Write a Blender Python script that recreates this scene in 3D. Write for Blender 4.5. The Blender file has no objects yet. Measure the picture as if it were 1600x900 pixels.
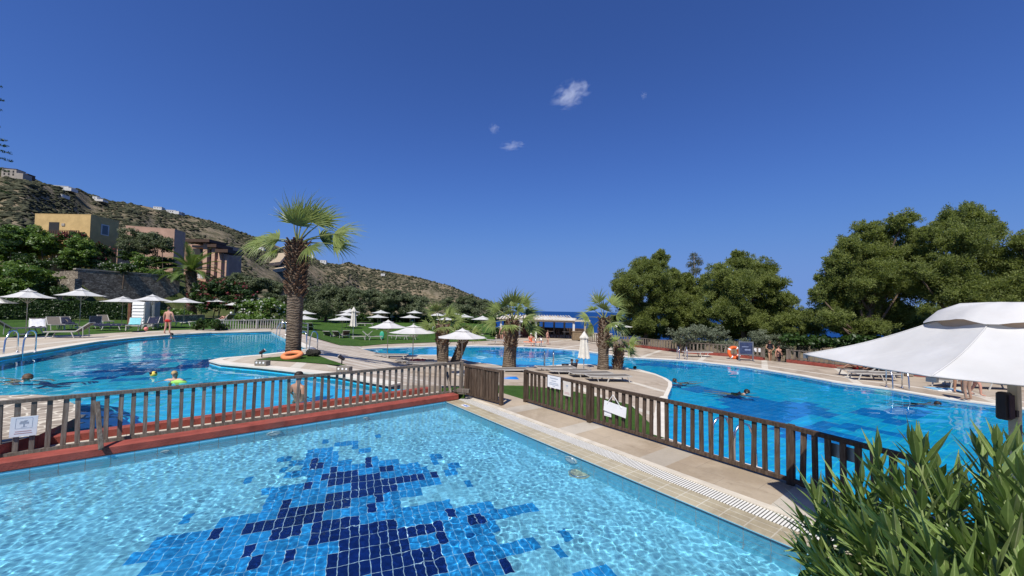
import bpy, bmesh, math, random
from mathutils import Vector, Matrix, noise, geometry
rnd = random.Random(11)
S = bpy.context.scene
COL = S.collection
PI = math.pi
def rad(a): return math.radians(a)

# ------------------------------------------------------------------ camera
FPX = 600.0; CZ = 2.2; PITCH = rad(2.0); ROLL = rad(1.0); SHY = 0.00903
cam_d = bpy.data.cameras.new('camera'); cam = bpy.data.objects.new('camera', cam_d); COL.objects.link(cam)
cam_d.sensor_width = 36; cam_d.lens = 36*FPX/1600; cam_d.shift_y = SHY
cam_d.clip_start = 0.05; cam_d.clip_end = 60000
MC = Matrix.Rotation(PI/2+PITCH, 4, 'X') @ Matrix.Rotation(ROLL, 4, 'Z')
cam.matrix_world = Matrix.Translation((0, 0, CZ)) @ MC
S.camera = cam
M3 = MC.to_3x3(); M3I = M3.inverted()
def ray(px, py):
    return M3 @ Vector(((px-800)/FPX, (450-py)/FPX + SHY*1600/FPX, -1))
def P(px, py, z=0.0):
    d = ray(px, py); t = (z-CZ)/d.z
    return Vector((d.x*t, d.y*t, z))
def AT(px, py, Y):
    d = ray(px, py); t = Y/d.y
    return Vector((d.x*t, Y, CZ+d.z*t))
def PROJ(v):
    c = M3I @ (Vector(v)-Vector((0, 0, CZ)))
    if c.z > -1e-3: return (-9999, -9999)
    return (800+FPX*c.x/-c.z, 450-FPX*(c.y/-c.z - SHY*1600/FPX))
def HOR(px): return 485.4 + 0.01746*(px-800)

# ------------------------------------------------------------------ render / world
S.render.engine = 'CYCLES'
S.view_settings.view_transform = 'Standard'; S.view_settings.look = 'None'
S.view_settings.exposure = 0.4; S.view_settings.gamma = 1.0
S.cycles.max_bounces = 10; S.cycles.transparent_max_bounces = 12
S.cycles.transmission_bounces = 8; S.cycles.glossy_bounces = 3; S.cycles.diffuse_bounces = 3
S.cycles.sample_clamp_indirect = 6.0
S.cycles.caustics_reflective = False; S.cycles.caustics_refractive = True
try:
    S.cycles.use_denoising = True; S.cycles.denoiser = 'OPENIMAGEDENOISE'
except Exception: pass
SUN_EL = 54.0; SUN_AZ = 200.0       # azimuth from +Y towards +X: the sun stands behind the camera
sd = Vector((math.sin(rad(SUN_AZ))*math.cos(rad(SUN_EL)), math.cos(rad(SUN_AZ))*math.cos(rad(SUN_EL)), math.sin(rad(SUN_EL))))
sun_d = bpy.data.lights.new('sun', 'SUN'); sun_d.energy = 4.2; sun_d.angle = rad(0.53); sun_d.color = (1, .955, .88)
sun = bpy.data.objects.new('sun', sun_d); COL.objects.link(sun)
sun.rotation_euler = sd.to_track_quat('Z', 'Y').to_euler(); sun.location = (0, -30, 40)
try: sun_d.cycles.is_caustics_light = True
except Exception: pass
W = bpy.data.worlds.new('World'); S.world = W; W.use_nodes = True
wn = W.node_tree.nodes; wl = W.node_tree.links; wn.clear()
wo = wn.new('ShaderNodeOutputWorld'); bg = wn.new('ShaderNodeBackground'); sky = wn.new('ShaderNodeTexSky')
sky.sky_type = 'NISHITA'; sky.sun_disc = False; sky.sun_elevation = rad(SUN_EL); sky.sun_rotation = rad(SUN_AZ)
sky.altitude = 0; sky.air_density = 0.6; sky.dust_density = 0.0; sky.ozone_density = 6.0
SKY_STRENGTH = 0.1
bg.inputs['Strength'].default_value = SKY_STRENGTH
# a phone camera's rendering of a deep, even summer blue: each channel rolls off towards the horizon
sp = wn.new('ShaderNodeSeparateColor'); cb = wn.new('ShaderNodeCombineColor'); wl.new(sky.outputs[0], sp.inputs[0])
def wm(op, a, b):
    x = wn.new('ShaderNodeMath'); x.operation = op
    for k, v in enumerate((a, b)):
        if isinstance(v, (int, float)): x.inputs[k].default_value = v
        else: wl.new(v, x.inputs[k])
    return x.outputs[0]
for k, (ga, gb) in enumerate(((.655, .50), (.86, .366), (1.34, .26))):
    wl.new(wm('DIVIDE', wm('MULTIPLY', sp.outputs[k], ga), wm('POWER', wm('ADD', wm('POWER', wm('MULTIPLY', sp.outputs[k], gb), 4.0), 1), .25)), cb.inputs[k])
wl.new(cb.outputs[0], bg.inputs[0])
wl.new(bg.outputs[0], wo.inputs[0])
try: W.cycles.is_caustics_light = False
except Exception: pass

# ------------------------------------------------------------------ materials
MATS = {}
class NT:
    def __init__(s, name):
        s.m = bpy.data.materials.new(name); s.m.use_nodes = True
        s.t = s.m.node_tree; s.n = s.t.nodes; s.n.clear()
        s.out = s.n.new('ShaderNodeOutputMaterial')
    def node(s, t, **kw):
        x = s.n.new(t)
        for k, v in kw.items():
            if k.startswith('i_'):
                key = k[2:]
                x.inputs[int(key) if key.isdigit() else key.replace('_', ' ')].default_value = v
            else: setattr(x, k, v)
        return x
    def link(s, a, b): s.t.links.new(a, b)
    def math(s, op, a, b=None, c=None):
        x = s.n.new('ShaderNodeMath'); x.operation = op
        for k, v in enumerate((a, b, c)):
            if v is None: continue
            if isinstance(v, (int, float)): x.inputs[k].default_value = v
            else: s.link(v, x.inputs[k])
        return x.outputs[0]
    def mix(s, fac, a, b, mode='MIX'):
        x = s.n.new('ShaderNodeMix'); x.data_type = 'RGBA'; x.blend_type = mode; x.clamp_factor = True
        for k, v in ((0, fac), (6, a), (7, b)):
            if isinstance(v, (int, float)): x.inputs[k].default_value = v
            elif isinstance(v, (tuple, list)): x.inputs[k].default_value = (*v[:3], 1)
            else: s.link(v, x.inputs[k])
        return x.outputs[2]
    def pos(s, rotz=0, scale=(1, 1, 1), obj=False):
        if obj: o = s.n.new('ShaderNodeTexCoord').outputs['Object']
        else: o = s.n.new('ShaderNodeNewGeometry').outputs['Position']
        m = s.n.new('ShaderNodeMapping'); m.inputs['Rotation'].default_value = (0, 0, rotz); m.inputs['Scale'].default_value = scale
        s.link(o, m.inputs['Vector']); return m.outputs[0]
    def noise(s, vec, scale, detail=4, rough=.55, dist=0):
        x = s.n.new('ShaderNodeTexNoise'); x.inputs['Scale'].default_value = scale; x.inputs['Detail'].default_value = detail
        x.inputs['Roughness'].default_value = rough; x.inputs['Distortion'].default_value = dist
        s.link(vec, x.inputs['Vector']); return x.outputs[0]
    def ramp(s, fac, *stops):
        x = s.n.new('ShaderNodeValToRGB'); e = x.color_ramp.elements
        while len(e) < len(stops): e.new(.5)
        for el, (p, c) in zip(e, stops):
            el.position = p; el.color = (*c[:3], 1) if isinstance(c, (tuple, list)) else (c, c, c, 1)
        s.link(fac, x.inputs[0]); return x.outputs[0]
    def bump(s, h, strength=.3, dist=.01):
        b = s.n.new('ShaderNodeBump'); b.inputs['Strength'].default_value = strength; b.inputs['Distance'].default_value = dist
        s.link(h, b.inputs['Height']); return b.outputs[0]
    def bsdf(s, color, rough=.7, spec=.3, normal=None, metal=0, trans=0, sub=0):
        b = s.n.new('ShaderNodeBsdfPrincipled')
        for k, v in (('Base Color', color), ('Roughness', rough), ('Specular IOR Level', spec), ('Metallic', metal)):
            if isinstance(v, (tuple, list)): b.inputs[k].default_value = (*v[:3], 1)
            elif isinstance(v, (int, float)): b.inputs[k].default_value = v
            else: s.link(v, b.inputs[k])
        if normal is not None: s.link(normal, b.inputs['Normal'])
        return b.outputs[0]
    def done(s, shader, disp=None):
        s.link(shader, s.out.inputs['Surface']); return s.m

def simple(name, col, rough=.7, var=.25, scale=6, spec=.3, bump=.0, bscale=60, metal=0, obj=True, dirt=None):
    """one colour with blotchy wear and a fine bump"""
    t = NT(name); v = t.pos(obj=obj)
    f = t.noise(v, scale, 5, .6)
    lo = tuple(c*(1-var) for c in col); hi = tuple(min(.95, c*(1+var*.8)) for c in col)
    c = t.ramp(f, (.3, lo), (.7, hi))
    if dirt:
        c = t.mix(t.ramp(t.noise(v, scale*.35, 4, .65), (.52, 0), (.75, 1)), c, dirt)
    nrm = t.bump(t.noise(v, bscale, 3), bump, .02) if bump else None
    return t.done(t.bsdf(c, rough, spec, nrm, metal))

def leafmat(name, col, col2, trans=.3, rough=.5, spec=.35, tip=None):
    """foliage: two tones per leaf through the 'tone' attribute, some light passes through"""
    t = NT(name)
    a = t.node('ShaderNodeAttribute', attribute_name='tone')
    c = t.mix(a.outputs['Fac'], col, col2)
    f = t.noise(t.pos(), .9, 2)
    c = t.mix(t.math('MULTIPLY', f, .5), c, tuple(x*.6 for x in col))
    b = t.bsdf(c, rough, spec)
    tr = t.node('ShaderNodeBsdfTranslucent'); t.link(t.mix(.5, c, (col2[0]*1.3, col2[1]*1.4, col2[2]*.7)), tr.inputs[0])
    ms = t.node('ShaderNodeMixShader', i_0=trans); t.link(b, ms.inputs[1]); t.link(tr.outputs[0], ms.inputs[2])
    return t.done(ms.outputs[0])

# ------------------------------------------------------------------ mesh builder
class MB:
    def __init__(s): s.v = []; s.f = []; s.mi = []; s.tone = []; s.k = 0; s.t = .5
    def add(s, vs, fs, mi=None, tone=None):
        b = len(s.v); s.v.extend([tuple(p) for p in vs])
        for f in fs:
            s.f.append(tuple(b+i for i in f)); s.mi.append(s.k if mi is None else mi); s.tone.append(s.t if tone is None else tone)
        return s
    def quad(s, a, b, c, d, **k): return s.add((a, b, c, d), ((0, 1, 2, 3),), **k)
    def box(s, c, size, rz=0, M=None, taper=1.0):
        x, y, z = (q/2 for q in size); c = Vector(c)
        pts = [Vector((sx*x*(taper if sz > 0 else 1), sy*y*(taper if sz > 0 else 1), sz*z)) for sz in (-1, 1) for sy in (-1, 1) for sx in (-1, 1)]
        R = M if M is not None else Matrix.Rotation(rz, 3, 'Z')
        return s.add([R @ p + c for p in pts], ((0, 2, 3, 1), (4, 5, 7, 6), (0, 1, 5, 4), (2, 6, 7, 3), (0, 4, 6, 2), (1, 3, 7, 5)))
    def bar(s, p0, p1, w, h, up=(0, 0, 1), w2=None, h2=None):
        """rectangular bar from p0 to p1, w across, h along 'up'"""
        p0 = Vector(p0); p1 = Vector(p1); d = (p1-p0).normalized(); u = Vector(up)
        if abs(d.dot(u)) > .98: u = Vector((0, 1, 0)) if abs(d.y) < .9 else Vector((1, 0, 0))
        x = d.cross(u).normalized(); u = x.cross(d)
        w2 = w if w2 is None else w2; h2 = h if h2 is None else h2
        vs = [p0 + x*a*w/2 + u*b*h/2 for a, b in ((-1, -1), (1, -1), (1, 1), (-1, 1))] + [p1 + x*a*w2/2 + u*b*h2/2 for a, b in ((-1, -1), (1, -1), (1, 1), (-1, 1))]
        return s.add(vs, ((3, 2, 1, 0), (4, 5, 6, 7), (0, 1, 5, 4), (1, 2, 6, 5), (2, 3, 7, 6), (3, 0, 4, 7)))
    def tube(s, pts, r, n=8, cap=True, rfun=None):
        pts = [Vector(p) for p in pts]; rs = r if isinstance(r, (list, tuple)) else [r]*len(pts)
        b = len(s.v); u = None
        for i, p in enumerate(pts):
            d = (pts[min(i+1, len(pts)-1)]-pts[max(i-1, 0)])
            d = d.normalized() if d.length > 1e-9 else Vector((0, 0, 1))
            if u is None:
                u = d.cross(Vector((0, 1, 0)) if abs(d.y) < .9 else Vector((1, 0, 0))).normalized()
            else:
                u = (u - d*u.dot(d)).normalized()
            w = d.cross(u)
            for k in range(n):
                a = 2*PI*k/n; rr = rs[i]*(rfun(i, k) if rfun else 1)
                s.v.append(tuple(p + (u*math.cos(a)+w*math.sin(a))*rr))
        for i in range(len(pts)-1):
            for k in range(n):
                k2 = (k+1) % n
                s.f.append((b+i*n+k, b+i*n+k2, b+(i+1)*n+k2, b+(i+1)*n+k)); s.mi.append(s.k); s.tone.append(s.t)
        if cap:
            s.f.append(tuple(b+k for k in reversed(range(n)))); s.mi.append(s.k); s.tone.append(s.t)
            e = b+(len(pts)-1)*n; s.f.append(tuple(e+k for k in range(n))); s.mi.append(s.k); s.tone.append(s.t)
        return s
    def lathe(s, prof, n=16, c=(0, 0, 0), M=None, sq=1):
        b = len(s.v); c = Vector(c)
        for r, z in prof:
            for k in range(n):
                a = 2*PI*(k+.5)/n; p = Vector((r*math.cos(a), r*math.sin(a)*sq, z))
                s.v.append(tuple((M @ p if M is not None else p)+c))
        for i in range(len(prof)-1):
            for k in range(n):
                k2 = (k+1) % n
                s.f.append((b+i*n+k, b+i*n+k2, b+(i+1)*n+k2, b+(i+1)*n+k)); s.mi.append(s.k); s.tone.append(s.t)
        return s
    def ball(s, c, r, n=10, m=6, sq=(1, 1, 1), jit=0):
        prof = []; b = len(s.v); c = Vector(c)
        for i in range(m+1):
            th = PI*i/m
            for k in range(n):
                a = 2*PI*k/n; j = 1+(rnd.uniform(-jit, jit) if jit else 0)
                s.v.append((c.x+r*sq[0]*math.sin(th)*math.cos(a)*j, c.y+r*sq[1]*math.sin(th)*math.sin(a)*j, c.z-r*sq[2]*math.cos(th)*j))
        for i in range(m):
            for k in range(n):
                k2 = (k+1) % n
                s.f.append((b+i*n+k, b+i*n+k2, b+(i+1)*n+k2, b+(i+1)*n+k)); s.mi.append(s.k); s.tone.append(s.t)
        return s
    def poly(s, pts, **k):
        pts = [Vector(p) for p in pts]
        tris = geometry.tessellate_polygon([[Vector((p.x, p.y, 0)) for p in pts]])
        fs = []
        for t in tris:
            a, b, c = (pts[i] for i in t)
            n = (b-a).cross(c-a)
            fs.append(tuple(t) if n.z > 0 else tuple(reversed(t)))
        return s.add(pts, fs, **k)
    def slab(s, pts, depth):
        """polygon top (any z per corner) with walls hanging down"""
        s.poly(pts); pts = [Vector(p) for p in pts]; n = len(pts)
        area = sum(pts[i].x*pts[(i+1) % n].y-pts[(i+1) % n].x*pts[i].y for i in range(n))
        if area < 0: pts = pts[::-1]
        dn = Vector((0, 0, -depth))
        for i in range(n):
            a, b = pts[i], pts[(i+1) % n]
            s.quad(a+dn, b+dn, b, a)
        return s
    def strip(s, A, B, depth=0):
        A = [Vector(p) for p in A]; B = [Vector(p) for p in B]
        for i in range(len(A)-1):
            a, b, c, d = A[i], A[i+1], B[i+1], B[i]
            if (b-a).cross(c-a).z < 0: a, b, c, d = d, c, b, a
            s.quad(a, b, c, d)
        if depth:
            dn = Vector((0, 0, -depth))
            for L in (A, B):
                for i in range(len(L)-1): s.quad(L[i], L[i+1], L[i+1]+dn, L[i]+dn)
            for i in (0, -1): s.quad(A[i], B[i], B[i]+dn, A[i]+dn)
        return s
    def build(s, name, mat, parent=None, smooth=False, world=False, bevel=0, label=None, weld=False):
        off = Vector((0, 0, 0))
        if world and parent is not None:
            r = parent
            while r.parent: r = r.parent
            off = Vector(r.location)
        me = bpy.data.meshes.new(name)
        me.from_pydata([tuple(Vector(p)-off) for p in s.v], [], s.f)
        for m in (mat if isinstance(mat, (list, tuple)) else [mat]): me.materials.append(m)
        me.polygons.foreach_set('material_index', s.mi)
        if smooth: me.polygons.foreach_set('use_smooth', [True]*len(s.f))
        at = me.attributes.new('tone', 'FLOAT', 'FACE'); at.data.foreach_set('value', s.tone)
        me.update()
        if weld or bevel:
            bm = bmesh.new(); bm.from_mesh(me)
            if weld: bmesh.ops.remove_doubles(bm, verts=bm.verts, dist=1e-4)
            if bevel: bmesh.ops.bevel(bm, geom=list(bm.edges), offset=bevel, segments=1, affect='EDGES', profile=.6)
            bm.to_mesh(me); bm.free()
        o = bpy.data.objects.new(name, me); COL.objects.link(o)
        if parent is not None: o.parent = parent
        if label: o['label'] = label
        return o
def tag(o, label=None, cat=None, group=None, kind=None):
    if label: o['label'] = label
    if cat: o['category'] = cat
    if group: o['group'] = group
    if kind: o['kind'] = kind
    return o
def thing(name, label, cat, loc=(0, 0, 0), rz=0, group=None, scale=None):
    o = bpy.data.objects.new(name, None); COL.objects.link(o); o.empty_display_size = .2
    o.location = loc; o.rotation_euler = (0, 0, rz)
    if scale: o.scale = scale
    return tag(o, label, cat, group)
CH = {}
def kids(o): return [c for c in COL.objects if c.parent == o]
def copy_tree(o, parent=None, cache=None):
    c = o.copy(); COL.objects.link(c)
    if parent is not None: c.parent = parent
    for ch in list(o.children): copy_tree(ch, c)
    return c
def struct(o, kind='structure'): o['kind'] = kind; return o
def lerp(a, b, t): return a+(b-a)*t
def pin(p, poly):
    x, y = p; r = False; n = len(poly)
    for i in range(n):
        x1, y1 = poly[i]; x2, y2 = poly[(i+1) % n]
        if (y1 > y) != (y2 > y) and x < (x2-x1)*(y-y1)/(y2-y1)+x1: r = not r
    return r
def offset_line(pts, d):
    """move a horizontal polyline sideways by d (to its left)"""
    out = []; n = len(pts)
    for i, p in enumerate(pts):
        a = pts[max(i-1, 0)]; b = pts[min(i+1, n-1)]
        t = Vector((b.x-a.x, b.y-a.y, 0)).normalized()
        out.append(Vector((p.x-t.y*d, p.y+t.x*d, p.z)))
    return out
def resample(pts, step):
    out = [pts[0].copy()]
    for a, b in zip(pts, pts[1:]):
        n = max(1, int((b-a).length/step))
        for k in range(1, n+1): out.append(a.lerp(b, k/n))
    return out
# ================================================================== levels
ZA, ZW_A = 0.28, 0.14          # upper pool terrace on the left and its water
ZB, ZW_B = -0.90, -0.96        # lower pools in the middle and on the right
ZF, ZW_F = 0.0, -0.03          # small pool in the foreground

def brickmat(name, cols, grout, w, h, ang=0, vertical=False, mortar=.012, rough=.5, spec=.4, off=0.0, var=.12, stripe=None, bump=.0, spread=.5, tone=0, stain=0):
    t = NT(name); g = t.node('ShaderNodeNewGeometry').outputs['Position']
    if vertical:
        s = t.node('ShaderNodeSeparateXYZ'); t.link(g, s.inputs[0])
        al = t.math('ADD', t.math('MULTIPLY', s.outputs[0], math.cos(ang)), t.math('MULTIPLY', s.outputs[1], math.sin(ang)))
        c = t.node('ShaderNodeCombineXYZ'); t.link(al, c.inputs[0]); t.link(s.outputs[2], c.inputs[1]); v = c.outputs[0]
    else:
        v = t.pos(-ang)
    b = t.node('ShaderNodeTexBrick', offset=off, squash=1.0)
    b.inputs['Color1'].default_value = (*cols[0], 1); b.inputs['Color2'].default_value = (*cols[1], 1); b.inputs['Mortar'].default_value = (*grout, 1)
    b.inputs['Scale'].default_value = 1; b.inputs['Mortar Size'].default_value = mortar; b.inputs['Mortar Smooth'].default_value = .1
    b.inputs['Brick Width'].default_value = w; b.inputs['Row Height'].default_value = h; b.inputs['Bias'].default_value = spread-.5
    t.link(v, b.inputs['Vector']); c = b.outputs[0]
    if stripe:
        per, wid, scol, axis = stripe
        s = t.node('ShaderNodeSeparateXYZ'); t.link(v, s.inputs[0])
        k = t.math('LESS_THAN', t.math('FLOORED_MODULO', s.outputs[axis], per), wid)
        c = t.mix(k, c, scol)
    n = t.noise(t.pos(), 1.7, 5, .62)
    c = t.mix(1, c, t.ramp(n, (.25, 1-var), (.75, 1+var*.5)), 'MULTIPLY')
    n2 = t.noise(t.pos(), 23, 3, .6)
    c = t.mix(1, c, t.ramp(n2, (.3, 1-var*.5), (.7, 1.0)), 'MULTIPLY')
    if tone:
        a = t.node('ShaderNodeAttribute', attribute_name='tone'); c = t.mix(1, c, t.ramp(a.outputs['Fac'], (0, 1-tone), (1, 1+tone*.35)), 'MULTIPLY')
    if stain:     # spills, wear and old damp marks
        s1 = t.ramp(t.noise(t.pos(), .55, 7, .68, .6), (.50, 0), (.60, stain)); s2 = t.ramp(t.noise(t.pos(.7, (1, 1, 1)), 3.4, 6, .7), (.60, 0), (.70, stain*.8))
        c = t.mix(s1, c, t.mix(1, c, (.70, .66, .62), 'MULTIPLY')); c = t.mix(s2, c, t.mix(1, c, (.62, .58, .53), 'MULTIPLY'))
    nr = t.bump(b.outputs[1], -bump, .02) if bump else None
    return t.done(t.bsdf(c, rough, spec, nr))

DIRL = (P(0, 742, ZW_F)-P(697, 629, ZW_F)).normalized(); K0 = P(697, 629, ZW_F)
DIRR = (P(1197, 841, ZW_F)-K0).normalized()
ANGL = math.atan2(DIRL.y, DIRL.x); ANGR = math.atan2(DIRR.y, DIRR.x)

def water(name, tint, rough=0.0):
    t = NT(name)
    g = t.node('ShaderNodeBsdfRefraction', distribution='SHARP' if False else 'MULTI_GGX') if False else None
    b = t.node('ShaderNodeBsdfGlass'); b.inputs['IOR'].default_value = 1.333; b.inputs['Roughness'].default_value = rough
    b.inputs['Color'].default_value = (*tint, 1)
    return t.done(b.outputs[0])
M_water_f = water('clear_pool_water', (.86, .97, 1.0))
M_water_l = water('blue_pool_water', (.80, .97, 1.0))
M_water_r = water('deep_blue_pool_water', (.74, .97, 1.0))

def waves(x, y, amp, s, seed=0):
    amp *= .85+.75*noise.noise(Vector((x*s*.085+3, y*s*.085, seed+20)))
    a = noise.noise(Vector((x*s, y*s, seed)))*1.0
    b = noise.noise(Vector((x*s*2.1+7, y*s*2.1-3, seed+5)))*.5
    c = noise.noise(Vector((x*s*4.3-5, y*s*4.3+9, seed+9)))*.22
    return amp*(a+b+c)

def water_sheet(name, poly, z, step, amp, s, mat, stretch=1.0, margin=.2, seed=0, label=None):
    """wavy sheet over a polygon (a little past its rim, under the deck)"""
    xs = [p.x for p in poly]; ys = [p.y for p in poly]
    p2 = [(p.x, p.y) for p in poly]
    x0, x1, y0, y1 = min(xs)-margin, max(xs)+margin, min(ys)-margin, max(ys)+margin
    # rows get coarser with distance from the viewer
    rows = [y0]
    while rows[-1] < y1: rows.append(rows[-1]+step*max(1, rows[-1]/8.0)*stretch)
    cell = {}; m = MB()
    def inside(x, y):
        return any(pin((x+dx, y+dy), p2) for dx, dy in ((0, 0), (margin, 0), (-margin, 0), (0, margin), (0, -margin)))
    prev = None; verts = []; faces = []
    nx = 0
    for j in range(len(rows)-1):
        pass
    cols_step = step*max(1, ((y0+y1)/2)/8.0)
    nx = int((x1-x0)/cols_step)+1
    idx = {}
    def vid(i, j):
        k = (i, j)
        if k not in idx:
            x = x0+i*cols_step; y = rows[j]
            idx[k] = len(verts); verts.append((x, y, z+waves(x, y, amp, s, seed)))
        return idx[k]
    for j in range(len(rows)-1):
        for i in range(nx):
            if inside(x0+(i+.5)*cols_step, (rows[j]+rows[j+1])/2):
                faces.append((vid(i, j), vid(i+1, j), vid(i+1, j+1), vid(i, j+1)))
    m.v = verts; m.f = faces; m.mi = [0]*len(faces); m.tone = [.5]*len(faces)
    o = struct(m.build(name, mat, smooth=True))
    try: o.cycles.is_caustics_caster = True
    except Exception as e: print('caster', e)
    return o

def apparent(p, zw):
    """pixel at which a point under water is seen"""
    h = CZ-zw; d = zw-p.z; D = math.hypot(p.x, p.y); lo, hi = 0.0, D
    for _ in range(40):
        a = (lo+hi)/2
        s1 = a/math.hypot(a, h); s2 = (D-a)/math.hypot(D-a, d)
        if s1 > 1.333*s2: hi = a
        else: lo = a
    k = lo/D
    return PROJ((p.x*k, p.y*k, zw))

def mosaic_floor(name, poly, z, zw, ang, cw, ch, mats, classify, margin=.6):
    """tiled pool floor: one face per tile, the mosaic picture chosen tile by tile"""
    R2 = Matrix.Rotation(ang, 2); RI = R2.transposed()
    loc = [RI @ Vector((p.x, p.y)) for p in poly]
    x0 = min(p.x for p in loc)-margin; x1 = max(p.x for p in loc)+margin
    y0 = min(p.y for p in loc)-margin; y1 = max(p.y for p in loc)+margin
    i0, i1 = math.floor(x0/cw), math.ceil(x1/cw); j0, j1 = math.floor(y0/ch), math.ceil(y1/ch)
    p2 = [(p.x, p.y) for p in poly]; m = MB()
    for i in range(i0, i1):
        for j in range(j0, j1):
            c = R2 @ Vector(((i+.5)*cw, (j+.5)*ch))
            if not any(pin((c.x+dx, c.y+dy), p2) for dx, dy in ((0, 0), (margin, 0), (-margin, 0), (0, margin), (0, -margin))): continue
            px = apparent(Vector((c.x, c.y, z)), zw) if c.y > .5 else (-9999, 0)
            k = classify(px, c)
            q = [R2 @ Vector((a*cw, b*ch)) for a, b in ((i, j), (i+1, j), (i+1, j+1), (i, j+1))]
            m.add([(v.x, v.y, z) for v in q], ((0, 1, 2, 3),), mi=k, tone=rnd.random())
    o = struct(m.build(name, mats, weld=True))
    try: o.cycles.is_caustics_receiver = True
    except Exception: pass
    return o
def recv(o):
    try: o.cycles.is_caustics_receiver = True
    except Exception: pass
    return o

# ================================================================== foreground pool
poolF = [K0 + DIRL*14, K0, K0 + DIRR*8.0, Vector((-3.5, -1.6, ZW_F)), Vector((-11, -3, ZW_F))]
GA = rad(22)
TW, TH = .098, .215
def fmat(name, c, g=(.62, .76, .84)):
    return brickmat(name, [c, tuple(x*.88 for x in c)], g, TW, TH, GA, mortar=.0035, rough=.3, spec=.4, var=.05, tone=.26)
M_tl, M_tm, M_tn = fmat('pale_blue_tile', (.31, .76, .95), (.37, .79, .95)), fmat('mid_blue_tile', (.03, .36, .80), (.30, .62, .88)), fmat('navy_tile', (.004, .022, .16))
Z3 = lambda L: [(400+.35*x, 600+.35*y) for x, y in L]
Z2 = lambda L: [(.35*x, 600+.35*y) for x, y in L]
def rc(a, b, c, d): return [(a, b), (c, b), (c, d), (a, d)]
NAVY = [Z3(p) for p in (
    [(330, 358), (370, 356), (372, 382), (450, 376), (455, 400), (540, 395), (550, 420), (740, 395), (748, 425), (635, 445), (640, 478), (430, 505), (420, 440), (335, 448), (330, 425), (292, 425), (290, 395), (330, 392)],
    [(100, 520), (148, 515), (140, 550), (292, 540), (298, 490), (430, 476), (437, 555), (292, 572), (290, 622), (245, 640), (180, 645), (75, 655), (75, 600)],
    [(-70, 625), (80, 608), (82, 655), (-80, 668)], [(72, 655), (182, 640), (175, 700), (70, 712)],
    [(245, 622), (445, 600), (450, 690), (430, 715), (245, 740)], [(445, 640), (605, 622), (620, 700), (690, 700), (705, 770), (590, 790), (415, 760), (418, 700)],
    [(635, 665), (825, 632), (835, 685), (640, 715)], [(300, 795), (470, 760), (600, 770), (830, 745), (980, 718), (1000, 772), (850, 800), (800, 830), (800, 880), (300, 880)],
    rc(252, 338, 288, 370), rc(483, 338, 523, 368), rc(566, 354, 607, 384), [(777, 385), (812, 380), (824, 412), (788, 416)], rc(205, 432, 246, 467),
    rc(527, 490, 571, 536), rc(488, 543, 540, 583), [(840, 570), (885, 565), (900, 610), (856, 615)], [(957, 602), (1003, 595), (1022, 640), (980, 648)],
    [(1062, 765), (1110, 752), (1145, 812), (1095, 828)], rc(108, 757, 176, 827))] + [Z2(rc(930, 648, 996, 708)), Z2(rc(1070, 733, 1142, 797))]
MID = [Z3(p) for p in (
    [(215, 300), (355, 290), (360, 330), (400, 335), (440, 350), (540, 332), (600, 345), (700, 355), (765, 365), (770, 400), (830, 412), (840, 445), (745, 455), (740, 500), (640, 520), (620, 560), (850, 530), (870, 560), (1050, 538), (1085, 570), (1240, 543), (1265, 585), (1090, 615), (1080, 690), (1060, 725), (1340, 700), (1380, 745), (1140, 790), (1090, 900), (-340, 900), (-588, 805), (-543, 757), (-393, 677), (-213, 655), (-133, 600), (47, 545), (57, 500), (17, 490), (27, 460), (205, 445)],
    rc(290, 248, 320, 270), rc(358, 256, 458, 282), rc(520, 223, 551, 244), rc(470, 288, 506, 314), rc(95, 332, 212, 357), rc(120, 383, 205, 414), rc(778, 322, 818, 350),
    rc(868, 338, 906, 366), rc(848, 372, 890, 402), rc(933, 425, 977, 460), [(1335, 630), (1385, 620), (1415, 665), (1365, 680)], [(1430, 800), (1560, 785), (1620, 840), (1560, 900), (1430, 900)])] + [Z2(rc(1090, 403, 1132, 436)), Z2(rc(800, 578, 862, 622))]
def clsF(px, c):
    if any(pin(px, p) for p in NAVY): return 2
    if any(pin(px, p) for p in MID): return 1
    return 0
recv(mosaic_floor('pool_floor', poolF, -.50, ZW_F, GA, TW, TH, [M_tl, M_tm, M_tn], clsF, .3))
water_sheet('water', poolF, ZW_F, .017, .0026, 13.0, M_water_f, margin=.05, seed=1)
M_wall_l = brickmat('pale_wall_tile', [(.28, .68, .84), (.26, .64, .80)], (.35, .40, .40), .25, .125, ANGL, True, mortar=.005, rough=.3, var=.06)
M_wall_r = brickmat('pale_wall_tile_side', [(.26, .70, .86), (.24, .66, .84)], (.5, .55, .55), .25, .125, ANGR, True, mortar=.005, rough=.3, var=.06)
m = MB()
up = Vector((0, 0, 1))
def wallq(m, a, b, z0, z1): m.quad(Vector((a.x, a.y, z0)), Vector((b.x, b.y, z0)), Vector((b.x, b.y, z1)), Vector((a.x, a.y, z1)))
m.k = 0; wallq(m, poolF[0], poolF[1], -.52, .0)
m.k = 1; wallq(m, poolF[1], poolF[2], -.52, -.012)
wallq(m, poolF[2], poolF[3], -.52, -.012); wallq(m, poolF[3], poolF[4], -.52, -.012); wallq(m, poolF[4], poolF[0], -.52, -.012)
recv(struct(m.build('pool_wall', [M_wall_l, M_wall_r])))

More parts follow.
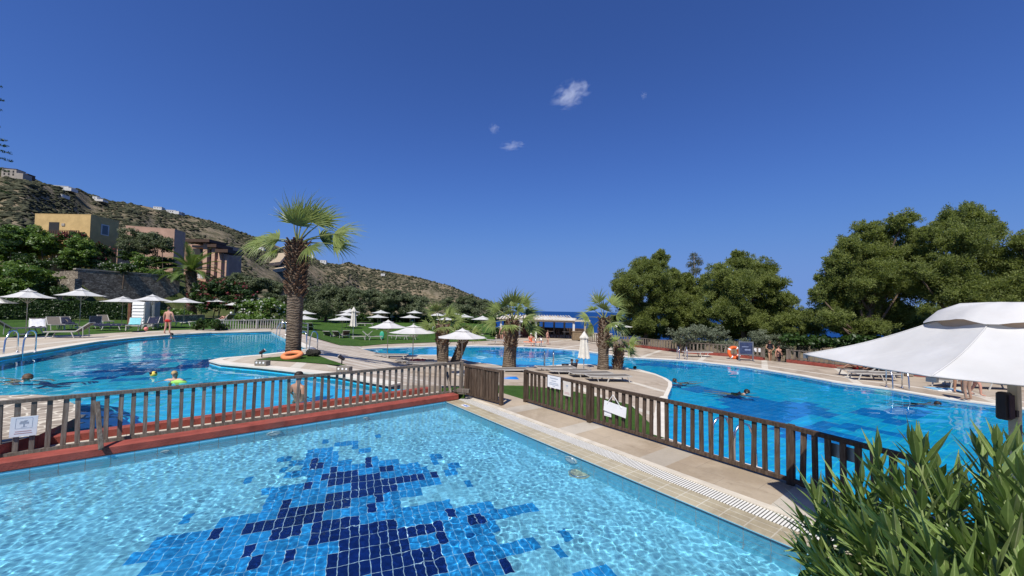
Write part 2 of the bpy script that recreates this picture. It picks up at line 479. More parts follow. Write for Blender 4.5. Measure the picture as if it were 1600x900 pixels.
# red kerb, ledge and second kerb between the two pools
M_red = simple('red_render', (.29, .065, .046), .75, .32, 4.5, bump=.4, bscale=70, obj=False, dirt=(.20, .075, .06))
M_cream = simple('cream_stone', (.58, .52, .42), .8, .16, 4, bump=.15, obj=False, dirt=(.42, .37, .30))
NL = Vector((DIRL.y, -DIRL.x, 0));  NL = NL if NL.y > 0 else -NL     # away from the viewer
def along(t, n, z): p = K0 + DIRL*t + NL*n; return Vector((p.x, p.y, z))
def long_box(name, t0, t1, n0, n1, z0, z1, mat, bev=.012):
    m = MB(); a, b, c, d = along(t0, n0, z0), along(t1, n0, z0), along(t1, n1, z0), along(t0, n1, z0)
    e = Vector((0, 0, z1-z0))
    m.add([a, b, c, d, a+e, b+e, c+e, d+e], ((0, 1, 2, 3), (7, 6, 5, 4), (0, 4, 5, 1), (1, 5, 6, 2), (2, 6, 7, 3), (3, 7, 4, 0)))
    return m.build(name, mat, bevel=bev)
kerb_front = tag(long_box('kerb', -.35, 14, -.012, .26, .002, .125, M_red), 'dark red painted kerb along the near edge under the slatted fence', 'kerb')
struct(long_box('ledge', -.30, 14, .265, .88, -.6, .055, brickmat('ledge_tile', [(.62, .57, .48), (.58, .53, .44)], (.30, .27, .22), .33, .33, ANGL, mortar=.006, rough=.7)))
kerb_back = tag(long_box('kerb', -.05, 14, .88, 1.05, -.6, .175, M_red), 'second red kerb behind the fence, holding the water of the left pool', 'kerb')

# right hand edge: tile coping, overflow grate, cream edging, paving
NR = Vector((-DIRR.y, DIRR.x, 0)); NR = NR if NR.x > 0 else -NR
def sideP(t, n, z): p = K0 + DIRR*t + NR*n; return Vector((p.x, p.y, z))
def side_strip(name, n0, n1, z, mat, t0=-.05, t1=8.2, depth=.3):
    m = MB(); m.slab([sideP(t0, n0, z), sideP(t1, n0, z), sideP(t1, n1, z), sideP(t0, n1, z)], depth); return struct(m.build(name, mat))
M_cop = brickmat('beige_coping_tile', [(.46, .40, .27), (.42, .365, .245)], (.60, .56, .45), .25, .12, ANGR, mortar=.006, rough=.45, var=.16, stain=.8)
side_strip('pool_coping', .004, .35, -.008, M_cop)
side_strip('coping_lip', -.016, -.003, -.018, simple('dark_lip', (.03, .06, .10), .4, .1, obj=False), depth=.012)
M_grate = NT('white_grate')
gv = M_grate.pos(-ANGR); gs = M_grate.node('ShaderNodeSeparateXYZ'); M_grate.link(gv, gs.inputs[0])
gk = M_grate.math('GREATER_THAN', M_grate.math('FLOORED_MODULO', gs.outputs[0], .034), .022)
gn = M_grate.ramp(M_grate.noise(M_grate.pos(), 3, 4), (.3, (.66, .64, .58)), (.7, (.74, .72, .66)))
gc = M_grate.mix(gk, gn, (.10, .095, .08))
M_grate = M_grate.done(M_grate.bsdf(gc, .5, .3, M_grate.bump(gk, -.6, .02)))
side_strip('overflow_grate', .352, .60, -.004, M_grate)
side_strip('stone_edging', .602, .72, .008, M_cream)
M_pave = brickmat('beige_paving', [(.46, .375, .275), (.42, .345, .25)], (.33, .27, .20), .80, .55, ANGR, mortar=.004, rough=.7, spec=.25, off=.5, var=.16, stain=.65, bump=.3, stripe=(1.75, .42, (.50, .45, .37), 0))
deckF = [sideP(-.30, .722, 0), P(727, 617, 0), P(785, 614, 0), P(819, 624.5, 0), P(1020, 686, 0), P(1236, 752.5, 0), P(1620, 868, 0), Vector((6.5, 1.5, 0)), Vector((3.6, 1.2, 0)), sideP(8.2, .722, 0)]
m = MB(); m.slab(deckF, .25); struct(m.build('pavement', M_pave))
m = MB(); m.slab([Vector((6.5, 1.5, -.001)), Vector((6.5, .3, -.001)), Vector((2.4, .3, -.001)), Vector((3.6, 1.2, -.001)), ], .25)
m.slab([K0+DIRR*8.0+NR*.0+Vector((0, 0, .02)), sideP(8.2, .722, -.001), Vector((3.6, 1.2, -.001)), Vector((2.4, .3, -.001)), Vector((2.2, 1.4, -.001))], .25)
struct(m.build('near_pavement', M_pave))
m = MB(); m.slab([Vector((-12, -1.4, .6)), Vector((-3.5, -1.75, .6)), Vector((1.9, .30, .6)), Vector((8, .25, .6)), Vector((9, -9, .6)), Vector((-12, -9, .6))], 1.2)
struct(m.build('terrace', M_pave))

# ================================================================== upper pool on the left
A_far = [(-300, 612), (-120, 578), (0, 558), (60, 548.5), (156, 533), (215, 527), (270, 522.7), (330, 519.5), (400, 518), (424, 517.3)]
A_out = [(-300, 570), (-120, 540), (0, 527), (60, 525), (135, 523), (180, 520), (227, 517.5), (302, 515), (380, 513.8), (440, 513)]
A_near = [(612, 601), (527, 586), (470, 580), (407, 573), (345, 567.5), (328, 563), (345, 559), (407, 554), (481, 545), (445, 527)]
Afar = [P(x, y, ZA) for x, y in A_far]; Aout = [P(x, y, ZA+.02) for x, y in A_out]
AN = [P(x, y, ZA) for x, y in A_near]
kb = [along(t, 1.0, ZA) for t in (.3, 14)]
poolA = [Vector((p.x, p.y, ZW_A)) for p in Afar] + [Vector((p.x, p.y, ZW_A)) for p in reversed(AN)] + [Vector((p.x, p.y, ZW_A)) for p in kb] + [Vector((-12.5, 2.0, ZW_A))]
M_paveA = brickmat('pale_paving', [(.52, .45, .35), (.48, .41, .32)], (.40, .34, .26), .6, .6, rad(20), mortar=.006, rough=.75, spec=.2, var=.14, stain=.7, stripe=(2.4, .35, (.60, .55, .46), 0))
m = MB(); m.strip(Afar, Aout, 1.2); struct(m.build('pool_deck', M_paveA))
M_white = simple('white_coping', (.66, .61, .52), .7, .12, 3, obj=False)
cop = [p+Vector((0, 0, .006)) for p in Afar]
m = MB(); m.strip(offset_line(cop, -.03), offset_line(cop, .42), .05); struct(m.build('pool_coping', M_white))
def bluefloor(name, c): return brickmat(name, [c, tuple(x*.92 for x in c)], tuple(min(.8, x*1.25+.04) for x in c), .5, .25, rad(30), mortar=.012, rough=.4, var=.08)
M_bl, M_bm, M_bn = bluefloor('pool_blue', (.055, .65, .98)), bluefloor('pool_mid_blue', (.02, .29, .70)), bluefloor('pool_navy', (.010, .09, .36))
DARK_A = [[(95, 583), (140, 572), (200, 565), (262, 560), (335, 560), (350, 566), (320, 574), (290, 583), (240, 592), (190, 594), (150, 592)], [(150, 560), (250, 552), (300, 553), (250, 560)], [(430, 545), (470, 542), (478, 546), (440, 552)], [(545, 592), (590, 596), (640, 600), (560, 612)]]
def clsA(px, c):
    n = noise.noise(Vector((c.x*.35, c.y*.35, 0)))
    q = (px[0]+n*16, px[1]+n*4)
    if pin(q, DARK_A[0]): return (2 if noise.noise(Vector((c.x*.8, c.y*.8, 4))) > .12 else 1) if noise.noise(Vector((c.x*.9, c.y*.9, 14))) > -.28 else 0
    return 1 if any(pin(q, p) for p in DARK_A[1:]) else 0
mosaic_floor('pool_floor', poolA, -1.15, ZW_A, rad(30), .5, .5, [M_bl, M_bm, M_bn], clsA, .6)
water_sheet('water', poolA, ZW_A, .06, .010, 2.5, M_water_l, margin=.12, seed=3)
def rimwall(name, poly, z0, z1, mat):
    m = MB(); n = len(poly)
    sg = 1 if sum(poly[i].x*poly[(i+1) % n].y-poly[(i+1) % n].x*poly[i].y for i in range(n)) > 0 else -1
    for i in range(n):
        a, b = poly[i], poly[(i+1) % n]; d = (b-a).normalized(); k = Vector((-d.y, d.x, 0))*sg*.014
        wallq(m, a+k, b+k, z0, z1)
    return recv(struct(m.build(name, mat)))
rimwall('pool_wall', poolA, -1.17, ZW_A+.02, M_bl)

# crazy paved platform at the left, with its red wall
M_crazy = NT('crazy_paving')
cv = M_crazy.pos(0, (1, 1, 0)); vo = M_crazy.node('ShaderNodeTexVoronoi', feature='DISTANCE_TO_EDGE'); vo.inputs['Scale'].default_value = 3.6
M_crazy.link(M_crazy.pos(.4, (1, 1, 0)), vo.inputs['Vector'])
v2 = M_crazy.node('ShaderNodeTexVoronoi'); v2.inputs['Scale'].default_value = 3.6; M_crazy.link(M_crazy.pos(.4, (1, 1, 0)), v2.inputs['Vector'])
cc = M_crazy.ramp(v2.outputs['Color'], (.1, (.26, .215, .165)), (.9, (.40, .34, .27)))
ck = M_crazy.ramp(vo.outputs['Distance'], (.03, 1), (.06, 0))
cc = M_crazy.mix(ck, cc, (.66, .60, .48)); cc = M_crazy.mix(1, cc, M_crazy.ramp(M_crazy.noise(cv, 9, 4), (.3, .8), (.7, 1.05)), 'MULTIPLY')
M_crazy = M_crazy.done(M_crazy.bsdf(cc, .8, .2, M_crazy.bump(ck, -.4, .02)))
plat = [P(-260, 640, .27), P(-120, 622, .27), P(0, 618, .27), P(60, 617, .27), P(95, 621, .27), P(119, 633, .27), P(126, 650, .27), P(60, 680, .27), P(0, 695, .27), P(-120, 722, .27), P(-260, 740, .27)]
m = MB(); m.poly([p+Vector((0, 0, .004)) for p in plat]); struct(m.build('stone_platform', M_crazy))
m = MB(); m.slab(plat, 1.4); struct(m.build('platform_base', M_red))

# island tongue with the palm, and the ramped walk down to the lower pools
M_walk = brickmat('striped_walk', [(.50, .42, .33), (.47, .395, .31)], (.42, .35, .27), 1.2, .9, rad(-8), mortar=.005, rough=.75, spec=.2, var=.14, stain=.7, stripe=(1.15, .5, (.60, .54, .45), 1))
ramp = [P(424, 517.3, ZA), P(440, 513, ZA), P(469, 521, .12), P(500, 531, -.12), P(532, 540, -.45), P(565, 541.5, -.86), P(565, 545, ZB), P(600, 554.5, ZB), P(640, 583, -.42), P(668, 596, -.05), P(690, 603, .12), P(612, 601, .26), P(527, 586, ZA), P(505, 566, ZA), P(481, 545, ZA), P(445, 527, ZA)]
m = MB(); m.slab(ramp, 1.5); struct(m.build('path', M_walk))
isl = [P(x, y, ZA) for x, y in ((481, 545), (407, 554), (345, 559), (328, 563), (345, 567.5), (407, 573), (470, 580), (527, 586), (505, 566))]
m = MB(); m.slab(isl, 1.4); struct(m.build('island', M_paveA))
rim = [P(x, y, ZA+.008) for x, y in ((445, 527), (481, 545), (407, 554), (345, 559), (328, 563), (345, 567.5), (407, 573), (470, 580), (527, 586), (612, 601))]
m = MB(); m.strip(offset_line(rim, -.03), offset_line(rim, .34), .05); struct(m.build('pool_coping', M_white))
M_grass = NT('lawn_grass'); gp = M_grass.pos()
gcol = M_grass.ramp(M_grass.noise(gp, 1.3, 6, .65), (.3, (.035, .085, .014)), (.55, (.06, .125, .022)), (.75, (.10, .15, .035)))
gcol = M_grass.mix(1, gcol, M_grass.ramp(M_grass.noise(gp, 60, 2), (.3, .55), (.7, 1.25)), 'MULTIPLY')
M_grass = M_grass.done(M_grass.bsdf(gcol, .85, .1, M_grass.bump(M_grass.noise(gp, 55, 3), .9, .04)))
m = MB(); m.poly([P(x, y, ZA+.02) for x, y in ((398, 561.5), (425, 558), (490, 552.5), (500, 556), (515, 562), (543, 571), (520, 569.5), (470, 565.5))]); struct(m.build('grass_bed', M_grass))

# ================================================================== lower pools
B_far = [(565, 545), (600, 543), (686, 541), (740, 540.4), (800, 541), (848, 543), (900, 547), (938, 552), (981, 558), (1037, 561), (1082, 564), (1165, 573), (1250, 586.7), (1300, 596), (1390, 608), (1463, 620.6), (1560, 633), (1640, 645), (1900, 690)]
B_out = [(563, 541.5), (598, 538), (686, 535), (740, 533.5), (800, 531.5), (848, 531.5), (900, 532), (933, 538), (978, 540.5), (1025, 546.5), (1071, 552), (1141, 557.5), (1230, 566.5), (1300, 575), (1380, 583), (1440, 589), (1540, 598), (1640, 608), (1900, 640)]
B_near = [(600, 554.5), (686, 554.5), (712, 559), (736, 565), (786, 571.5), (816, 573.6), (848, 572), (903, 568.5), (935, 570), (997, 577), (1023, 584), (1040, 591), (1048.7, 597), (1049, 603), (1042, 619), (1040, 684), (1096, 705), (1194, 733), (1229, 747), (1600, 850)]
Bfar = [P(x, y, ZB) for x, y in B_far]; Bout = [P(x, y, ZB+.01) for x, y in B_out]; Bn = [P(x, y, ZB) for x, y in B_near]
poolB = [Vector((p.x, p.y, ZW_B)) for p in Bfar] + [Vector((12, 4.8, ZW_B))] + [Vector((p.x, p.y, ZW_B)) for p in reversed(Bn)]
M_paveB = brickmat('sand_paving', [(.45, .375, .29), (.42, .35, .27)], (.36, .30, .23), .9, .6, rad(-33), mortar=.005, rough=.75, spec=.2, var=.14, stain=.8, stripe=(3.6, .32, (.60, .55, .46), 0))
m = MB(); m.strip(Bfar, Bout, 1.0); struct(m.build('pool_deck', M_paveB))
cop = [p+Vector((0, 0, .006)) for p in Bfar]
m = MB(); m.strip(offset_line(cop, -.03), offset_line(cop, .40), .05); struct(m.build('pool_coping', M_white))
m = MB(); m.strip(offset_line(cop, 1.75), offset_line(cop, 1.90), .05); struct(m.build('paving_band', M_white))
cop = [p+Vector((0, 0, .006)) for p in Bn]
m = MB(); m.strip(offset_line(cop, .03), offset_line(cop, -.34), .05); struct(m.build('pool_coping', M_white))
DARK_B = [[(745, 551), (800, 548), (850, 550), (900, 552), (850, 556), (790, 558)], [(985, 570), (1040, 566), (1090, 573), (1040, 577)], [(1060, 612), (1110, 605), (1180, 620), (1260, 628), (1290, 645), (1250, 662), (1180, 655), (1110, 640), (1070, 632)], [(1200, 668), (1300, 660), (1400, 672), (1420, 690), (1330, 700), (1240, 690)], [(1310, 640), (1420, 640), (1480, 650), (1380, 660)]]
def clsB(px, c):
    n = noise.noise(Vector((c.x*.3, c.y*.3, 2)))
    q = (px[0]+n*26, px[1]+n*7)
    if pin(q, DARK_B[0]): return 1
    if any(pin(q, p) for p in DARK_B[1:]): return 1 if noise.noise(Vector((c.x*.7, c.y*.7, 9))) > -.2 else 0
    return 0
M_cl, M_cm = bluefloor('lower_pool_blue', (.014, .56, .98)), bluefloor('lower_pool_mid_blue', (.008, .27, .74))
mosaic_floor('pool_floor', poolB, -2.4, ZW_B, rad(30), .5, .5, [M_cl, M_cm, M_bn], clsB, .8)
water_sheet('water', poolB, ZW_B, .075, .0125, 2.1, M_water_r, margin=.15, seed=7)
rimwall('pool_wall', poolB, -2.42, ZB-.03, M_cl)
patio = [P(600, 554.5, ZB), P(686, 554.5, ZB), P(712, 559, ZB), P(736, 565, ZB), P(786, 571.5, ZB), P(816, 573.6, ZB), P(848, 572, ZB), P(903, 568.5, ZB), P(935, 570, ZB), P(997, 577, ZB), P(1023, 584, ZB), P(1040, 591, ZB), P(1048.7, 597, ZB), P(1049, 603, ZB), P(1042, 619, ZB), P(1040, 684, ZB), P(985, 632, -.88), P(900, 612, -.80), P(830, 603, -.58), P(788, 602, -.52), P(740, 603, -.25), P(690, 603, .115), P(668, 596, -.055), P(640, 583, -.425)]
M_paveP = brickmat('patio_paving', [(.45, .375, .29), (.42, .35, .27)], (.36, .30, .23), .9, .6, rad(28), mortar=.005, rough=.75, spec=.2, var=.14, stain=.8, stripe=(3.1, .32, (.60, .55, .46), 0))
m = MB(); m.slab(patio, 1.6); struct(m.build('patio', M_paveP))
g1 = [P(785, 614, -.002), P(727, 617, -.002), P(690, 606, .10), P(740, 603, -.252), P(788, 602, -.522), P(830, 603, -.582), P(900, 612, -.802), P(985, 632, -.882), P(1040, 684, -.93), P(1020, 686, -.004), P(819, 624.5, -.002)]
m = MB(); m.slab(g1, 1.2); struct(m.build('grass_slope', M_grass))
g2 = [P(1020, 686, -.004), P(1040, 684, ZB), P(1096, 705, ZB), P(1194, 733, ZB), P(1229, 747, ZB), P(1600, 850, ZB), Vector((9.5, 4.0, ZB)), P(1620, 868, -.004), P(1236, 752.5, -.004)]
m = MB(); m.slab(g2, 1.2); struct(m.build('sloping_bank', M_paveP))
# ================================================================== land, hill and sea
def zlawn(Y): return -.87 + .75*max(0, min(1, (Y-34)/30.0))
M_soil = NT('dry_soil'); v = M_soil.pos()
c = M_soil.ramp(M_soil.noise(v, .35, 6, .6), (.3, (.12, .085, .05)), (.5, (.20, .15, .09)), (.7, (.10, .10, .045)))
M_soil = M_soil.done(M_soil.bsdf(c, .9, .1, M_soil.bump(M_soil.noise(v, 6, 4), .6, .1)))
m = MB(); m.box((0, 25, -3.6), (170, 110, .6)); struct(m.build('ground', M_soil))
# lawn with the parasols in the middle
rows = []
lawn_edge = [(424, 516.4, .27), (440, 512.6, .27), (469, 520.4, .1), (532, 539.5, -.46), (565, 541, -.88), (598, 537.5, ZB), (686, 534.5, ZB), (740, 533, ZB), (772, 532, ZB)]
E = [P(x, y, z) for x, y, z in lawn_edge]
m = MB(); prev = E
for Y in (38, 46, 54, 62, 70, 74):
    cur = []
    for k, (x, y, z) in enumerate(lawn_edge):
        q = ray(x, 480); X = q.x/q.y*Y
        wgt = max(0, 1-k/3.2)
        cur.append(Vector((X, max(Y, E[k].y+2), zlawn(max(Y, E[k].y+2))*(1-wgt)+wgt*(.3+.01*Y))))
    m.strip(prev, cur); prev = cur
struct(m.build('lawn', M_grass, smooth=True, weld=True))
# lawn on the left terrace and the planted slope behind it
m = MB(); prev = [p+Vector((0, 0, .004)) for p in Aout]
for py, z in ((506, .45), (500, .62)):
    cur = []
    for x, y in A_out:
        yy = min(py, y-2.0) if x < 300 else min(py, y-4)+(0 if py > 503 else -3)
        q = P(x, yy, z); q = q if q.y < 62 else AT(x, yy, 62)
        cur.append(Vector((q.x, q.y, z)))
    m.strip(prev, cur); prev = cur
struct(m.build('lawn', M_grass, smooth=True, weld=True))
lawnA_edge = prev
M_bank = NT('planted_bank'); v = M_bank.pos()
c = M_bank.ramp(M_bank.noise(v, .5, 6, .65), (.3, (.03, .05, .012)), (.55, (.07, .085, .03)), (.75, (.19, .15, .085)))
M_bank = M_bank.done(M_bank.bsdf(c, .9, .1, M_bank.bump(M_bank.noise(v, 9, 4), .8, .15)))
def wall_Y(px): return lerp(46, 55, max(0, min(1.3, (px-122)/160))) if px > 122 else lerp(46, 49.5, max(0, min(1.5, (122-px)/42)))
def wall_z(px): return lerp(6.0, 5.0, max(0, min(1, (px-122)/160))) if px > 122 else lerp(6.0, 3.4, max(0, min(1, (122-px)/120)))
def bank_z(px, Y):
    k = max(0, min(1, (460-px)/180)); yw = wall_Y(px); zw = wall_z(px)
    pr = [(36, .5), (yw-.45, .8), (yw+.4, zw), (yw+4, zw+.7), (yw+11, zw+1.6), (yw+25, zw+3.4), (yw+60, zw+8)]
    z = pr[-1][1]
    for (a, za), (b, zb) in zip(pr, pr[1:]):
        if Y <= b: z = lerp(za, zb, max(0, (Y-a)/(b-a))); break
    return z*k + (.4+.01*Y)*(1-k)
m = MB(); cols = [-420, -250, -120, -40, 40, 70, 100, 122, 140, 160, 190, 220, 250, 281, 320, 370, 410, 450]
prev = None
for r_ in (-13, -8, -4, -.5, .35, 2, 4, 7, 11, 18, 26, 40, 70):
    cur = []
    for x in cols:
        q = ray(x, 480); Y = max(33, wall_Y(x)+r_) if r_ > -13 else 33; X = q.x/q.y*Y
        cur.append(Vector((X, Y, bank_z(x, Y)-(.3 if r_ < -6 else 0))))
    if prev: m.strip(prev, cur)
    prev = cur
struct(m.build('planted_slope', M_bank, smooth=True, weld=True))
# ground beyond the right hand fence, falling away to the sea
m = MB(); prev = [Vector((p.x, p.y, ZB-.02)) for (x, y), p in zip(B_out, Bout) if x > 895]
first = prev
for k, (dY, z) in enumerate(((.4, -2.3), (9, -2.4), (18, -3.2), (26, -5), (36, -10))):
    cur = []
    for p in first:
        s_ = (p.y+dY)/p.y
        cur.append(Vector((p.x*s_, p.y+dY, z)))
    m.strip(prev, cur); prev = cur
struct(m.build('ground', M_bank, smooth=True, weld=True))
# terrace under the beach bar, and the shore behind it
m = MB()
a = [P(905, 531.5, ZB-.012), P(933, 537.5, ZB-.012)]
m.slab([P(905, 531.4, ZB-.01), P(935, 538, ZB-.01), AT(975, 520, 58)*1 if False else Vector((15, 57, ZB-.01)), Vector((-3, 62, ZB-.01)), Vector((AT(772, 520, 62).x, 62, ZB-.01)), P(770, 532, ZB-.01)], 2)
struct(m.build('bar_terrace', M_paveB))
M_sea = NT('sea_water'); v = M_sea.pos(0, (1, 2.2, 1))
c = M_sea.ramp(M_sea.noise(v, .012, 5, .6), (.3, (.004, .035, .14)), (.7, (.006, .05, .19)))
nb = M_sea.bump(M_sea.noise(v, .5, 6, .65), .55, .6)
b1 = M_sea.node('ShaderNodeBsdfDiffuse'); M_sea.link(c, b1.inputs[0])
b2 = M_sea.node('ShaderNodeBsdfGlossy', i_Roughness=.28); b2.inputs[0].default_value = (.6, .8, 1, 1); M_sea.link(nb, b2.inputs['Normal'])
mx = M_sea.node('ShaderNodeMixShader', i_0=.10); M_sea.link(b1.outputs[0], mx.inputs[1]); M_sea.link(b2.outputs[0], mx.inputs[2])
M_sea = M_sea.done(mx.outputs[0])
m = MB(); N = 96; rr = [60, 150, 400, 1200, 4000, 12000, 32000]
for a, b in zip(rr, rr[1:]):
    for k in range(N):
        t0, t1 = 2*PI*k/N, 2*PI*(k+1)/N
        m.quad((a*math.cos(t0), a*math.sin(t0), -8.5), (b*math.cos(t0), b*math.sin(t0), -8.5), (b*math.cos(t1), b*math.sin(t1), -8.5), (a*math.cos(t1), a*math.sin(t1), -8.5))
struct(m.build('sea', M_sea))

# ------------------------------------------------------------------ hill
RIDGE = [(-900, 150), (-500, 185), (-200, 228), (0, 266), (30, 276), (60, 288), (121, 303), (160, 313), (227, 323.5), (277, 334), (320, 344), (355, 356), (400, 373), (440, 388), (485, 402), (505, 410), (528, 413), (542, 409.5), (556, 414), (580, 420), (620, 427), (655, 434), (700, 446), (738, 461), (762, 472), (790, 486)]
def ridge_y(px):
    for (a, ya), (b, yb) in zip(RIDGE, RIDGE[1:]):
        if px <= b: return lerp(ya, yb, max(0, (px-a)/(b-a)))
    return RIDGE[-1][1]
def ridge_Y(px): return lerp(330, 900, max(0, min(1, px/740))) if px > 0 else 330
def hill(px, t):
    """t 0 at the foot, 1 on the ridge, beyond 1 on the far side"""
    Y1 = ridge_Y(px); Y0 = lerp(92, 170, max(0, min(1, (px-100)/340))); Y0 = lerp(Y0, 560, max(0, min(1, (px-430)/130))); top = AT(px, ridge_y(px), Y1)
    z0 = lerp(7, -1.5, max(0, min(1, (px-150)/300))); z0 = lerp(z0, -9, max(0, min(1, (px-430)/130)))
    q = ray(px, 480); 
    if t <= 1:
        Y = lerp(Y0, Y1, t); z = lerp(z0, top.z, t**1.05)
        z += (1-t)*t*3*top.z*.10*noise.noise(Vector((px*.012, t*3.1, 3)))*2
        z += t*2.2*noise.noise(Vector((px*.05, t*9, 1)))*(1 if t < .97 else .25)
    else:
        Y = Y1*(1+(t-1)*1.2); z = top.z*(1-(t-1)*2.2)
    return Vector((q.x/q.y*Y, Y, z))
M_hill = NT('dry_hillside'); v = M_hill.pos()
n1 = M_hill.noise(v, .018, 6, .62); n2 = M_hill.noise(v, .12, 5, .65)
c = M_hill.ramp(n1, (.35, (.12, .108, .072)), (.5, (.21, .175, .12)), (.62, (.29, .225, .15)))
c = M_hill.mix(M_hill.ramp(n2, (.42, 0), (.58, .75)), c, (.065, .065, .032))
M_hill = M_hill.done(M_hill.bsdf(c, .95, .05, M_hill.bump(M_hill.noise(v, .35, 5, .7), .8, 1.5)))
m = MB(); pxs = list(range(-900, 0, 50))+list(range(0, 790, 6)); ts = [i/46 for i in range(47)]+[1.08, 1.2, 1.4]
grid = [[hill(px, t) for px in pxs] for t in ts]; nx = len(pxs)
m.v = [tuple(p) for r in grid for p in r]
for j in range(len(ts)-1):
    for i in range(nx-1): m.f.append((j*nx+i, j*nx+i+1, (j+1)*nx+i+1, (j+1)*nx+i))
m.mi = [0]*len(m.f); m.tone = [.5]*len(m.f)
struct(m.build('hill', M_hill, smooth=True))
M_scrub = leafmat('scrub', (.036, .042, .024), (.115, .115, .068), trans=.08, rough=.8, spec=.1)
r2 = random.Random(5); m = MB()
def scrub(p, s):
    n = 6; b = len(m.v); h = s*r2.uniform(.55, .9); tn = r2.random()
    rings = ((.55, 0), (1, .35), (.75, .75), (.18, 1))
    for rr_, hh in rings:
        for k in range(n):
            a = 2*PI*k/n+rr_; j = r2.uniform(.7, 1.3)
            m.v.append((p.x+math.cos(a)*s*rr_*j, p.y+math.sin(a)*s*rr_*j, p.z-.25*s+h*hh*1.2*r2.uniform(.85, 1.15)))
    for i in range(3):
        for k in range(n):
            k2 = (k+1) % n; m.f.append((b+i*n+k, b+i*n+k2, b+(i+1)*n+k2, b+(i+1)*n+k)); m.mi.append(0); m.tone.append(max(0, min(1, tn+r2.uniform(-.25, .25))))
    m.f.append(tuple(b+3*n+k for k in range(n))); m.mi.append(0); m.tone.append(tn)
cnt = 0
while cnt < 11000:
    px = r2.uniform(-60, 780); t = r2.random()**.8
    dens = noise.noise(Vector((px*.02, t*5, 7)))+.35*noise.noise(Vector((px*.07, t*17, 2)))
    if dens < -.16-(.25 if px < 140 else 0)+r2.uniform(-.25, .15): continue
    p = hill(px, t); scrub(p, r2.uniform(.5, 1.2)*(1+.0016*p.y)*(1.5 if r2.random() < .16 else 1)); cnt += 1
tag(m.build('hillside_scrub', M_scrub), 'dark green scrub dotted over the dry brown hillside', 'scrub', kind='stuff')
# ================================================================== vegetation
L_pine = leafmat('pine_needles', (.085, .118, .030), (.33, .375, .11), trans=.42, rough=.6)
L_pine2 = leafmat('grey_pine_needles', (.07, .085, .045), (.15, .165, .09), trans=.2, rough=.6)
L_olive = leafmat('olive_leaves', (.055, .080, .030), (.17, .20, .10), trans=.2, rough=.5)
L_silver = leafmat('silvery_leaves', (.10, .125, .075), (.24, .27, .18), trans=.2, rough=.5)
L_bush = leafmat('dark_bush_leaves', (.018, .044, .010), (.07, .13, .024), trans=.25, rough=.45)
L_bright = leafmat('bright_bush_leaves', (.05, .11, .016), (.18, .28, .05), trans=.28, rough=.45)
L_red = leafmat('bougainvillea_flowers', (.13, .022, .028), (.28, .05, .06), trans=.25, rough=.6)
L_flower = leafmat('white_blossom', (.55, .54, .48), (.75, .74, .68), trans=.2, rough=.6)
L_palm = leafmat('fan_palm_leaf', (.10, .145, .032), (.38, .44, .15), trans=.32, rough=.4, spec=.45)
L_date = leafmat('date_palm_leaf', (.06, .11, .02), (.17, .24, .06), trans=.25, rough=.4)
M_bark = simple('grey_bark', (.14, .10, .07), .9, .4, 5, bump=.9, bscale=30, obj=False)
M_pbark = simple('pale_bark', (.24, .20, .16), .9, .3, 5, bump=.6, bscale=30, obj=False)

MUL = {'pine_needles': 7.5, 'grey_pine_needles': 4.0, 'olive_leaves': 4.2, 'silvery_leaves': 3.6}
def leafq(m, p, n, L, w, tone, R):
    """one leaf or needle tuft: a small lozenge"""
    a = Vector((R.gauss(0, 1), R.gauss(0, 1), R.gauss(0, 1)))
    t = (a - n*a.dot(n)*.7).normalized(); s = t.cross(n)
    if s.length < 1e-3: s = Vector((1, 0, 0))
    s.normalize(); b = len(m.v)
    m.v += [tuple(p-t*L*.5), tuple(p+s*w*.5), tuple(p+t*L*.5), tuple(p-s*w*.5)]
    m.f.append((b, b+1, b+2, b+3)); m.mi.append(m.k); m.tone.append(tone)

def cluster(m, c, r, n, L, w, R, tone0, flat=.8, shell=.55, radial=False):
    for _ in range(n):
        d = Vector((R.gauss(0, 1), R.gauss(0, 1), R.gauss(0, 1)*1.0)); d.normalize()
        q = R.uniform(shell, 1.0) if R.random() < .8 else R.uniform(.1, 1.12)
        p = Vector((c.x+d.x*r.x*q, c.y+d.y*r.y*q, c.z+d.z*r.z*q*flat))
        nn = (d+Vector((R.gauss(0, .5), R.gauss(0, .5), R.gauss(0, .5)+.35))).normalized()
        if radial:      # needle tufts stand outwards and up
            t = (d+Vector((R.gauss(0, .45), R.gauss(0, .45), R.gauss(.35, .45)))).normalized(); s = t.cross(Vector((R.gauss(0, 1), R.gauss(0, 1), R.gauss(0, 1)))).normalized()
            l_ = L*R.uniform(.6, 1.3); w2 = w*R.uniform(.7, 1.3); b = len(m.v)
            m.v += [tuple(p-t*l_*.4), tuple(p+s*w2*.5+t*l_*.1), tuple(p+t*l_*.6), tuple(p-s*w2*.5+t*l_*.1)]
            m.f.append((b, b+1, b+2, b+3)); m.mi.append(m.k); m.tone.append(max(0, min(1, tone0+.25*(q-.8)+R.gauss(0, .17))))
            continue
        leafq(m, p, nn, L*R.uniform(.6, 1.4), w*R.uniform(.7, 1.3), max(0, min(1, tone0+R.gauss(0, .17))), R)

def pxlobes(lobes, Y, thick=1.0, R=rnd, jit=.18):
    """(px, py, rx, ry) in the photograph -> centres and radii in metres at distance Y"""
    out = []
    for px, py, rx, ry in lobes:
        y = Y*(1+R.uniform(-.5, .5)*rx/FPX*thick*1.6)
        c = AT(px, py, y); k = y/FPX
        out.append((c, Vector((rx*k, rx*k*thick, ry*k))))
    return out

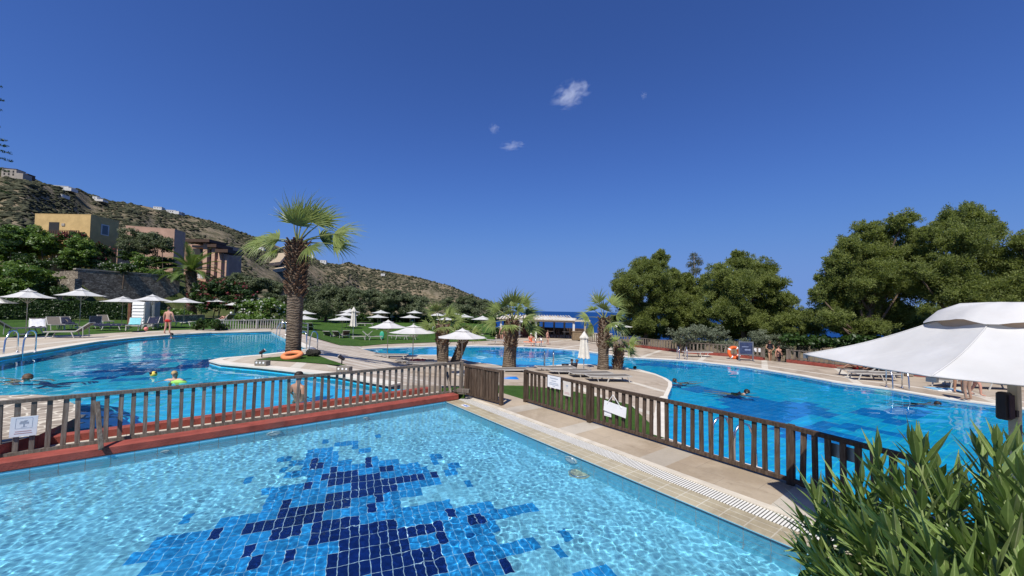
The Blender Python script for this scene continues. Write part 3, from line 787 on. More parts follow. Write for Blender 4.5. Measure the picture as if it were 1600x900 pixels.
def crown(name, lobes, mat, parent, R, dens, L, w, sub=.40, back=True, label=None, tone=.5, world=True, kind=None):
    """lobes broken up into many small uneven tufts"""
    needle = 'needle' in mat.name
    if needle: sub *= .72
    m = MB(); dens *= MUL.get(mat.name, 2.1); k_ = .8 if mat.name in MUL and not needle else 1; L *= .85 if needle else 1.2*k_; w *= .78 if needle else 1.4*k_*k_
    for c, r in lobes:
        sr = max(.12, sub*(r.x*r.z)**.5); area = (r.x*r.z+r.x*r.y+r.y*r.z)/3
        n = max(5, int((6.5 if 'needle' in mat.name else 5.2)*area/(sr*sr)))
        for _ in range(n):
            d = Vector((R.gauss(0, 1), R.gauss(0, 1), R.gauss(0, 1))); d.normalize()
            q = R.uniform(.35, .86) if R.random() > .08 else R.uniform(.9, 1.06)
            p = Vector((c.x+d.x*r.x*q, c.y+d.y*r.y*q, c.z+d.z*r.z*q))
            s = sr*R.uniform(.55, 1.2); rr_ = Vector((s, s, s*(R.uniform(.75, 1.1) if needle else R.uniform(.55, .9))))
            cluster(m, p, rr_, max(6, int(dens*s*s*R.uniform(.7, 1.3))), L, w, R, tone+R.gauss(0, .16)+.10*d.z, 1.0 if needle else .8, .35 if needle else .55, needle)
    return m.build(name, mat, parent, world=world, label=label)

def limb_bars(m, base, top, lobes, r0, R, n_limbs=None):
    top = Vector(top); base = Vector(base)
    pts = []; N = 7
    for i in range(N+1):
        t = i/N; w = (top-base).length*.03
        pts.append(base.lerp(top, t)+Vector((R.uniform(-w, w), R.uniform(-w, w), 0))*(t*(1.3-t)))
    m.tube(pts, [r0*(1.25-.15*i if i < 2 else 1-.85*i/N) for i in range(N+1)], 8)
    for c, r in lobes:
        t = R.uniform(.25, .7); p0 = base.lerp(top, t)
        if p0.z > c.z: p0 = base.lerp(top, max(.1, (c.z-base.z)/(max(.1, top.z-base.z))*.6))
        mid = p0.lerp(c, .5)+Vector((R.uniform(-.2, .2), R.uniform(-.2, .2), R.uniform(-.3, .1)))*r.x*.6
        m.tube([p0, mid, c, c+Vector((R.uniform(-.5, .5)*r.x, R.uniform(-.5, .5)*r.y, r.z*.6))], [r0*.38, r0*.27, r0*.14, r0*.04], 5)

def tree(name, label, cat, base, lobes, mat, dens, L, w, r0, seed, bark=None, group=None, thick=1.0, sub=.40, Y=None, top=None, tone=.5):
    R = random.Random(seed); base = Vector(base)
    t = thing(name, label, cat, base, 0, group)
    lb = pxlobes(lobes, Y or base.y, thick, R)
    tp = top or max((c for c, r in lb), key=lambda c: c.z)
    m = MB(); limb_bars(m, base-Vector((0, 0, .2)), tp, lb, r0, R)
    m.build('trunk', bark or M_bark, t, smooth=True, world=True)
    crown('crown', lb, mat, t, R, dens, L, w, sub, tone=tone)
    return t
def bush(name, label, cat, lobes, Y, zb, mat, dens, L, w, seed, group=None, extra=None, stem=True, thick=1.0, sub=.42, tone=.5):
    """shrub: foliage mass on short stems, optional second tone (blossom)"""
    R = random.Random(seed); lb = pxlobes(lobes, Y, thick, R)
    cx = sum(c.x for c, r in lb)/len(lb); base = Vector((cx, Y, zb))
    t = thing(name, label, cat, base, 0, group)
    crown('foliage', lb, mat, t, R, dens, L, w, sub, tone=tone)
    if stem:
        for c, r in lb:
            for k in range(1):
                m = MB(); m.tube([(c.x+R.uniform(-.3, .3)*r.x, c.y, min(zb, c.z-r.z)-.1), (c.x+R.uniform(-.4, .4)*r.x, c.y, c.z-r.z*.2), (c.x+R.uniform(-.5, .5)*r.x, c.y, c.z+r.z*.3)], [.07, .045, .015], 5); m.build('stem', M_bark, t, world=True)
    if extra:
        m2, d2, L2, s2 = extra; m = MB()
        for c, r in lb:
            for _ in range(int(d2*(r.x*r.z))+3):
                d = Vector((R.gauss(0, 1), R.gauss(-.5, 1), R.gauss(.2, 1))).normalized()
                p = Vector((c.x+d.x*r.x*1.02, c.y+d.y*r.y*1.02, c.z+d.z*r.z*1.02))
                cluster(m, p, Vector((s2, s2, s2)), R.randint(3, 7), L2, L2*.8, R, R.random(), shell=.1)
        m.build('blossom', m2, t, world=True)
    return t

# ---- pines beyond the right-hand fence
zg = -2.4
PG = 'pines beyond the right hand fence'
def gp_(px, Y, z=zg): q = ray(px, 480); return Vector((q.x/q.y*Y, Y, z))
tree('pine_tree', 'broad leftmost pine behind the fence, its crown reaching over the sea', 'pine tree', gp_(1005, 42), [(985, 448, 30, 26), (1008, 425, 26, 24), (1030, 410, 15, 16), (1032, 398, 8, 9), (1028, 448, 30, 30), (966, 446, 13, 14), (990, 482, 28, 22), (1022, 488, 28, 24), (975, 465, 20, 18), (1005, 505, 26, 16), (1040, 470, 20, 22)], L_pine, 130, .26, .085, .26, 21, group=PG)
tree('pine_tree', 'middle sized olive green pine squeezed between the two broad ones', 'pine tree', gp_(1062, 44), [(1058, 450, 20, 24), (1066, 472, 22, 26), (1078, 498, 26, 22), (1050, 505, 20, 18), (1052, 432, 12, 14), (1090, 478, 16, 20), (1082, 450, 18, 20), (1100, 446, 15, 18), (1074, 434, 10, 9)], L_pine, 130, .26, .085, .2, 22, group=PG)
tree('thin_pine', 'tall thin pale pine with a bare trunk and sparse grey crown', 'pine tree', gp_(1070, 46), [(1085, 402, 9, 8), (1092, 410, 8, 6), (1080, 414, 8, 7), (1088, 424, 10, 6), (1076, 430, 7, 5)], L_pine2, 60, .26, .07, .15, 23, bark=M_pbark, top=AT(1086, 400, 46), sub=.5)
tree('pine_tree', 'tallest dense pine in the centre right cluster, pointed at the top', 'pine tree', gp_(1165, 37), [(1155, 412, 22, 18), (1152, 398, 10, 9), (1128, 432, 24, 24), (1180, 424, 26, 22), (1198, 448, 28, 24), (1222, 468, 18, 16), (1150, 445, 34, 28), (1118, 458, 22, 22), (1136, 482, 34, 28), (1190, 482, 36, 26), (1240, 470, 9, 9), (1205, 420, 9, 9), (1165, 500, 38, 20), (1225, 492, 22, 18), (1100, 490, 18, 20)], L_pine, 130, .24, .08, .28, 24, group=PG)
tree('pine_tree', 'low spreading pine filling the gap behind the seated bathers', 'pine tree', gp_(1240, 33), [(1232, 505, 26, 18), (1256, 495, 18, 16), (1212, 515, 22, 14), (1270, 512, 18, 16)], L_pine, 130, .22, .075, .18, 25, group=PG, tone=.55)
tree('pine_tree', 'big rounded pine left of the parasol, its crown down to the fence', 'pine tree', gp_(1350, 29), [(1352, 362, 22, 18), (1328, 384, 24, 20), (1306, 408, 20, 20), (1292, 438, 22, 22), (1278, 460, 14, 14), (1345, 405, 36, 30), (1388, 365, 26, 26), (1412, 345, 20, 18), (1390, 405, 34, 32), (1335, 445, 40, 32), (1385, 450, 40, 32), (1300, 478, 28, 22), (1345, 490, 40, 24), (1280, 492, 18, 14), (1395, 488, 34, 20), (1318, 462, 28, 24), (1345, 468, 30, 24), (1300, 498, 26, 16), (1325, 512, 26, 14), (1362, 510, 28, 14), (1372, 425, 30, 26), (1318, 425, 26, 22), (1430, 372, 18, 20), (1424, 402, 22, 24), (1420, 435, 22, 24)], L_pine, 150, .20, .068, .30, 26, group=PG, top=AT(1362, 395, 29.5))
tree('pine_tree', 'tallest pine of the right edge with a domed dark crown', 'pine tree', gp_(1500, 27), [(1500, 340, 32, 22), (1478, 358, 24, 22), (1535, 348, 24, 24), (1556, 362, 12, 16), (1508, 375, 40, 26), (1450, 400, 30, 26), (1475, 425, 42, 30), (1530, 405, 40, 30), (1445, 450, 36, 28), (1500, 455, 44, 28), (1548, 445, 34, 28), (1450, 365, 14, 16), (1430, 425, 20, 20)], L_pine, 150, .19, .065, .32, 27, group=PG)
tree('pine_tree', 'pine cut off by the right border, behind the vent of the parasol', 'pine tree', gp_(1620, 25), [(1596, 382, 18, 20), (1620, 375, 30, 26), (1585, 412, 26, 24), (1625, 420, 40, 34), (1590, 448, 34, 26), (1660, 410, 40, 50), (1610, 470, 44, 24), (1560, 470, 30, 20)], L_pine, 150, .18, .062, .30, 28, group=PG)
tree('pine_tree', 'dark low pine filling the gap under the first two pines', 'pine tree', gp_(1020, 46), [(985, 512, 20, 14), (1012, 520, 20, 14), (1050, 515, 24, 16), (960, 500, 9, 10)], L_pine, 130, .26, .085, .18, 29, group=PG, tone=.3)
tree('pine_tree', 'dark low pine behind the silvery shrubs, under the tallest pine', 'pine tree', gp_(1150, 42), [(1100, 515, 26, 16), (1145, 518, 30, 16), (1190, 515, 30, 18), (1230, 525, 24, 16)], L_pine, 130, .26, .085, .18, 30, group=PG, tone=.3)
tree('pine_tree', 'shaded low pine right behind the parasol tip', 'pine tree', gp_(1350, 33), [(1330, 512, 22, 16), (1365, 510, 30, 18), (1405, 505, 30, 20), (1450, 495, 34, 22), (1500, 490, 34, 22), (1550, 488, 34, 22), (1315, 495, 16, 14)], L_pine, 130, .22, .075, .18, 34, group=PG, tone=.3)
SG = 'silvery shrubs along the fence'
bush('silvery_shrub', 'widest silvery shrub rising over the fence left of the lifebuoy', 'shrub', [(1062, 524, 20, 13), (1092, 520, 24, 15), (1122, 524, 22, 14), (1080, 538, 30, 10), (1130, 537, 20, 9)], 31, -2.3, L_silver, 170, .17, .05, 31, group=SG)
bush('silvery_shrub', 'silvery shrub right behind the two bathers in the fence opening', 'shrub', [(1185, 528, 20, 14), (1212, 532, 22, 15), (1165, 538, 14, 10), (1225, 546, 16, 10), (1195, 548, 20, 12)], 33.5, -2.3, L_silver, 170, .17, .05, 32, group=SG)
bush('silvery_shrub', 'small silvery shrub by the left tip of the big parasol', 'shrub', [(1262, 545, 14, 8), (1282, 541, 12, 7), (1245, 551, 8, 6)], 28, -2.3, L_silver, 170, .15, .045, 33, group=SG)
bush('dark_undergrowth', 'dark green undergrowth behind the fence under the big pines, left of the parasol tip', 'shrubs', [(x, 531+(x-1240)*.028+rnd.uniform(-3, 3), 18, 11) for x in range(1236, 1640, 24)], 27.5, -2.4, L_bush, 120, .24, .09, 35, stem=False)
# ---- olive trees behind the middle lawn
OG = 'olive trees behind the middle lawn'
for k, (px, Y, lobes, lab) in enumerate((
    (508, 60, [(492, 466, 20, 17), (516, 458, 22, 16), (500, 482, 28, 16)], 'leftmost olive tree, just right of the tall palm trunk'),
    (553, 62, [(538, 460, 20, 13), (560, 462, 22, 13), (548, 478, 30, 15)], 'second olive tree from the left, rounded, above closed parasols'),
    (600, 66, [(588, 464, 20, 12), (612, 464, 22, 13), (600, 480, 28, 14)], 'third olive tree from the left, in the middle of the row'),
    (642, 68, [(632, 468, 18, 11), (654, 472, 20, 11), (642, 484, 28, 12)], 'fourth olive tree from the left, behind the pair of parasols'),
    (720, 74, [(705, 474, 18, 10), (728, 470, 16, 11), (748, 476, 18, 10), (722, 486, 34, 11)], 'wide olive tree between the two front palms'),
    (775, 72, [(765, 480, 16, 10), (790, 484, 14, 8), (775, 492, 22, 9)], 'low last olive tree on the right of the row, beside the bar'))):
    tree('olive_tree', lab, 'olive tree', gp_(px, Y, -.5), lobes, L_olive, 70, .34, .12, .25, 40+k, group=OG, tone=.55)
bush('shrub_border', 'band of dark shrubs under the olive trees at the back of the lawn', 'shrubs', [(x, 497+rnd.uniform(-2, 2), 17, 8) for x in range(480, 770, 22)], 68, -.8, L_bush, 60, .36, .14, 48, stem=False)
bush('garden_shrub', 'rounded green shrub on the lawn edge behind the single parasol', 'shrub', [(742, 516, 12, 7), (730, 520, 8, 6)], 40, -.8, L_bright, 120, .2, .09, 49)
bush('garden_shrub', 'dark green clipped shrub at the left end of the beach bar', 'shrub', [(776, 517, 9, 8), (770, 522, 6, 5)], 42, -.85, L_bush, 120, .2, .09, 50)

# ---- left terrace and slope
m = MB(); hA, hB = AT(-60, 500, 36), AT(196, 500, 43)
hd = (hB-hA); hd.z = 0; L_ = hd.length; hd.normalize(); hn = Vector((-hd.y, hd.x, 0))
R = random.Random(3)
hr = thing('clipped_hedge', 'long dark green clipped hedge behind the loungers on the left', 'hedge', (hA.x, hA.y, .5))
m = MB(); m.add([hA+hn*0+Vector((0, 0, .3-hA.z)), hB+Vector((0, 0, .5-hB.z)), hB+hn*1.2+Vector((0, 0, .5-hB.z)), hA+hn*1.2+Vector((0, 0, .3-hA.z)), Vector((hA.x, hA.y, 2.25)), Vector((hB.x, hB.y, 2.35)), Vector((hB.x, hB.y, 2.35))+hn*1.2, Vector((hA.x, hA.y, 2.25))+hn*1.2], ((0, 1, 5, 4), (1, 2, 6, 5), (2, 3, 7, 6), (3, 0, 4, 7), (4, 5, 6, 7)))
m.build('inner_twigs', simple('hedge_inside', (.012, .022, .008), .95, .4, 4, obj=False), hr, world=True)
m = MB()
for _ in range(9000):
    t = R.random()
    if R.random() < .62: p = hA+hd*L_*t-hn*R.uniform(0, .12); z = R.uniform(.4, 2.3); n = -hn
    else: p = hA+hd*L_*t+hn*R.uniform(0, 1.1); z = 2.28+R.uniform(0, .14)+.07*math.sin(t*40); n = Vector((0, 0, 1))
    leafq(m, Vector((p.x, p.y, z)), (n+Vector((R.gauss(0, .5), R.gauss(0, .5), R.gauss(0, .5)))).normalized(), .24*R.uniform(.6, 1.3), .11, max(0, min(1, R.gauss(.45, .25))), R)
m.build('foliage', L_bush, hr, world=True)

bush('leafy_tree', 'large bright green leafy tree at the left edge, left of the yellow house', 'tree', [(15, 372, 30, 26), (48, 372, 28, 22), (72, 378, 20, 17), (30, 392, 40, 16), (-20, 385, 30, 30), (80, 390, 14, 10)], 54, 4.2, L_bright, 110, .3, .14, 51)
bush('slope_shrubs', 'tangle of green shrubs on the slope below the leafy tree', 'shrubs', [(10, 420, 34, 14), (50, 425, 30, 14), (30, 448, 40, 16), (75, 440, 22, 14), (90, 458, 26, 11), (-10, 455, 30, 18), (60, 462, 28, 10)], 46, 2.2, L_bright, 80, .28, .12, 52, tone=.35, stem=False)
bush('round_bush', 'round clipped bright green bush in front of the yellow house', 'bush', [(127, 393, 23, 28), (127, 402, 23, 22)], 50, 6.0, L_bright, 150, .22, .10, 53, sub=.2, tone=.75)
bush('bougainvillea', 'dark red flowering creeper spilling over the balcony of the yellow house', 'creeper', [(104, 371, 12, 8), (122, 368, 12, 7), (112, 380, 8, 5)], 53, 5.5, L_bush, 90, .26, .12, 54, extra=(L_red, 26, .2, .25))
bush('bougainvillea', 'dark red flowering creeper against the shaded side of the yellow house', 'creeper', [(150, 385, 9, 8), (165, 395, 12, 10), (158, 408, 14, 8)], 53, 4.5, L_bush, 90, .26, .12, 55, extra=(L_red, 20, .2, .22))
bush('olive_tree', 'broad grey green olive tree in front of the pink house', 'olive tree', [(212, 372, 20, 15), (240, 374, 24, 16), (258, 384, 14, 12), (222, 388, 26, 11)], 58, 5, L_olive, 90, .3, .1, 56)
bush('leafy_bush', 'fresh green bush below the olive tree by the pink house', 'bush', [(222, 408, 14, 13), (214, 415, 12, 9)], 55, 4.8, L_bright, 110, .26, .11, 57)
bush('flowering_shrub', 'shrub with pale flowers growing along the top of the stone wall', 'shrub', [(172, 417, 14, 8), (196, 419, 16, 8), (185, 426, 20, 5)], 50, 4.2, L_bush, 100, .24, .1, 58, extra=(L_flower, 14, .12, .12), tone=.65)
bush('low_shrubs', 'row of low green shrubs on the wall top right of the flowering shrub', 'shrubs', [(228, 425, 16, 7), (252, 428, 16, 7), (274, 432, 12, 7)], 53, 4, L_bright, 100, .24, .1, 59, stem=False)
bush('dark_shrubs', 'dark shrubs in the shade between the olive tree and the date palm', 'shrubs', [(245, 408, 16, 14), (262, 412, 14, 12), (198, 400, 10, 12)], 59, 5, L_bush, 90, .26, .11, 60, stem=False)
bush('bougainvillea', 'wide mass of dark green creeper with red flowers right of the date palm', 'creeper', [(315, 455, 18, 18), (342, 452, 22, 17), (368, 456, 20, 15), (388, 462, 14, 12), (330, 472, 28, 14), (370, 474, 26, 12)], 46, .6, L_bush, 100, .26, .12, 61, extra=(L_red, 9, .2, .25), tone=.35)
bush('flowering_tree', 'oleander with white blossoms beside the tall palm trunk', 'shrub', [(392, 482, 18, 14), (418, 477, 18, 12), (440, 484, 14, 12), (405, 496, 24, 9), (378, 496, 12, 9)], 38, .4, L_bright, 120, .24, .09, 62, extra=(L_flower, 16, .14, .12))
bush('clipped_bush', 'low rounded dark green bush at the near end of the white railing', 'bush', [(318, 505, 12, 8), (336, 506, 12, 8), (348, 511, 10, 5), (308, 510, 8, 5)], 29.5, .3, L_bush, 190, .17, .08, 63, sub=.3)
bush('low_hedge', 'low green planting in front of the stone wall behind the man', 'hedge', [(245, 489, 12, 8), (268, 489, 14, 8), (292, 491, 14, 7), (232, 494, 8, 6)], 44, .7, L_bright, 110, .22, .09, 64, stem=False)
bush('green_trees', 'green trees along the foot of the hill right of the apartments', 'trees', [(370, 438, 20, 12), (400, 444, 22, 12), (428, 450, 20, 12), (385, 452, 24, 10), (348, 440, 14, 9)], 78, 3, L_olive, 60, .4, .16, 65, stem=False)
bush('green_shrubs', 'green shrubs between the white blossoms and the olive row', 'shrubs', [(448, 470, 14, 10), (470, 476, 14, 12), (425, 464, 14, 8), (455, 488, 16, 8)], 62, .3, L_olive, 70, .32, .12, 66, stem=False)
bush('slope_shrubs', 'scattered shrubs above the left end of the stone wall, below the yellow house', 'shrubs', [(95, 408, 12, 8), (150, 414, 12, 7), (108, 416, 14, 7), (70, 412, 14, 8), (40, 404, 16, 9)], 50.5, 5.5, L_bush, 100, .24, .1, 67, stem=False, extra=(L_flower, 3, .1, .12))
bush('wall_shrubs', 'shrubs in front of the left end of the stone wall with a few pale flowers', 'shrubs', [(95, 455, 12, 10), (70, 450, 16, 12), (110, 463, 9, 8), (40, 470, 30, 8)], 44.5, 1.2, L_bush, 110, .24, .1, 68, stem=False, extra=(L_flower, 3, .1, .12))
t = thing('cypress_tree', 'dark conifer just inside the left border, only branch tips showing', 'conifer', gp_(-52, 30, .4))
R = random.Random(8); m = MB(); b = gp_(-52, 30, 0)
tz = AT(-38, 120, 30).z
m.tube([b, Vector((b.x, b.y, tz))], [.2, .03], 7); m.build('trunk', M_bark, t, world=True)
m = MB()
for k in range(60):
    z = lerp(5.2, tz, R.random()); f = 1-(z-3)/(tz-1); a = R.uniform(0, 2*PI); ln = 2.6*f+.5
    if R.random() < .5: a = R.gauss(0, .35)
    for s_ in range(5):
        d = (.25+.19*s_)*ln; cluster(m, Vector((b.x+math.cos(a)*d, b.y+math.sin(a)*d, z-.08*d+.1)), Vector((.22, .22, .13)), 34, .14, .05, R, .2+.3*R.random())
m.build('crown', L_bush, t, world=True)

# ---- palms
M_trunk = NT('palm_trunk'); v = M_trunk.pos(obj=False)
sx = M_trunk.node('ShaderNodeSeparateXYZ'); M_trunk.link(v, sx.inputs[0])
rz_ = M_trunk.math('SINE', M_trunk.math('MULTIPLY', M_trunk.math('ADD', sx.outputs[2], M_trunk.math('MULTIPLY', M_trunk.noise(v, 3), .34)), 62))
c = M_trunk.ramp(M_trunk.noise(v, 5, 5, .65), (.3, (.10, .072, .05)), (.7, (.235, .185, .135)))
c = M_trunk.mix(1, c, M_trunk.ramp(rz_, (0, .80), (.8, 1.04)), 'MULTIPLY')
M_trunk = M_trunk.done(M_trunk.bsdf(c, .9, .15, M_trunk.bump(M_trunk.math('ADD', rz_, M_trunk.math('MULTIPLY', M_trunk.noise(v, 40, 3), 1.5)), .5, .03)))
M_boot = simple('palm_boots', (.15, .085, .05), .9, .5, 9, bump=.6, bscale=40, obj=False)
M_stalk = simple('palm_stalk', (.20, .22, .07), .5, .25, 6, obj=False)
def boots(m, c0, c1, r0, r1, R, n, ln=.16, up=.55):
    """stubs of old leaf stalks standing off the trunk"""
    for i in range(n):
        t = (i+R.random())/n; c = c0.lerp(c1, t); r = lerp(r0, r1, t); a = i*2.39996+R.uniform(-.2, .2)
        d = Vector((math.cos(a), math.sin(a), 0)); p = c+d*r*.85
        e = p+(d*(1-up*.5)+Vector((0, 0, up*1.2))).normalized()*ln*R.uniform(.7, 1.3)
        m.bar(p-Vector((0, 0, .05)), e, .12*r/.3, .045, up=d, w2=.07*r/.3, h2=.02)
def fan_leaf(m, hub, d, up, size, R, spread=78, wind=Vector((.55, 0, -.05)), droop=.5, nseg=26, tone0=.5):
    """palmate blade: long pointed segments round the hub, tips hanging and blown by the wind"""
    d = d.normalized(); side = d.cross(up).normalized(); nrm = side.cross(d).normalized()
    for k in range(nseg):
        a = rad(lerp(-spread, spread, (k+.5)/nseg))*R.uniform(.97, 1.03)
        dr = (d*math.cos(a)+side*math.sin(a)+nrm*.16*math.cos(a*1.3)).normalized()
        L = size*(1-.22*abs(a)/rad(spread))*R.uniform(.74, 1.10); w0 = size*2*math.sin(rad(spread)/nseg)*.52
        p = hub.copy(); v = dr.copy(); b = len(m.v); K = 6; tn = max(0, min(1, tone0+R.gauss(0, .16)))
        ww = (0.25, .85, 1.0, .72, .42, .18, 0.02)
        sd = v.cross(nrm).normalized()
        for i in range(K+1):
            w = w0*ww[i]; fold = nrm*w*.35
            m.v += [tuple(p-sd*w*.5+fold), tuple(p-nrm*0), tuple(p+sd*w*.5+fold)]
            f = (i/K)**1.6
            v = (v+(wind*.34+Vector((0, 0, -droop*.36)))*f+Vector((R.gauss(0, .05), R.gauss(0, .05), R.gauss(0, .05)))*i*.55).normalized()
            p = p+v*L/K
        for i in range(K):
            o = b+3*i
            m.f += [(o, o+1, o+4, o+3), (o+1, o+2, o+5, o+4)]; m.mi += [1, 1]; m.tone += [tn, min(1, tn+.12)]
def frond(parent, c, az, el, plen, size, R, wind, droop=.5, sag=.25, nseg=26, tone=.5, spread=78):
    """stalk and blade of one leaf"""
    m = MB(); d = Vector((math.cos(az)*math.cos(el), math.sin(az)*math.cos(el), math.sin(el)))
    pts = [c.copy()]; v = d.copy(); K = 5
    for i in range(K):
        pts.append(pts[-1]+v*plen/K); v = (v+Vector((0, 0, -sag*.22))+wind*.06).normalized()
    m.k = 0; m.tube(pts, [.035*size, .03*size, .024*size, .02*size, .017*size, .014*size], 5)
    upv = Vector((R.gauss(0, .25), -.75, .65)) if abs(v.z) < .7 else Vector((R.gauss(.1, .35), -1, .25))
    fan_leaf(m, pts[-1], v, upv, size, R, spread, wind, droop, nseg, tone)
    o = m.build('frond', [M_stalk, L_palm], parent, world=True); return o
WIND = Vector((.62, .08, -.10))
def palm(name, label, base, top, r0, r1, fr, seed, group=None, boot_from=.45, lean=0, nboot=70, bl=.18):
    R = random.Random(seed); base = Vector(base); top = Vector(top)
    t = thing(name, label, 'palm tree', base, 0, group)
    m = MB(); N = 10; pts = [base.lerp(top, i/N)+Vector((lean*math.sin(PI*i/N), 0, 0)) for i in range(N+1)]; pts[0] -= Vector((0, 0, .15))
    m.tube(pts, [r0*1.12]+[lerp(r0, r1, i/N) for i in range(1, N+1)], 18, rfun=lambda i, k: 1+R.uniform(-.035, .035))
    m.build('trunk', M_trunk, t, smooth=True, world=True)
    m = MB(); boots(m, base.lerp(top, boot_from), base.lerp(top, 1.0), lerp(r0, r1, boot_from), r1*1.05, R, nboot, bl)
    m.build('old_leaf_stubs', M_boot, t, world=True)
    for f in fr: frond(t, top+Vector((0, 0, -.05)), *f[:4], R, f[4] if len(f) > 4 else WIND, *(f[5:]))
    return t
PGp = 'fan palms by the pools'
b = P(458, 556, ZA+.02); Yp = b.y; tp = AT(465, 380, Yp)
# azimuth 0 = right in the picture, 90 = away from the viewer
main_fr = [(rad(100), rad(84), .95, 1.40, Vector((1.15, 0, .0)), .35, .0, 30, .75), (rad(20), rad(70), 1.05, 1.35, Vector((1.15, 0, -.1)), .4, .1, 30, .7),
    (rad(-170), rad(76), .85, 1.30, Vector((.45, 0, .05)), .35, .1, 28, .5), (rad(-80), rad(70), .75, 1.25, Vector((.7, 0, -.1)), .5, .2, 28, .55),
    (rad(0), rad(28), 1.5, 1.45, Vector((.6, 0, -.25)), .85, .35, 30, .7), (rad(-30), rad(2), .7, 1.05, Vector((.45, 0, -.4)), 1.0, .5, 26, .35), (rad(20), rad(14), 1.3, 1.2, Vector((.5, 0, -.3)), .9, .3, 26, .5),
    (rad(182), rad(30), .75, 1.35, Vector((-.05, 0, -.45)), 1.15, .5, 30, .65), (rad(170), rad(16), 1.55, 1.35, Vector((-.05, .1, -.4)), 1.1, .35, 28, .65), (rad(200), rad(-5), .7, 1.1, Vector((0, 0, -.4)), 1.1, .5, 24, .35),
    (rad(60), rad(35), 1.0, 1.2, Vector((.5, .1, -.3)), .7, .4, 26, .4), (rad(40), rad(58), 1.3, 1.25, Vector((1.15, 0, -.15)), .5, .2, 28, .65)]
palm('fan_palm', 'tall fan palm with a thick trunk on the island bed by the left pool', b, tp, .27, .30, main_fr, 71, group=PGp, boot_from=.52, nboot=190, bl=.25)
def ring(R, n, e0, e1, pl, sz, wind=WIND, extra=()):
    out = []
    for i in range(n):
        t = i/n; az = i*2.39996+R.uniform(-.3, .3); el = rad(lerp(e0, e1, t)+R.uniform(-8, 8))
        out.append((az, el, pl*R.uniform(.8, 1.2), sz*R.uniform(.85, 1.15), wind, lerp(1.0, .25, max(0, el/1.4)), .35, 22, max(.15, min(.8, R.gauss(.52, .15)))))
    return out+list(extra)
R = random.Random(72)
b = P(692, 574, ZB); palm('fan_palm', 'straight fan palm on the patio, left of the single white parasol', b, AT(691, 507, b.y), .30, .34, ring(R, 13, -6, 76, .75, .95), 72, group=PGp, boot_from=.52, nboot=70)
b = P(706, 573, ZB)+Vector((0, .5, 0)); palm('fan_palm', 'leaning dark palm trunk beside the straight palm, with dark low leaves', b, AT(730, 520, b.y+.3), .25, .25, ring(R, 8, -5, 55, .5, .75, WIND*.6), 73, group=PGp, boot_from=.3, nboot=60, bl=.14)
b = P(795, 578, ZB); palm('fan_palm', 'full crowned fan palm near the gate, in front of the beach bar', b, AT(801, 500, b.y), .36, .28, ring(R, 16, -14, 80, .95, 1.02), 74, group=PGp, boot_from=.45, nboot=110)
b = P(942, 579, ZB); palm('fan_palm', 'fan palm on the patio tip beside the closed parasol', b, AT(944, 497, b.y), .30, .24, ring(R, 10, -28, 78, .85, .95), 75, group=PGp, boot_from=.42, nboot=100)
b = P(962, 579, ZB)+Vector((.1, .1, 0)); palm('fan_palm', 'short shaggy palm leaning right at the foot of the patio tip palm', b, AT(968, 540, b.y), .24, .22, ring(R, 7, -10, 60, .5, .75), 76, group=PGp, boot_from=.12, nboot=90, bl=.16)
# date palm
b = AT(299, 496, 47); b.z = .6; tp = AT(299, 424, 47)
t = thing('date_palm', 'date palm with long arching feathery leaves in front of the apartments', 'palm tree', b)
R = random.Random(77); m = MB(); m.tube([b, b.lerp(tp, .5), tp], [.55, .5, .55], 12); m.build('trunk', M_trunk, t, smooth=True, world=True)
m = MB(); boots(m, b, tp, .55, .6, R, 110, .2); m.build('old_leaf_stubs', M_boot, t, world=True)
for k in range(26):
    az = k*2.39996; el = rad(lerp(-5, 82, k/26)); m = MB(); L = R.uniform(3.6, 4.4)
    p = tp.copy(); v = Vector((math.cos(az)*math.cos(el), math.sin(az)*math.cos(el), math.sin(el))); pts = [p.copy()]; K = 9
    for i in range(K):
        p = p+v*L/K; v = (v+Vector((.02, 0, -.13))).normalized(); pts.append(p.copy())
    m.k = 0; m.tube(pts, [.05*(1-i/(K+1)) for i in range(K+1)], 4)
    m.k = 1
    for i in range(K):
        for h in range(4):
            q = pts[i].lerp(pts[i+1], h/4); tv = (pts[i+1]-pts[i]).normalized(); s = tv.cross(Vector((0, 0, 1))).normalized(); u = s.cross(tv); ll = .55*math.sin(PI*min(1, (i+h/4+1.0)/(K+.6)))+.1
            for sg in (-1, 1):
                e = q+(s*sg*.8+tv*.55+u*.25).normalized()*ll+Vector((0, 0, -.06))
                wv = tv*.06; m.add([q-wv, q+wv, e+wv*.3, e-wv*.3], ((0, 1, 2, 3),), tone=max(0, min(1, R.gauss(.5, .2))))
    m.build('frond', [M_stalk, L_date], t, world=True)

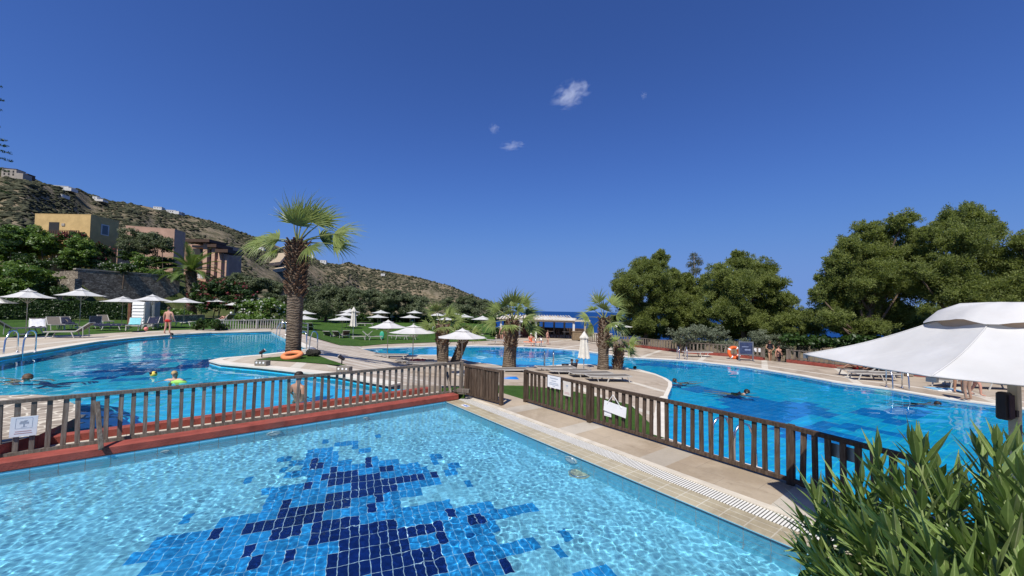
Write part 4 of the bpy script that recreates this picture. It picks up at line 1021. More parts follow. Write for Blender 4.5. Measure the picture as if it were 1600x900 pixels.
# ---- oleander in the foreground
L_ole = NT('oleander_leaf'); a = L_ole.node('ShaderNodeAttribute', attribute_name='tone')
c = L_ole.ramp(a.outputs['Fac'], (.0, (.065, .125, .026)), (.5, (.19, .27, .07)), (.8, (.27, .36, .12)), (1, (.50, .55, .26)))
c = L_ole.mix(1, c, L_ole.ramp(L_ole.noise(L_ole.pos(), 18, 3), (.3, .75), (.7, 1.15)), 'MULTIPLY')
bb = L_ole.bsdf(c, .34, .55); tr = L_ole.node('ShaderNodeBsdfTranslucent'); tr.inputs[0].default_value = (.14, .24, .03, 1)
ms = L_ole.node('ShaderNodeMixShader', i_0=.22); L_ole.link(bb, ms.inputs[1]); L_ole.link(tr.outputs[0], ms.inputs[2]); L_ole = L_ole.done(ms.outputs[0])
M_ostem = simple('oleander_stem', (.16, .20, .07), .6, .3, 8, obj=False)
def lance(m, p, d, L, w, R, bend, tone):
    d = d.normalized(); s = d.cross(Vector((0, 0, 1)))
    if s.length < .05: s = Vector((1, 0, 0))
    s.normalize(); s = Matrix.Rotation(R.uniform(-.7, .7), 3, d) @ s
    prof = (.10, .55, .9, 1.0, .88, .6, .28, .0); K = len(prof)-1; b = len(m.v); v = d.copy(); q = p.copy()
    for i in range(K+1):
        n = s.cross(v).normalized(); h = w*prof[i]*.5; rib = w*.045
        m.v += [tuple(q-s*h+n*h*.32), tuple(q-s*rib), tuple(q+s*rib), tuple(q+s*h+n*h*.32)]
        v = (v+Vector((0, 0, -bend/K))).normalized(); q = q+v*L/K
    for i in range(K):
        o = b+4*i
        m.f += [(o, o+1, o+5, o+4), (o+1, o+2, o+6, o+5), (o+2, o+3, o+7, o+6)]; m.mi += [0, 0, 0]; m.tone += [tone, min(1, tone+.42), min(1, tone+.05)]
R = random.Random(91)
ob = thing('oleander_bush', 'glossy green oleander bush in the bottom right corner', 'bush', (2.9, 2.0, 0))
ml = MB(); ms_ = MB()
tips = [(1258, 705, 2.35), (1300, 690, 2.3), (1345, 700, 2.2), (1372, 655, 2.3), (1425, 640, 2.1), (1462, 670, 2.2), (1500, 690, 2.3), (1530, 650, 2.1), (1560, 640, 1.95), (1590, 655, 2.1), (1620, 640, 2.2), (1480, 720, 1.9), (1410, 700, 1.95), (1440, 735, 1.75),
        (1290, 735, 2.1), (1325, 760, 1.95), (1262, 780, 2.1), (1280, 820, 1.95), (1268, 858, 1.9), (1310, 840, 1.75), (1350, 790, 1.8), (1390, 770, 1.7), (1530, 740, 1.8), (1570, 720, 1.7), (1610, 760, 1.7), (1600, 700, 1.75), (1500, 790, 1.6), (1550, 810, 1.55), (1450, 800, 1.55), (1400, 840, 1.5), (1350, 870, 1.5), (1470, 870, 1.4), (1540, 880, 1.4), (1600, 850, 1.45), (1640, 800, 1.6), (1290, 890, 1.7), (1420, 890, 1.4), (1660, 720, 1.9), (1700, 680, 2.1), (1380, 720, 2.25), (1240, 740, 2.3), (1330, 725, 2.15), (1575, 770, 1.6), (1250, 900, 1.7)]
for px, py, Y in tips:
    for rep in range(2 if Y > 1.5 else 1):
        tip = AT(px+(R.uniform(-22, 22) if rep else 0)+(14 if px < 1330 else 0), py+(R.uniform(60, 110) if rep else 62)+(14 if px < 1330 else 0), Y+(R.uniform(-.15, .35) if rep else 0))
        base = Vector((lerp(tip.x, 3.0, .45)+R.uniform(-.25, .25), tip.y+R.uniform(-.1, .25), -.05 if tip.y > 1.2 else .0))
        pts = [base.lerp(tip, t)+Vector((0, 0, .10*math.sin(PI*t))) for t in (0, .35, .7, 1)]
        ms_.tube(pts, [.012, .010, .007, .004], 5)
        nwh = 8
        for k in range(nwh):
            t = 1-.62*(k/nwh)**1.05; seg = t*3; i = min(2, int(seg)); q = pts[i].lerp(pts[i+1], seg-i); ax = (pts[i+1]-pts[i]).normalized()
            a0 = R.uniform(0, 6.28); open_ = lerp(.22, .95, min(1, k/5.0)); tn = max(.05, min(.55, .42-.22*min(1, k/9)+R.gauss(0, .1)))
            for h in range(3):
                a = a0+h*2.094+R.uniform(-.3, .3); u = ax.cross(Vector((1, 0, 0))).normalized(); w_ = ax.cross(u)
                d = ax*math.cos(open_)+(u*math.cos(a)+w_*math.sin(a))*math.sin(open_)
                tn = .72 if R.random() < .03 else tn
                lance(ml, q, d, R.uniform(.13, .28)*(.75 if k == 0 else 1), R.uniform(.028, .042), R, R.uniform(-.1, .75)*open_, tn)
ml.build('foliage', L_ole, ob, world=True, smooth=False); ms_.build('stem', M_ostem, ob, world=True, smooth=True)
# ================================================================== fences
M_wood = NT('weathered_wood'); v = M_wood.pos(0, (1, 1, .12)); g = M_wood.noise(v, 38, 5, .6)
c = M_wood.ramp(g, (.25, (.085, .065, .05)), (.5, (.19, .16, .13)), (.75, (.30, .27, .23)))
c = M_wood.mix(M_wood.ramp(M_wood.noise(M_wood.pos(), 2.2, 4), (.45, 0), (.7, .55)), c, (.13, .09, .065))
oi = M_wood.node('ShaderNodeObjectInfo'); c = M_wood.mix(1, c, M_wood.ramp(oi.outputs['Random'], (0, .68), (1, 1.18)), 'MULTIPLY')
M_wood = M_wood.done(M_wood.bsdf(c, .85, .2, M_wood.bump(g, .5, .01)))
M_wood2 = NT('brown_weathered_wood'); v = M_wood2.pos(0, (1, 1, .12)); g = M_wood2.noise(v, 38, 5, .6)
c = M_wood2.ramp(g, (.25, (.040, .025, .017)), (.5, (.085, .057, .039)), (.75, (.15, .112, .082)))
oi = M_wood2.node('ShaderNodeObjectInfo'); c = M_wood2.mix(1, c, M_wood2.ramp(oi.outputs['Random'], (0, .68), (1, 1.18)), 'MULTIPLY')
M_wood2 = M_wood2.done(M_wood2.bsdf(c, .8, .25, M_wood2.bump(g, .5, .01)))
M_railw = simple('pale_painted_rail', (.50, .47, .42), .6, .15, 5, obj=False)
M_chrome = NT('steel'); M_chrome = M_chrome.done(M_chrome.bsdf((.62, .63, .65), .22, .5, None, 1.0))
M_dkpole = simple('grey_metal', (.22, .24, .26), .4, .1, 5, metal=.6)
M_whitem = simple('white_enamel', (.78, .78, .76), .4, .06, 6)
M_paper = simple('white_board', (.74, .75, .76), .5, .05, 4)
M_ink = simple('grey_print', (.36, .40, .46), .7, .1, 8); M_inkr = simple('red_print', (.45, .26, .26), .7, .1, 8)

def fence(name, label, pts, h, sp, mat, bw=.05, bd=.035, rail=(.075, .05), low=(.06, .045), lowz=.06, posts=(), pw=.10, group=None, t0=0, taper=False, over=.0, side=None):
    """slatted railing along a line of base points: rails, posts and each baluster"""
    pts = [Vector(p) for p in pts]; root = thing(name, label, 'fence', pts[0], 0, group)
    hz = Vector((0, 0, h)); m = MB(); ml_ = MB()
    for i in range(len(pts)-1):
        a, b = pts[i], pts[i+1]; d = (b-a).normalized()*.002
        m.bar(a+hz-Vector((0, 0, rail[1]/2)), b+hz-Vector((0, 0, rail[1]/2))-d, rail[0], rail[1])
        ml_.bar(a+Vector((0, 0, lowz)), b+Vector((0, 0, lowz))-d, low[0], low[1])
    m.build('top_rail', mat, root, world=True); ml_.build('bottom_rail', mat, root, world=True)
    L = sum((b-a).length for a, b in zip(pts, pts[1:])); n = int(L/sp)
    proto = []
    for k in range(4):
        m = MB(); hb = h-rail[1]-.004
        m.box((0, 0, hb/2+.015), (bw*rnd.uniform(.93, 1.05), bd, hb-.02-.02*0)); o = m.build('baluster', mat, root); proto.append(o)
    used = 0; s0 = 0
    cum = 0; segs = []
    for a, b in zip(pts, pts[1:]): segs.append((cum, a, b)); cum += (b-a).length
    for i in range(n):
        s = (i+.5)*L/n
        for c0, a, b in reversed(segs):
            if s >= c0: break
        d = (b-a).normalized(); p = a+d*(s-c0)
        if any((p-q).length < pw*.7 for q in posts): continue
        o = proto[used] if used < 4 else proto[used % 4].copy()
        if used >= 4: COL.objects.link(o)
        used += 1
        o.location = p-pts[0]; o.rotation_euler = (rnd.gauss(0, .009), rnd.gauss(0, .013), math.atan2(d.y, d.x)+rnd.gauss(0, .02))
    for q in posts:
        m = MB(); d = (pts[1]-pts[0]).normalized()
        m.box(Vector(q)+Vector((0, 0, (h+.01)/2)), (pw, pw, h+.01), math.atan2(d.y, d.x)); m.build('post', mat, root, world=True, bevel=.006)
    return root
zl = .055
FL0, FL1 = P(-70, 730, zl), AT(0, 0, 1)
a_ = along(0, .47, zl)
fl = [along(9.2, .45, zl), P(722, 612, zl)*1.0]
cor = P(719, 614, zl)
# the line of the left fence: seen from (0, 719) to the corner at (722, 565 top)
pL = P(0, 719, zl); cT = P(722.5, 566, zl+.78); pC = Vector((cT.x, cT.y, zl))
dLf = (pC-pL).normalized(); pL = pL-dLf*1.1
FG = 'slatted wooden fences round the small pool'
fence('wooden_fence', 'grey weathered slatted fence on the red kerb at the left', [pL, pC], .80, .142, M_wood, posts=[pC-dLf*.02, pC-dLf*7.6], pw=.085, group=FG)
eT = P(784, 579, .80); pE = Vector((eT.x, eT.y, .0)); pC2 = Vector((pC.x, pC.y, 0))+Vector((.06, -.06, 0))
fence('wooden_fence', 'short slatted fence from the kerb corner to the gate opening', [pC2, pE], .80, .105, M_wood2, bw=.085, posts=[pE], pw=.085, group=FG)
R0 = P(821, 628, 0); R1 = P(1040, 696, 0); R2_ = P(1236, 757, 0); R3 = P(1440, 834, 0)
fence('wooden_fence', 'brown slatted fence on the right with paper notices and a hanging white panel', [R0, R1, R2_, R3], .765, .142, M_wood2, bw=.058, posts=[R0, P(921, 660, 0), R2_, R3], pw=.085, group=FG)
# props and block on the kerb
def brace(p0, p1, lab):
    m = MB(); m.bar(p0, p1, .05, .05); o = m.build('fence_prop', M_wood, bevel=.004); tag(o, lab, 'prop', 'slanting fence props')
q = P(158, 702, .12); qt = P(152, 628, .74); brace(q, Vector((qt.x, qt.y+.0, .74)), 'slanting wooden prop near the left end of the grey fence')
q = P(704, 614, .12); qt = AT(697, 572, q.y+.35); brace(q, qt, 'slanting wooden prop at the corner end of the grey fence')
m = MB(); q = P(724, 611, .2); m.box(Vector((q.x, q.y, .21)), (.32, .10, .09), rad(-12)); m.box(Vector((q.x-.02, q.y+.01, .145)), (.22, .09, .042), rad(-12))
tag(m.build('wooden_block', M_wood, bevel=.006), 'short wooden block lying on the end of the red kerb', 'block')

# far fence along the right deck, on a red kerb
kp = [P(x, y, ZB) for x, y in ((978, 540.3), (1025, 546.5), (1071, 552), (1141, 557.5), (1191, 563.3))]
kq = [P(x, y, ZB) for x, y in ((1228.5, 566.5), (1300, 575), (1380, 583), (1440, 589), (1540, 598), (1640, 608))]
def kerb(pts, lab):
    m = MB(); m.slab(offset_line(pts, .0)+offset_line(pts, .32)[::-1], .0)
    mm = MB(); up_ = Vector((0, 0, .2)); mm.slab([p+up_ for p in offset_line(pts, .02)]+[p+up_ for p in offset_line(pts, .34)[::-1]], .5)
    tag(mm.build('kerb', M_red), lab, 'kerb', 'red kerbs under the far fence')
kerb(kp, 'low red kerb under the far fence, left of the opening'); kerb(kq, 'low red kerb under the far fence, right of the opening')
FG2 = 'slatted fences on the far deck'
wf = [P(931, 537.5, ZB), P(950, 538.5, ZB)]
base1 = [p+Vector((0, 0, .2)) for p in offset_line(kp, .17)]
fence('wooden_fence', 'long slatted fence on the far deck with the orange lifebuoy', base1, .66, .27, M_wood, bw=.11, posts=[base1[0], base1[2], base1[-1]], pw=.13, group=FG2)
base2 = [p+Vector((0, 0, .2)) for p in offset_line(kq, .17)]
fence('wooden_fence', 'slatted fence right of the bathers, running behind the big parasol', base2, .66, .27, M_wood, bw=.11, posts=[base2[0], base2[1], base2[2]], pw=.13, group=FG2)
b3 = [P(918, 540, ZB), P(948, 539.5, ZB), P(977, 540.4, ZB)]
b3 = [AT(917, 538, 41), AT(978, 539, 36.6)]; 
for q in b3: q.z = ZB
fence('wooden_fence', 'slatted fence behind the tip palm, next to the beach bar', b3, .86, .3, M_wood, bw=.12, posts=[b3[0]], pw=.13, group=FG2)
# white railings by the left pool
w0, w1 = P(345, 516, ZA+.02), P(441, 513.6, ZA+.02)
fence('bridge_railing', 'pale railing at the far end of the left pool', [w0, w0.lerp(w1, .55), w1], .80, .17, M_railw, bw=.05, bd=.05, rail=(.08, .06), posts=[w0, w0.lerp(w1, .55), w1], pw=.11)
w0, w1 = P(469, 521.5, .12), P(481, 524, .02)
t = thing('metal_railing', 'short grey three bar railing just right of the tall palm trunk', 'railing', w0)
for q in (w0, w1):
    m = MB(); m.box(q+Vector((0, 0, .45)), (.07, .07, .9)); m.build('post', M_dkpole, t, world=True)
for h in (.88, .58, .28):
    m = MB(); m.tube([w0+Vector((0, 0, h)), w1+Vector((0, 0, h))], .025, 6); m.build('rail', M_dkpole, t, world=True)

# signs
def panel(name, label, cat, c, w, h, nrm, mats, group=None, lines=(), roll=0, emblem=None):
    """thin board at c facing nrm; lines are (x, y, w, h, material slot) in board units"""
    n = Vector((nrm.x, nrm.y, 0)).normalized(); x = Vector((-n.y, n.x, 0)); u = Vector((0, 0, 1))
    Rm = Matrix.Rotation(roll, 3, n); x = Rm @ x; u = Rm @ u
    t = thing(name, label, cat, c, 0, group)
    m = MB(); o = Vector((0, 0, 0))
    def bx(mm, cx, cy, ww, hh, d0, d1):
        vs = [c+x*(cx+sx*ww/2)+u*(cy+sy*hh/2)+n*d for d in (d0, d1) for sx, sy in ((-1, -1), (1, -1), (1, 1), (-1, 1))]
        mm.add(vs, ((3, 2, 1, 0), (4, 5, 6, 7), (0, 1, 5, 4), (1, 2, 6, 5), (2, 3, 7, 6), (3, 0, 4, 7)))
    bx(m, 0, 0, w, h, 0, .012); m.build('board', mats[0], t, world=True)
    if lines:
        m = MB()
        for cx, cy, ww, hh, k in lines: m.k = k; bx(m, cx*w, cy*h, ww*w, hh*h, .0121, .0135)
        m.build('print', list(mats[1:]), t, world=True)
    return t, x, u, n
nf = Vector((-(R1-R0).y, (R1-R0).x, 0)).normalized()
nf = nf if nf.y < 0 else -nf
nlf = Vector((dLf.y, -dLf.x, 0)); nlf = nlf if nlf.y < 0 else -nlf
def onfence(px, py, a, d, n, off):
    """point on the vertical plane of a fence seen at a pixel"""
    r = ray(px, py); o = Vector((0, 0, CZ)); t = ((a+n*off)-o).dot(n)/r.dot(n); return o+r*t
SGp = 'paper notices on the fences'
def tree_lines(): return [(0, .18, .62, .012, 0), (0, .42, .62, .012, 0), (-.31, .16, .012, .5, 0), (.31, .16, .012, .5, 0), (0, -.085, .62, .012, 0), (0, .05, .05, .16, 0), (0, .18, .34, .09, 0), (-.03, .25, .22, .06, 0), (.06, .28, .14, .05, 0), (0, -.02, .2, .02, 0), (0, -.24, .6, .035, 1), (0, -.34, .66, .035, 1)]
c = onfence(37.5, 666, pL, dLf, nlf, .035); panel('notice', 'white notice with a grey tree emblem and two red lines on the grey fence', 'sign', c, .24, .27, nlf, [M_paper, M_ink, M_inkr], SGp, [q for q in tree_lines() if q[1] != .18 or q[2] < .5], roll=rad(-2))
c = onfence(866, 597, R0, 0, nf, .045); panel('notice', 'white notice with rows of blue print at the gate end of the brown fence', 'sign', c, .40, .26, nf, [M_paper, M_ink, M_inkr], SGp, [(0, .30, .62, .08, 0), (0, .08, .36, .06, 0), (0, -.10, .70, .06, 0), (0, -.22, .74, .06, 0), (0, -.34, .2, .05, 0)])
c = onfence(886.5, 607.5, R0, 0, nf, .045); panel('notice', 'narrow cream notice with a faint tree emblem, second from the gate', 'sign', c, .21, .30, nf, [simple('cream_paper', (.62, .58, .52), .6, .06, 4), M_ink, M_inkr], SGp, [(0, .22, .3, .10, 0), (0, .10, .06, .16, 0), (0, -.26, .66, .03, 1), (0, -.34, .7, .03, 1)])
c = onfence(961, 639, R0, 0, nf, .06); hp, hx, hu, hn = panel('hanging_panel', 'blank white panel hung by cords from the rail of the brown fence', 'sign', c, .50, .19, nf, [M_paper], None, (), roll=rad(-5))
m = MB(); rp = onfence(958, 617, R0, 0, nf, .05)
for s_ in (-.35, .30): m.tube([rp, c+hx*.5*s_*1.0+hu*.06+hn*.02], .006, 4)
m.build('cord', M_whitem, hp, world=True)
m = MB(); m.box(Vector((0, 0, 0)), (.01, .01, .01)); 
c = onfence(950, 645, R0, 0, nf, .040); panel('notice', 'white card partly hidden behind the hanging panel', 'sign', c, .16, .13, nf, [M_paper, M_ink, M_inkr], SGp, [(0, .3, .8, .06, 0), (0, -.34, .8, .06, 0)])
nf2 = Vector((-(R3-R2_).y, (R3-R2_).x, 0)).normalized(); nf2 = nf2 if nf2.y < 0 else -nf2
c = onfence(1314, 706, R2_, 0, nf2, -.06); panel('board', 'plain grey board fixed behind the slats near the oleander', 'board', c, .33, .16, nf2, [M_dkpole])
# small blue and white depth tile on the coping, round fittings under water
q = sideP(.62, .17, -.004); t = thing('depth_tile', 'small blue and white tile set in the coping near the pool corner', 'tile', q, ANGR)
m = MB(); m.box((0, 0, .003), (.24, .12, .006)); m.build('plate', M_paper, t)
m = MB(); [m.box((x, 0, .0075), (.05, .07 if k else .03, .002)) for k, x in enumerate((-.075, -.005, .065))]; m.build('print', simple('blue_print', (.02, .12, .45), .4, .1, 5), t)
def disc(name, label, cat, c, n, r, mat, group=None):
    t = thing(name, label, cat, c, 0, group); n = n.normalized(); Mq = n.to_track_quat('Z', 'Y').to_matrix()
    m = MB(); m.lathe([(0, .025), (r*.55, .03), (r*.8, .03), (r, .018), (r, 0)], 20, c, Mq); m.build('cover', mat, t, world=True, smooth=True)
    m = MB(); m.lathe([(r*.80, .032), (r*.84, .04), (r*.90, .036), (r*.92, .03)], 20, c, Mq); m.build('ring', M_chrome, t, world=True, smooth=True)
IG = 'round fittings in the walls of the small pool'
def wallpt(px, py, line, zz):
    r = ray(px, py)
    if line == 'L':
        n = NL; t = (K0-Vector((0, 0, CZ))).dot(n)/r.dot(n)
    else:
        n = NR; t = (K0-Vector((0, 0, CZ))).dot(n)/r.dot(n)
    q = Vector((0, 0, CZ))+r*t; q.z = zz; return q
disc('pool_light', 'round white light fitting under water on the left pool wall, nearest the middle', 'pool light', wallpt(428, 684, 'L', -.2), -NL, .12, M_whitem, IG)
disc('pool_inlet', 'small pale inlet under water on the left pool wall', 'inlet', wallpt(257, 722, 'L', -.2), -NL, .055, M_whitem, IG)
disc('pool_inlet', 'small pale inlet under water near the far pool corner', 'inlet', wallpt(571, 662, 'L', -.2), -NL, .055, M_whitem, IG)
disc('pool_light', 'round white light fitting under water on the right pool wall', 'pool light', wallpt(893, 716, 'R', -.2), -NR, .12, M_whitem, IG)
q = P(905, 760, -.40); disc('floor_drain', 'sand coloured round drain on the floor of the small pool', 'drain', Vector((q.x, q.y, -.497)), Vector((0, 0, 1)), .16, simple('sand_plastic', (.5, .47, .32), .6, .1, 9), None)

# ================================================================== parasols
M_fab = NT('white_canvas'); v = M_fab.pos(obj=True)
c = M_fab.ramp(M_fab.noise(v, 2.5, 4), (.3, (.60, .592, .575)), (.7, (.69, .685, .675)))
b1 = M_fab.bsdf(c, .85, .1, M_fab.bump(M_fab.noise(v, 3.5, 3), .25, .06)); tr = M_fab.node('ShaderNodeBsdfTranslucent'); tr.inputs[0].default_value = (.72, .70, .66, 1)
ms = M_fab.node('ShaderNodeMixShader', i_0=.22); M_fab.link(b1, ms.inputs[1]); M_fab.link(tr.outputs[0], ms.inputs[2]); M_fab = M_fab.done(ms.outputs[0])
M_fabc = simple('cream_canvas', (.66, .62, .54), .85, .12, 5, bump=.2, bscale=12)
M_pole = simple('pale_wood_pole', (.42, .38, .30), .55, .2, 7)
M_base = simple('concrete_base', (.38, .36, .33), .85, .2, 6)
def canopy(m, n, R0_, z0, R1_, z1, sag=.05, seg=5, rings=6, rot=0, scallop=.04, wrinkle=0):
    """fabric panels between n ribs, a crease along each rib"""
    for k in range(n):
        b = len(m.v); a0 = 2*PI*k/n+rot; a1 = 2*PI*(k+1)/n+rot
        for j in range(rings+1):
            t = j/rings; r = lerp(R1_, R0_, t); z = lerp(z1, z0, t)
            for s in range(seg+1):
                u = s/seg; p = Vector((r*math.cos(a0), r*math.sin(a0), 0)).lerp(Vector((r*math.cos(a1), r*math.sin(a1), 0)), u); q = 4*u*(1-u)
                p *= 1-scallop*q*t**3
                wz = wrinkle*q*noise.noise(Vector((p.x*2.6, p.y*2.6, k*3)))+wrinkle*.5*q*noise.noise(Vector((p.x*7, p.y*7, k*5)))
                m.v.append((p.x, p.y, z-sag*q*t*(1.25-t)*1.3-.035*math.sin(PI*t)+wz))
        for j in range(rings):
            for s in range(seg):
                o = b+j*(seg+1)+s; m.f.append((o, o+seg+1, o+seg+2, o+1)); m.mi.append(0); m.tone.append(.5)
def make_parasol(n=8, R_=1.4, zt=2.36, ze=1.95, vent=.42):
    root = thing('parasol', '', 'parasol')
    m = MB(); canopy(m, n, R_, ze, vent*.8, zt-.10, .05); m.build('canopy', M_fab, root, smooth=True)
    m = MB(); canopy(m, n, vent, zt-.075, .03, zt+.06, .05, 4, 4, scallop=.02); m.build('vent_cap', M_fab, root, smooth=True)
    m = MB(); m.tube([(0, 0, 0), (0, 0, zt)], .024, 8); m.build('pole', M_pole, root, smooth=True)
    m = MB(); m.lathe([(0, .07), (.05, .07), (.25, .06), (.27, .03), (.27, 0)], 16); m.build('base', M_base, root)
    m = MB(); m.ball((0, 0, zt+.07), .028, 6, 5); m.build('finial', M_pole, root)
    for k in range(n):
        a = 2*PI*k/n; e = Vector((math.cos(a)*R_*.99, math.sin(a)*R_*.99, ze-.012)); m = MB()
        m.bar((0, 0, zt-.11), e, .016, .02); m.bar((0, 0, 1.62), e*.5+Vector((0, 0, (zt-.11)*.5)), .014, .014); m.build('rib', M_pole, root)
    return root
par = make_parasol(); first = [True]
PGr = 'open white parasols'
def put(proto, first, name, label, loc, rz, scale, group, cat):
    o = proto if first[0] else copy_tree(proto)
    first[0] = False
    o.location = loc; o.rotation_euler = (0, 0, rz); o.scale = scale
    o['label'] = label; o['category'] = cat; o['group'] = group
    return o
def sec(px): a = math.atan((px-800)/FPX); return 1/math.cos(a)
def parasol_at(label, px, yt, yb, z, w=None, pxb=None):
    b = P(pxb if pxb else px, yb, z); top = AT(px, yt, b.y); h = top.z-z
    sx = (w*b.y/FPX/sec(px))/2.8 if w else h/2.42
    o = put(par, first, 'parasol', label, b, rnd.uniform(0, 6), (sx, sx, h/2.42), PGr, 'parasol'); return o
parasol_at('white parasol cut by the left border, its right half showing', -12, 461, 524, .45, 88)
parasol_at('white parasol with a leaning pole, second from the left border', 44, 451, 523, .45, 98, 40)
parasol_at('white parasol in front of the hedge left of the stone wall corner', 124, 450, 512, .45, 86)
parasol_at('white parasol by the louvred cabinet, its left neighbour', 190, 463, 507, .5, 76)
parasol_at('white parasol directly in front of the louvred cabinet', 236, 460, 510, .5, 72)
parasol_at('white parasol over the man in red shorts, below the date palm', 287, 465, 504.5, .55, 66)
parasol_at('white parasol in front of the dark creeper with red flowers', 341, 465, 498.5, .6, 50)
parasol_at('small white parasol half hidden by the white blossoming oleander', 366, 471.5, 499, .6, 40)
def far_parasol(label, px, yt, w, ht=2.45):
    Y = FPX*2.8*sec(px)/w; top = AT(px, yt, Y); zb = zlawn(Y); h = top.z-zb
    o = put(par, first, 'parasol', label, Vector((top.x, top.y, zb)), rnd.uniform(0, 6), (1, 1, h/2.42), PGr, 'parasol'); return o
far_parasol('white parasol peeking out right of the tall palm trunk, upper of two', 477, 485, 38)
far_parasol('white parasol peeking out right of the tall palm trunk, lower of two', 476, 493, 46)
far_parasol('distant white parasol highest on the lawn, in front of the olive trees', 510, 479, 31)
far_parasol('distant white parasol at the back, upper of the stacked trio', 547, 482.5, 33)
far_parasol('white parasol in the middle of the stacked trio', 542, 487.5, 37)
far_parasol('white parasol lowest of the stacked trio, over the lounger with the turquoise towel', 535, 494, 46)
far_parasol('distant white parasol above the beige loungers, upper of two', 595, 484.5, 31)
far_parasol('white parasol above the beige loungers, lower of two', 590.5, 491.5, 36)
far_parasol('distant white parasol left of the patio palms, upper of two', 648, 485, 28)
far_parasol('white parasol left of the patio palms, lower of two', 641, 492, 34)
far_parasol('white parasol seen through the left leaves of the straight patio palm', 684, 489, 30)
far_parasol('white parasol seen through the right leaves of the straight patio palm', 697, 495.5, 34)
far_parasol('distant white parasol behind the crown of the straight patio palm', 706, 487, 28)
far_parasol('distant white parasol at the back right of the straight patio palm', 726, 491, 32)
far_parasol('white parasol on the lawn edge left of the beach bar', 754, 493.5, 38)
far_parasol('white parasol under the beach bar roof, right of the gate palm', 813, 499, 38)
far_parasol('white parasol between the tip palm and the pines', 968, 505, 44, 2.2)
parasol_at('front white parasol on the patio, leftmost of three in a row', 605, 500, 560, ZB, 62)
parasol_at('front white parasol on the patio, middle of three in a row', 644.5, 507, 572, -.80, 76)
parasol_at('front white parasol on the patio, right one by the leaning palm', 721, 513, 586, -.50, 81)
# folded parasols
def make_closed():
    root = thing('folded_parasol', '', 'parasol')
    m = MB(); n = 24; prof = [(.05, 2.42), (.13, 2.30), (.20, 2.12), (.185, 2.06), (.15, 2.05), (.18, 1.7), (.235, 1.2), (.27, .98)]
    b0 = len(m.v)
    for r, z in prof:
        for k in range(n): 
            a = 2*PI*k/n; q = r*(1+.22*(1 if k % 3 == 0 else -.35)*(z < 2.2)); m.v.append((q*math.cos(a), q*math.sin(a), z+(.04*math.sin(k*2.1) if z < 1 else 0)))
    for i in range(len(prof)-1):
        for k in range(n): k2 = (k+1) % n; m.f.append((i*n+k, (i+1)*n+k, (i+1)*n+k2, i*n+k2)); m.mi.append(0); m.tone.append(.5)
    m.f.append(tuple(range(n))); m.mi.append(0); m.tone.append(.5)
    m.build('canopy', M_fabc, root, smooth=False)
    m = MB(); m.tube([(0, 0, 0), (0, 0, 2.46)], .025, 8); m.build('pole', M_whitem, root, smooth=True)
    m = MB(); m.lathe([(0, .09), (.05, .09), (.26, .06), (.28, 0)], 16); m.build('base', M_base, root)
    return root
clo = make_closed(); cf = [True]; CG = 'folded parasols'
def closed_at(label, px, yt, yb=None, z=None, h=2.4):
    if yb: b = P(px, yb, z); s = (AT(px, yt, b.y).z-z)/2.46; k = s
    else:
        Y = 52
        for _ in range(12):
            top = AT(px, yt, Y); Y = Y*(1+.03*(1 if (top.z-zlawn(Y)) < h else -1)); Y = max(22, min(66, Y))
        b = Vector((top.x, top.y, zlawn(Y))); s = (top.z-b.z)/2.46; k = min(s, 1.0)
    return put(clo, cf, 'folded_parasol', label, b, rnd.uniform(0, 6), (k*1.05, k*1.05, s), CG, 'parasol')
closed_at('folded cream parasol standing alone on the patio tip in front of the tip palm', 912, 518, 587, ZB)
closed_at('folded cream parasol among the distant open ones, left of the stacked trio', 501.5, 486)
closed_at('folded cream parasol behind the stacked trio, tallest', 553, 479.5)
closed_at('folded cream parasol beside the pole of the stacked trio', 532, 500)
closed_at('folded cream parasol below the pair over the beige loungers', 590, 501)
closed_at('folded cream parasol between the two front patio parasols, higher up', 612, 486)
closed_at('folded cream parasol on the left terrace beside the white oleander', 367, 480, 498, .6)

# the big parasol in the right foreground
UC = Vector((4.0, 3.07, 0)); NRB = 6; UR = 1.33; UROT = rad(203)
t = thing('parasol', 'big white parasol at the right border, close to the viewer', 'parasol', UC)
m = MB(); canopy(m, NRB, UR, 1.815, .42, 2.17, .05, 14, 14, UROT, .035, .022); m.build('canopy', M_fab, t, smooth=True)
for k in range(NRB):
    a = 2*PI*k/NRB+UROT; m = MB(); d = Vector((math.cos(a), math.sin(a), 0)); pr = []
    for j in range(9): tt = j/8; r = lerp(.42, UR, tt); pr.append(d*r+Vector((0, 0, lerp(2.17, 1.815, tt)-.035*math.sin(PI*tt)+.002)))
    m.tube(pr, .0055, 5); m.build('seam', M_fab, t, smooth=True)
    a2 = a+2*PI/NRB; m = MB(); e0, e1 = d*UR+Vector((0, 0, 1.815)), Vector((math.cos(a2), math.sin(a2), 0))*UR+Vector((0, 0, 1.815)); pr = []
    for j in range(15):
        u = j/14; q = 4*u*(1-u); p = e0.lerp(e1, u); p.x *= 1-.035*q; p.y *= 1-.035*q; p.z -= .05*q*.25*1.3; pr.append(p)
    m.tube(pr, .007, 5); m.build('hem', M_fab, t, smooth=True)
m = MB(); n = 48; prof = [(.47, 2.19), (.40, 2.26), (.28, 2.32), (.12, 2.345), (0, 2.35)]
for j, (r, z) in enumerate(prof):
    for k in range(n):
        a = 2*PI*k/n+UROT; wv = math.cos(6*(a-UROT)); r_ = r*(1+.05*wv*(1-j/4)); zz = z-.012-(.012*wv+.010*math.sin(5*a+1)+.007*math.sin(11*a))*(1-j/4)+.012*math.sin(a*3+j)*(j in (1, 2))
        m.v.append((r_*math.cos(a), r_*math.sin(a), zz))
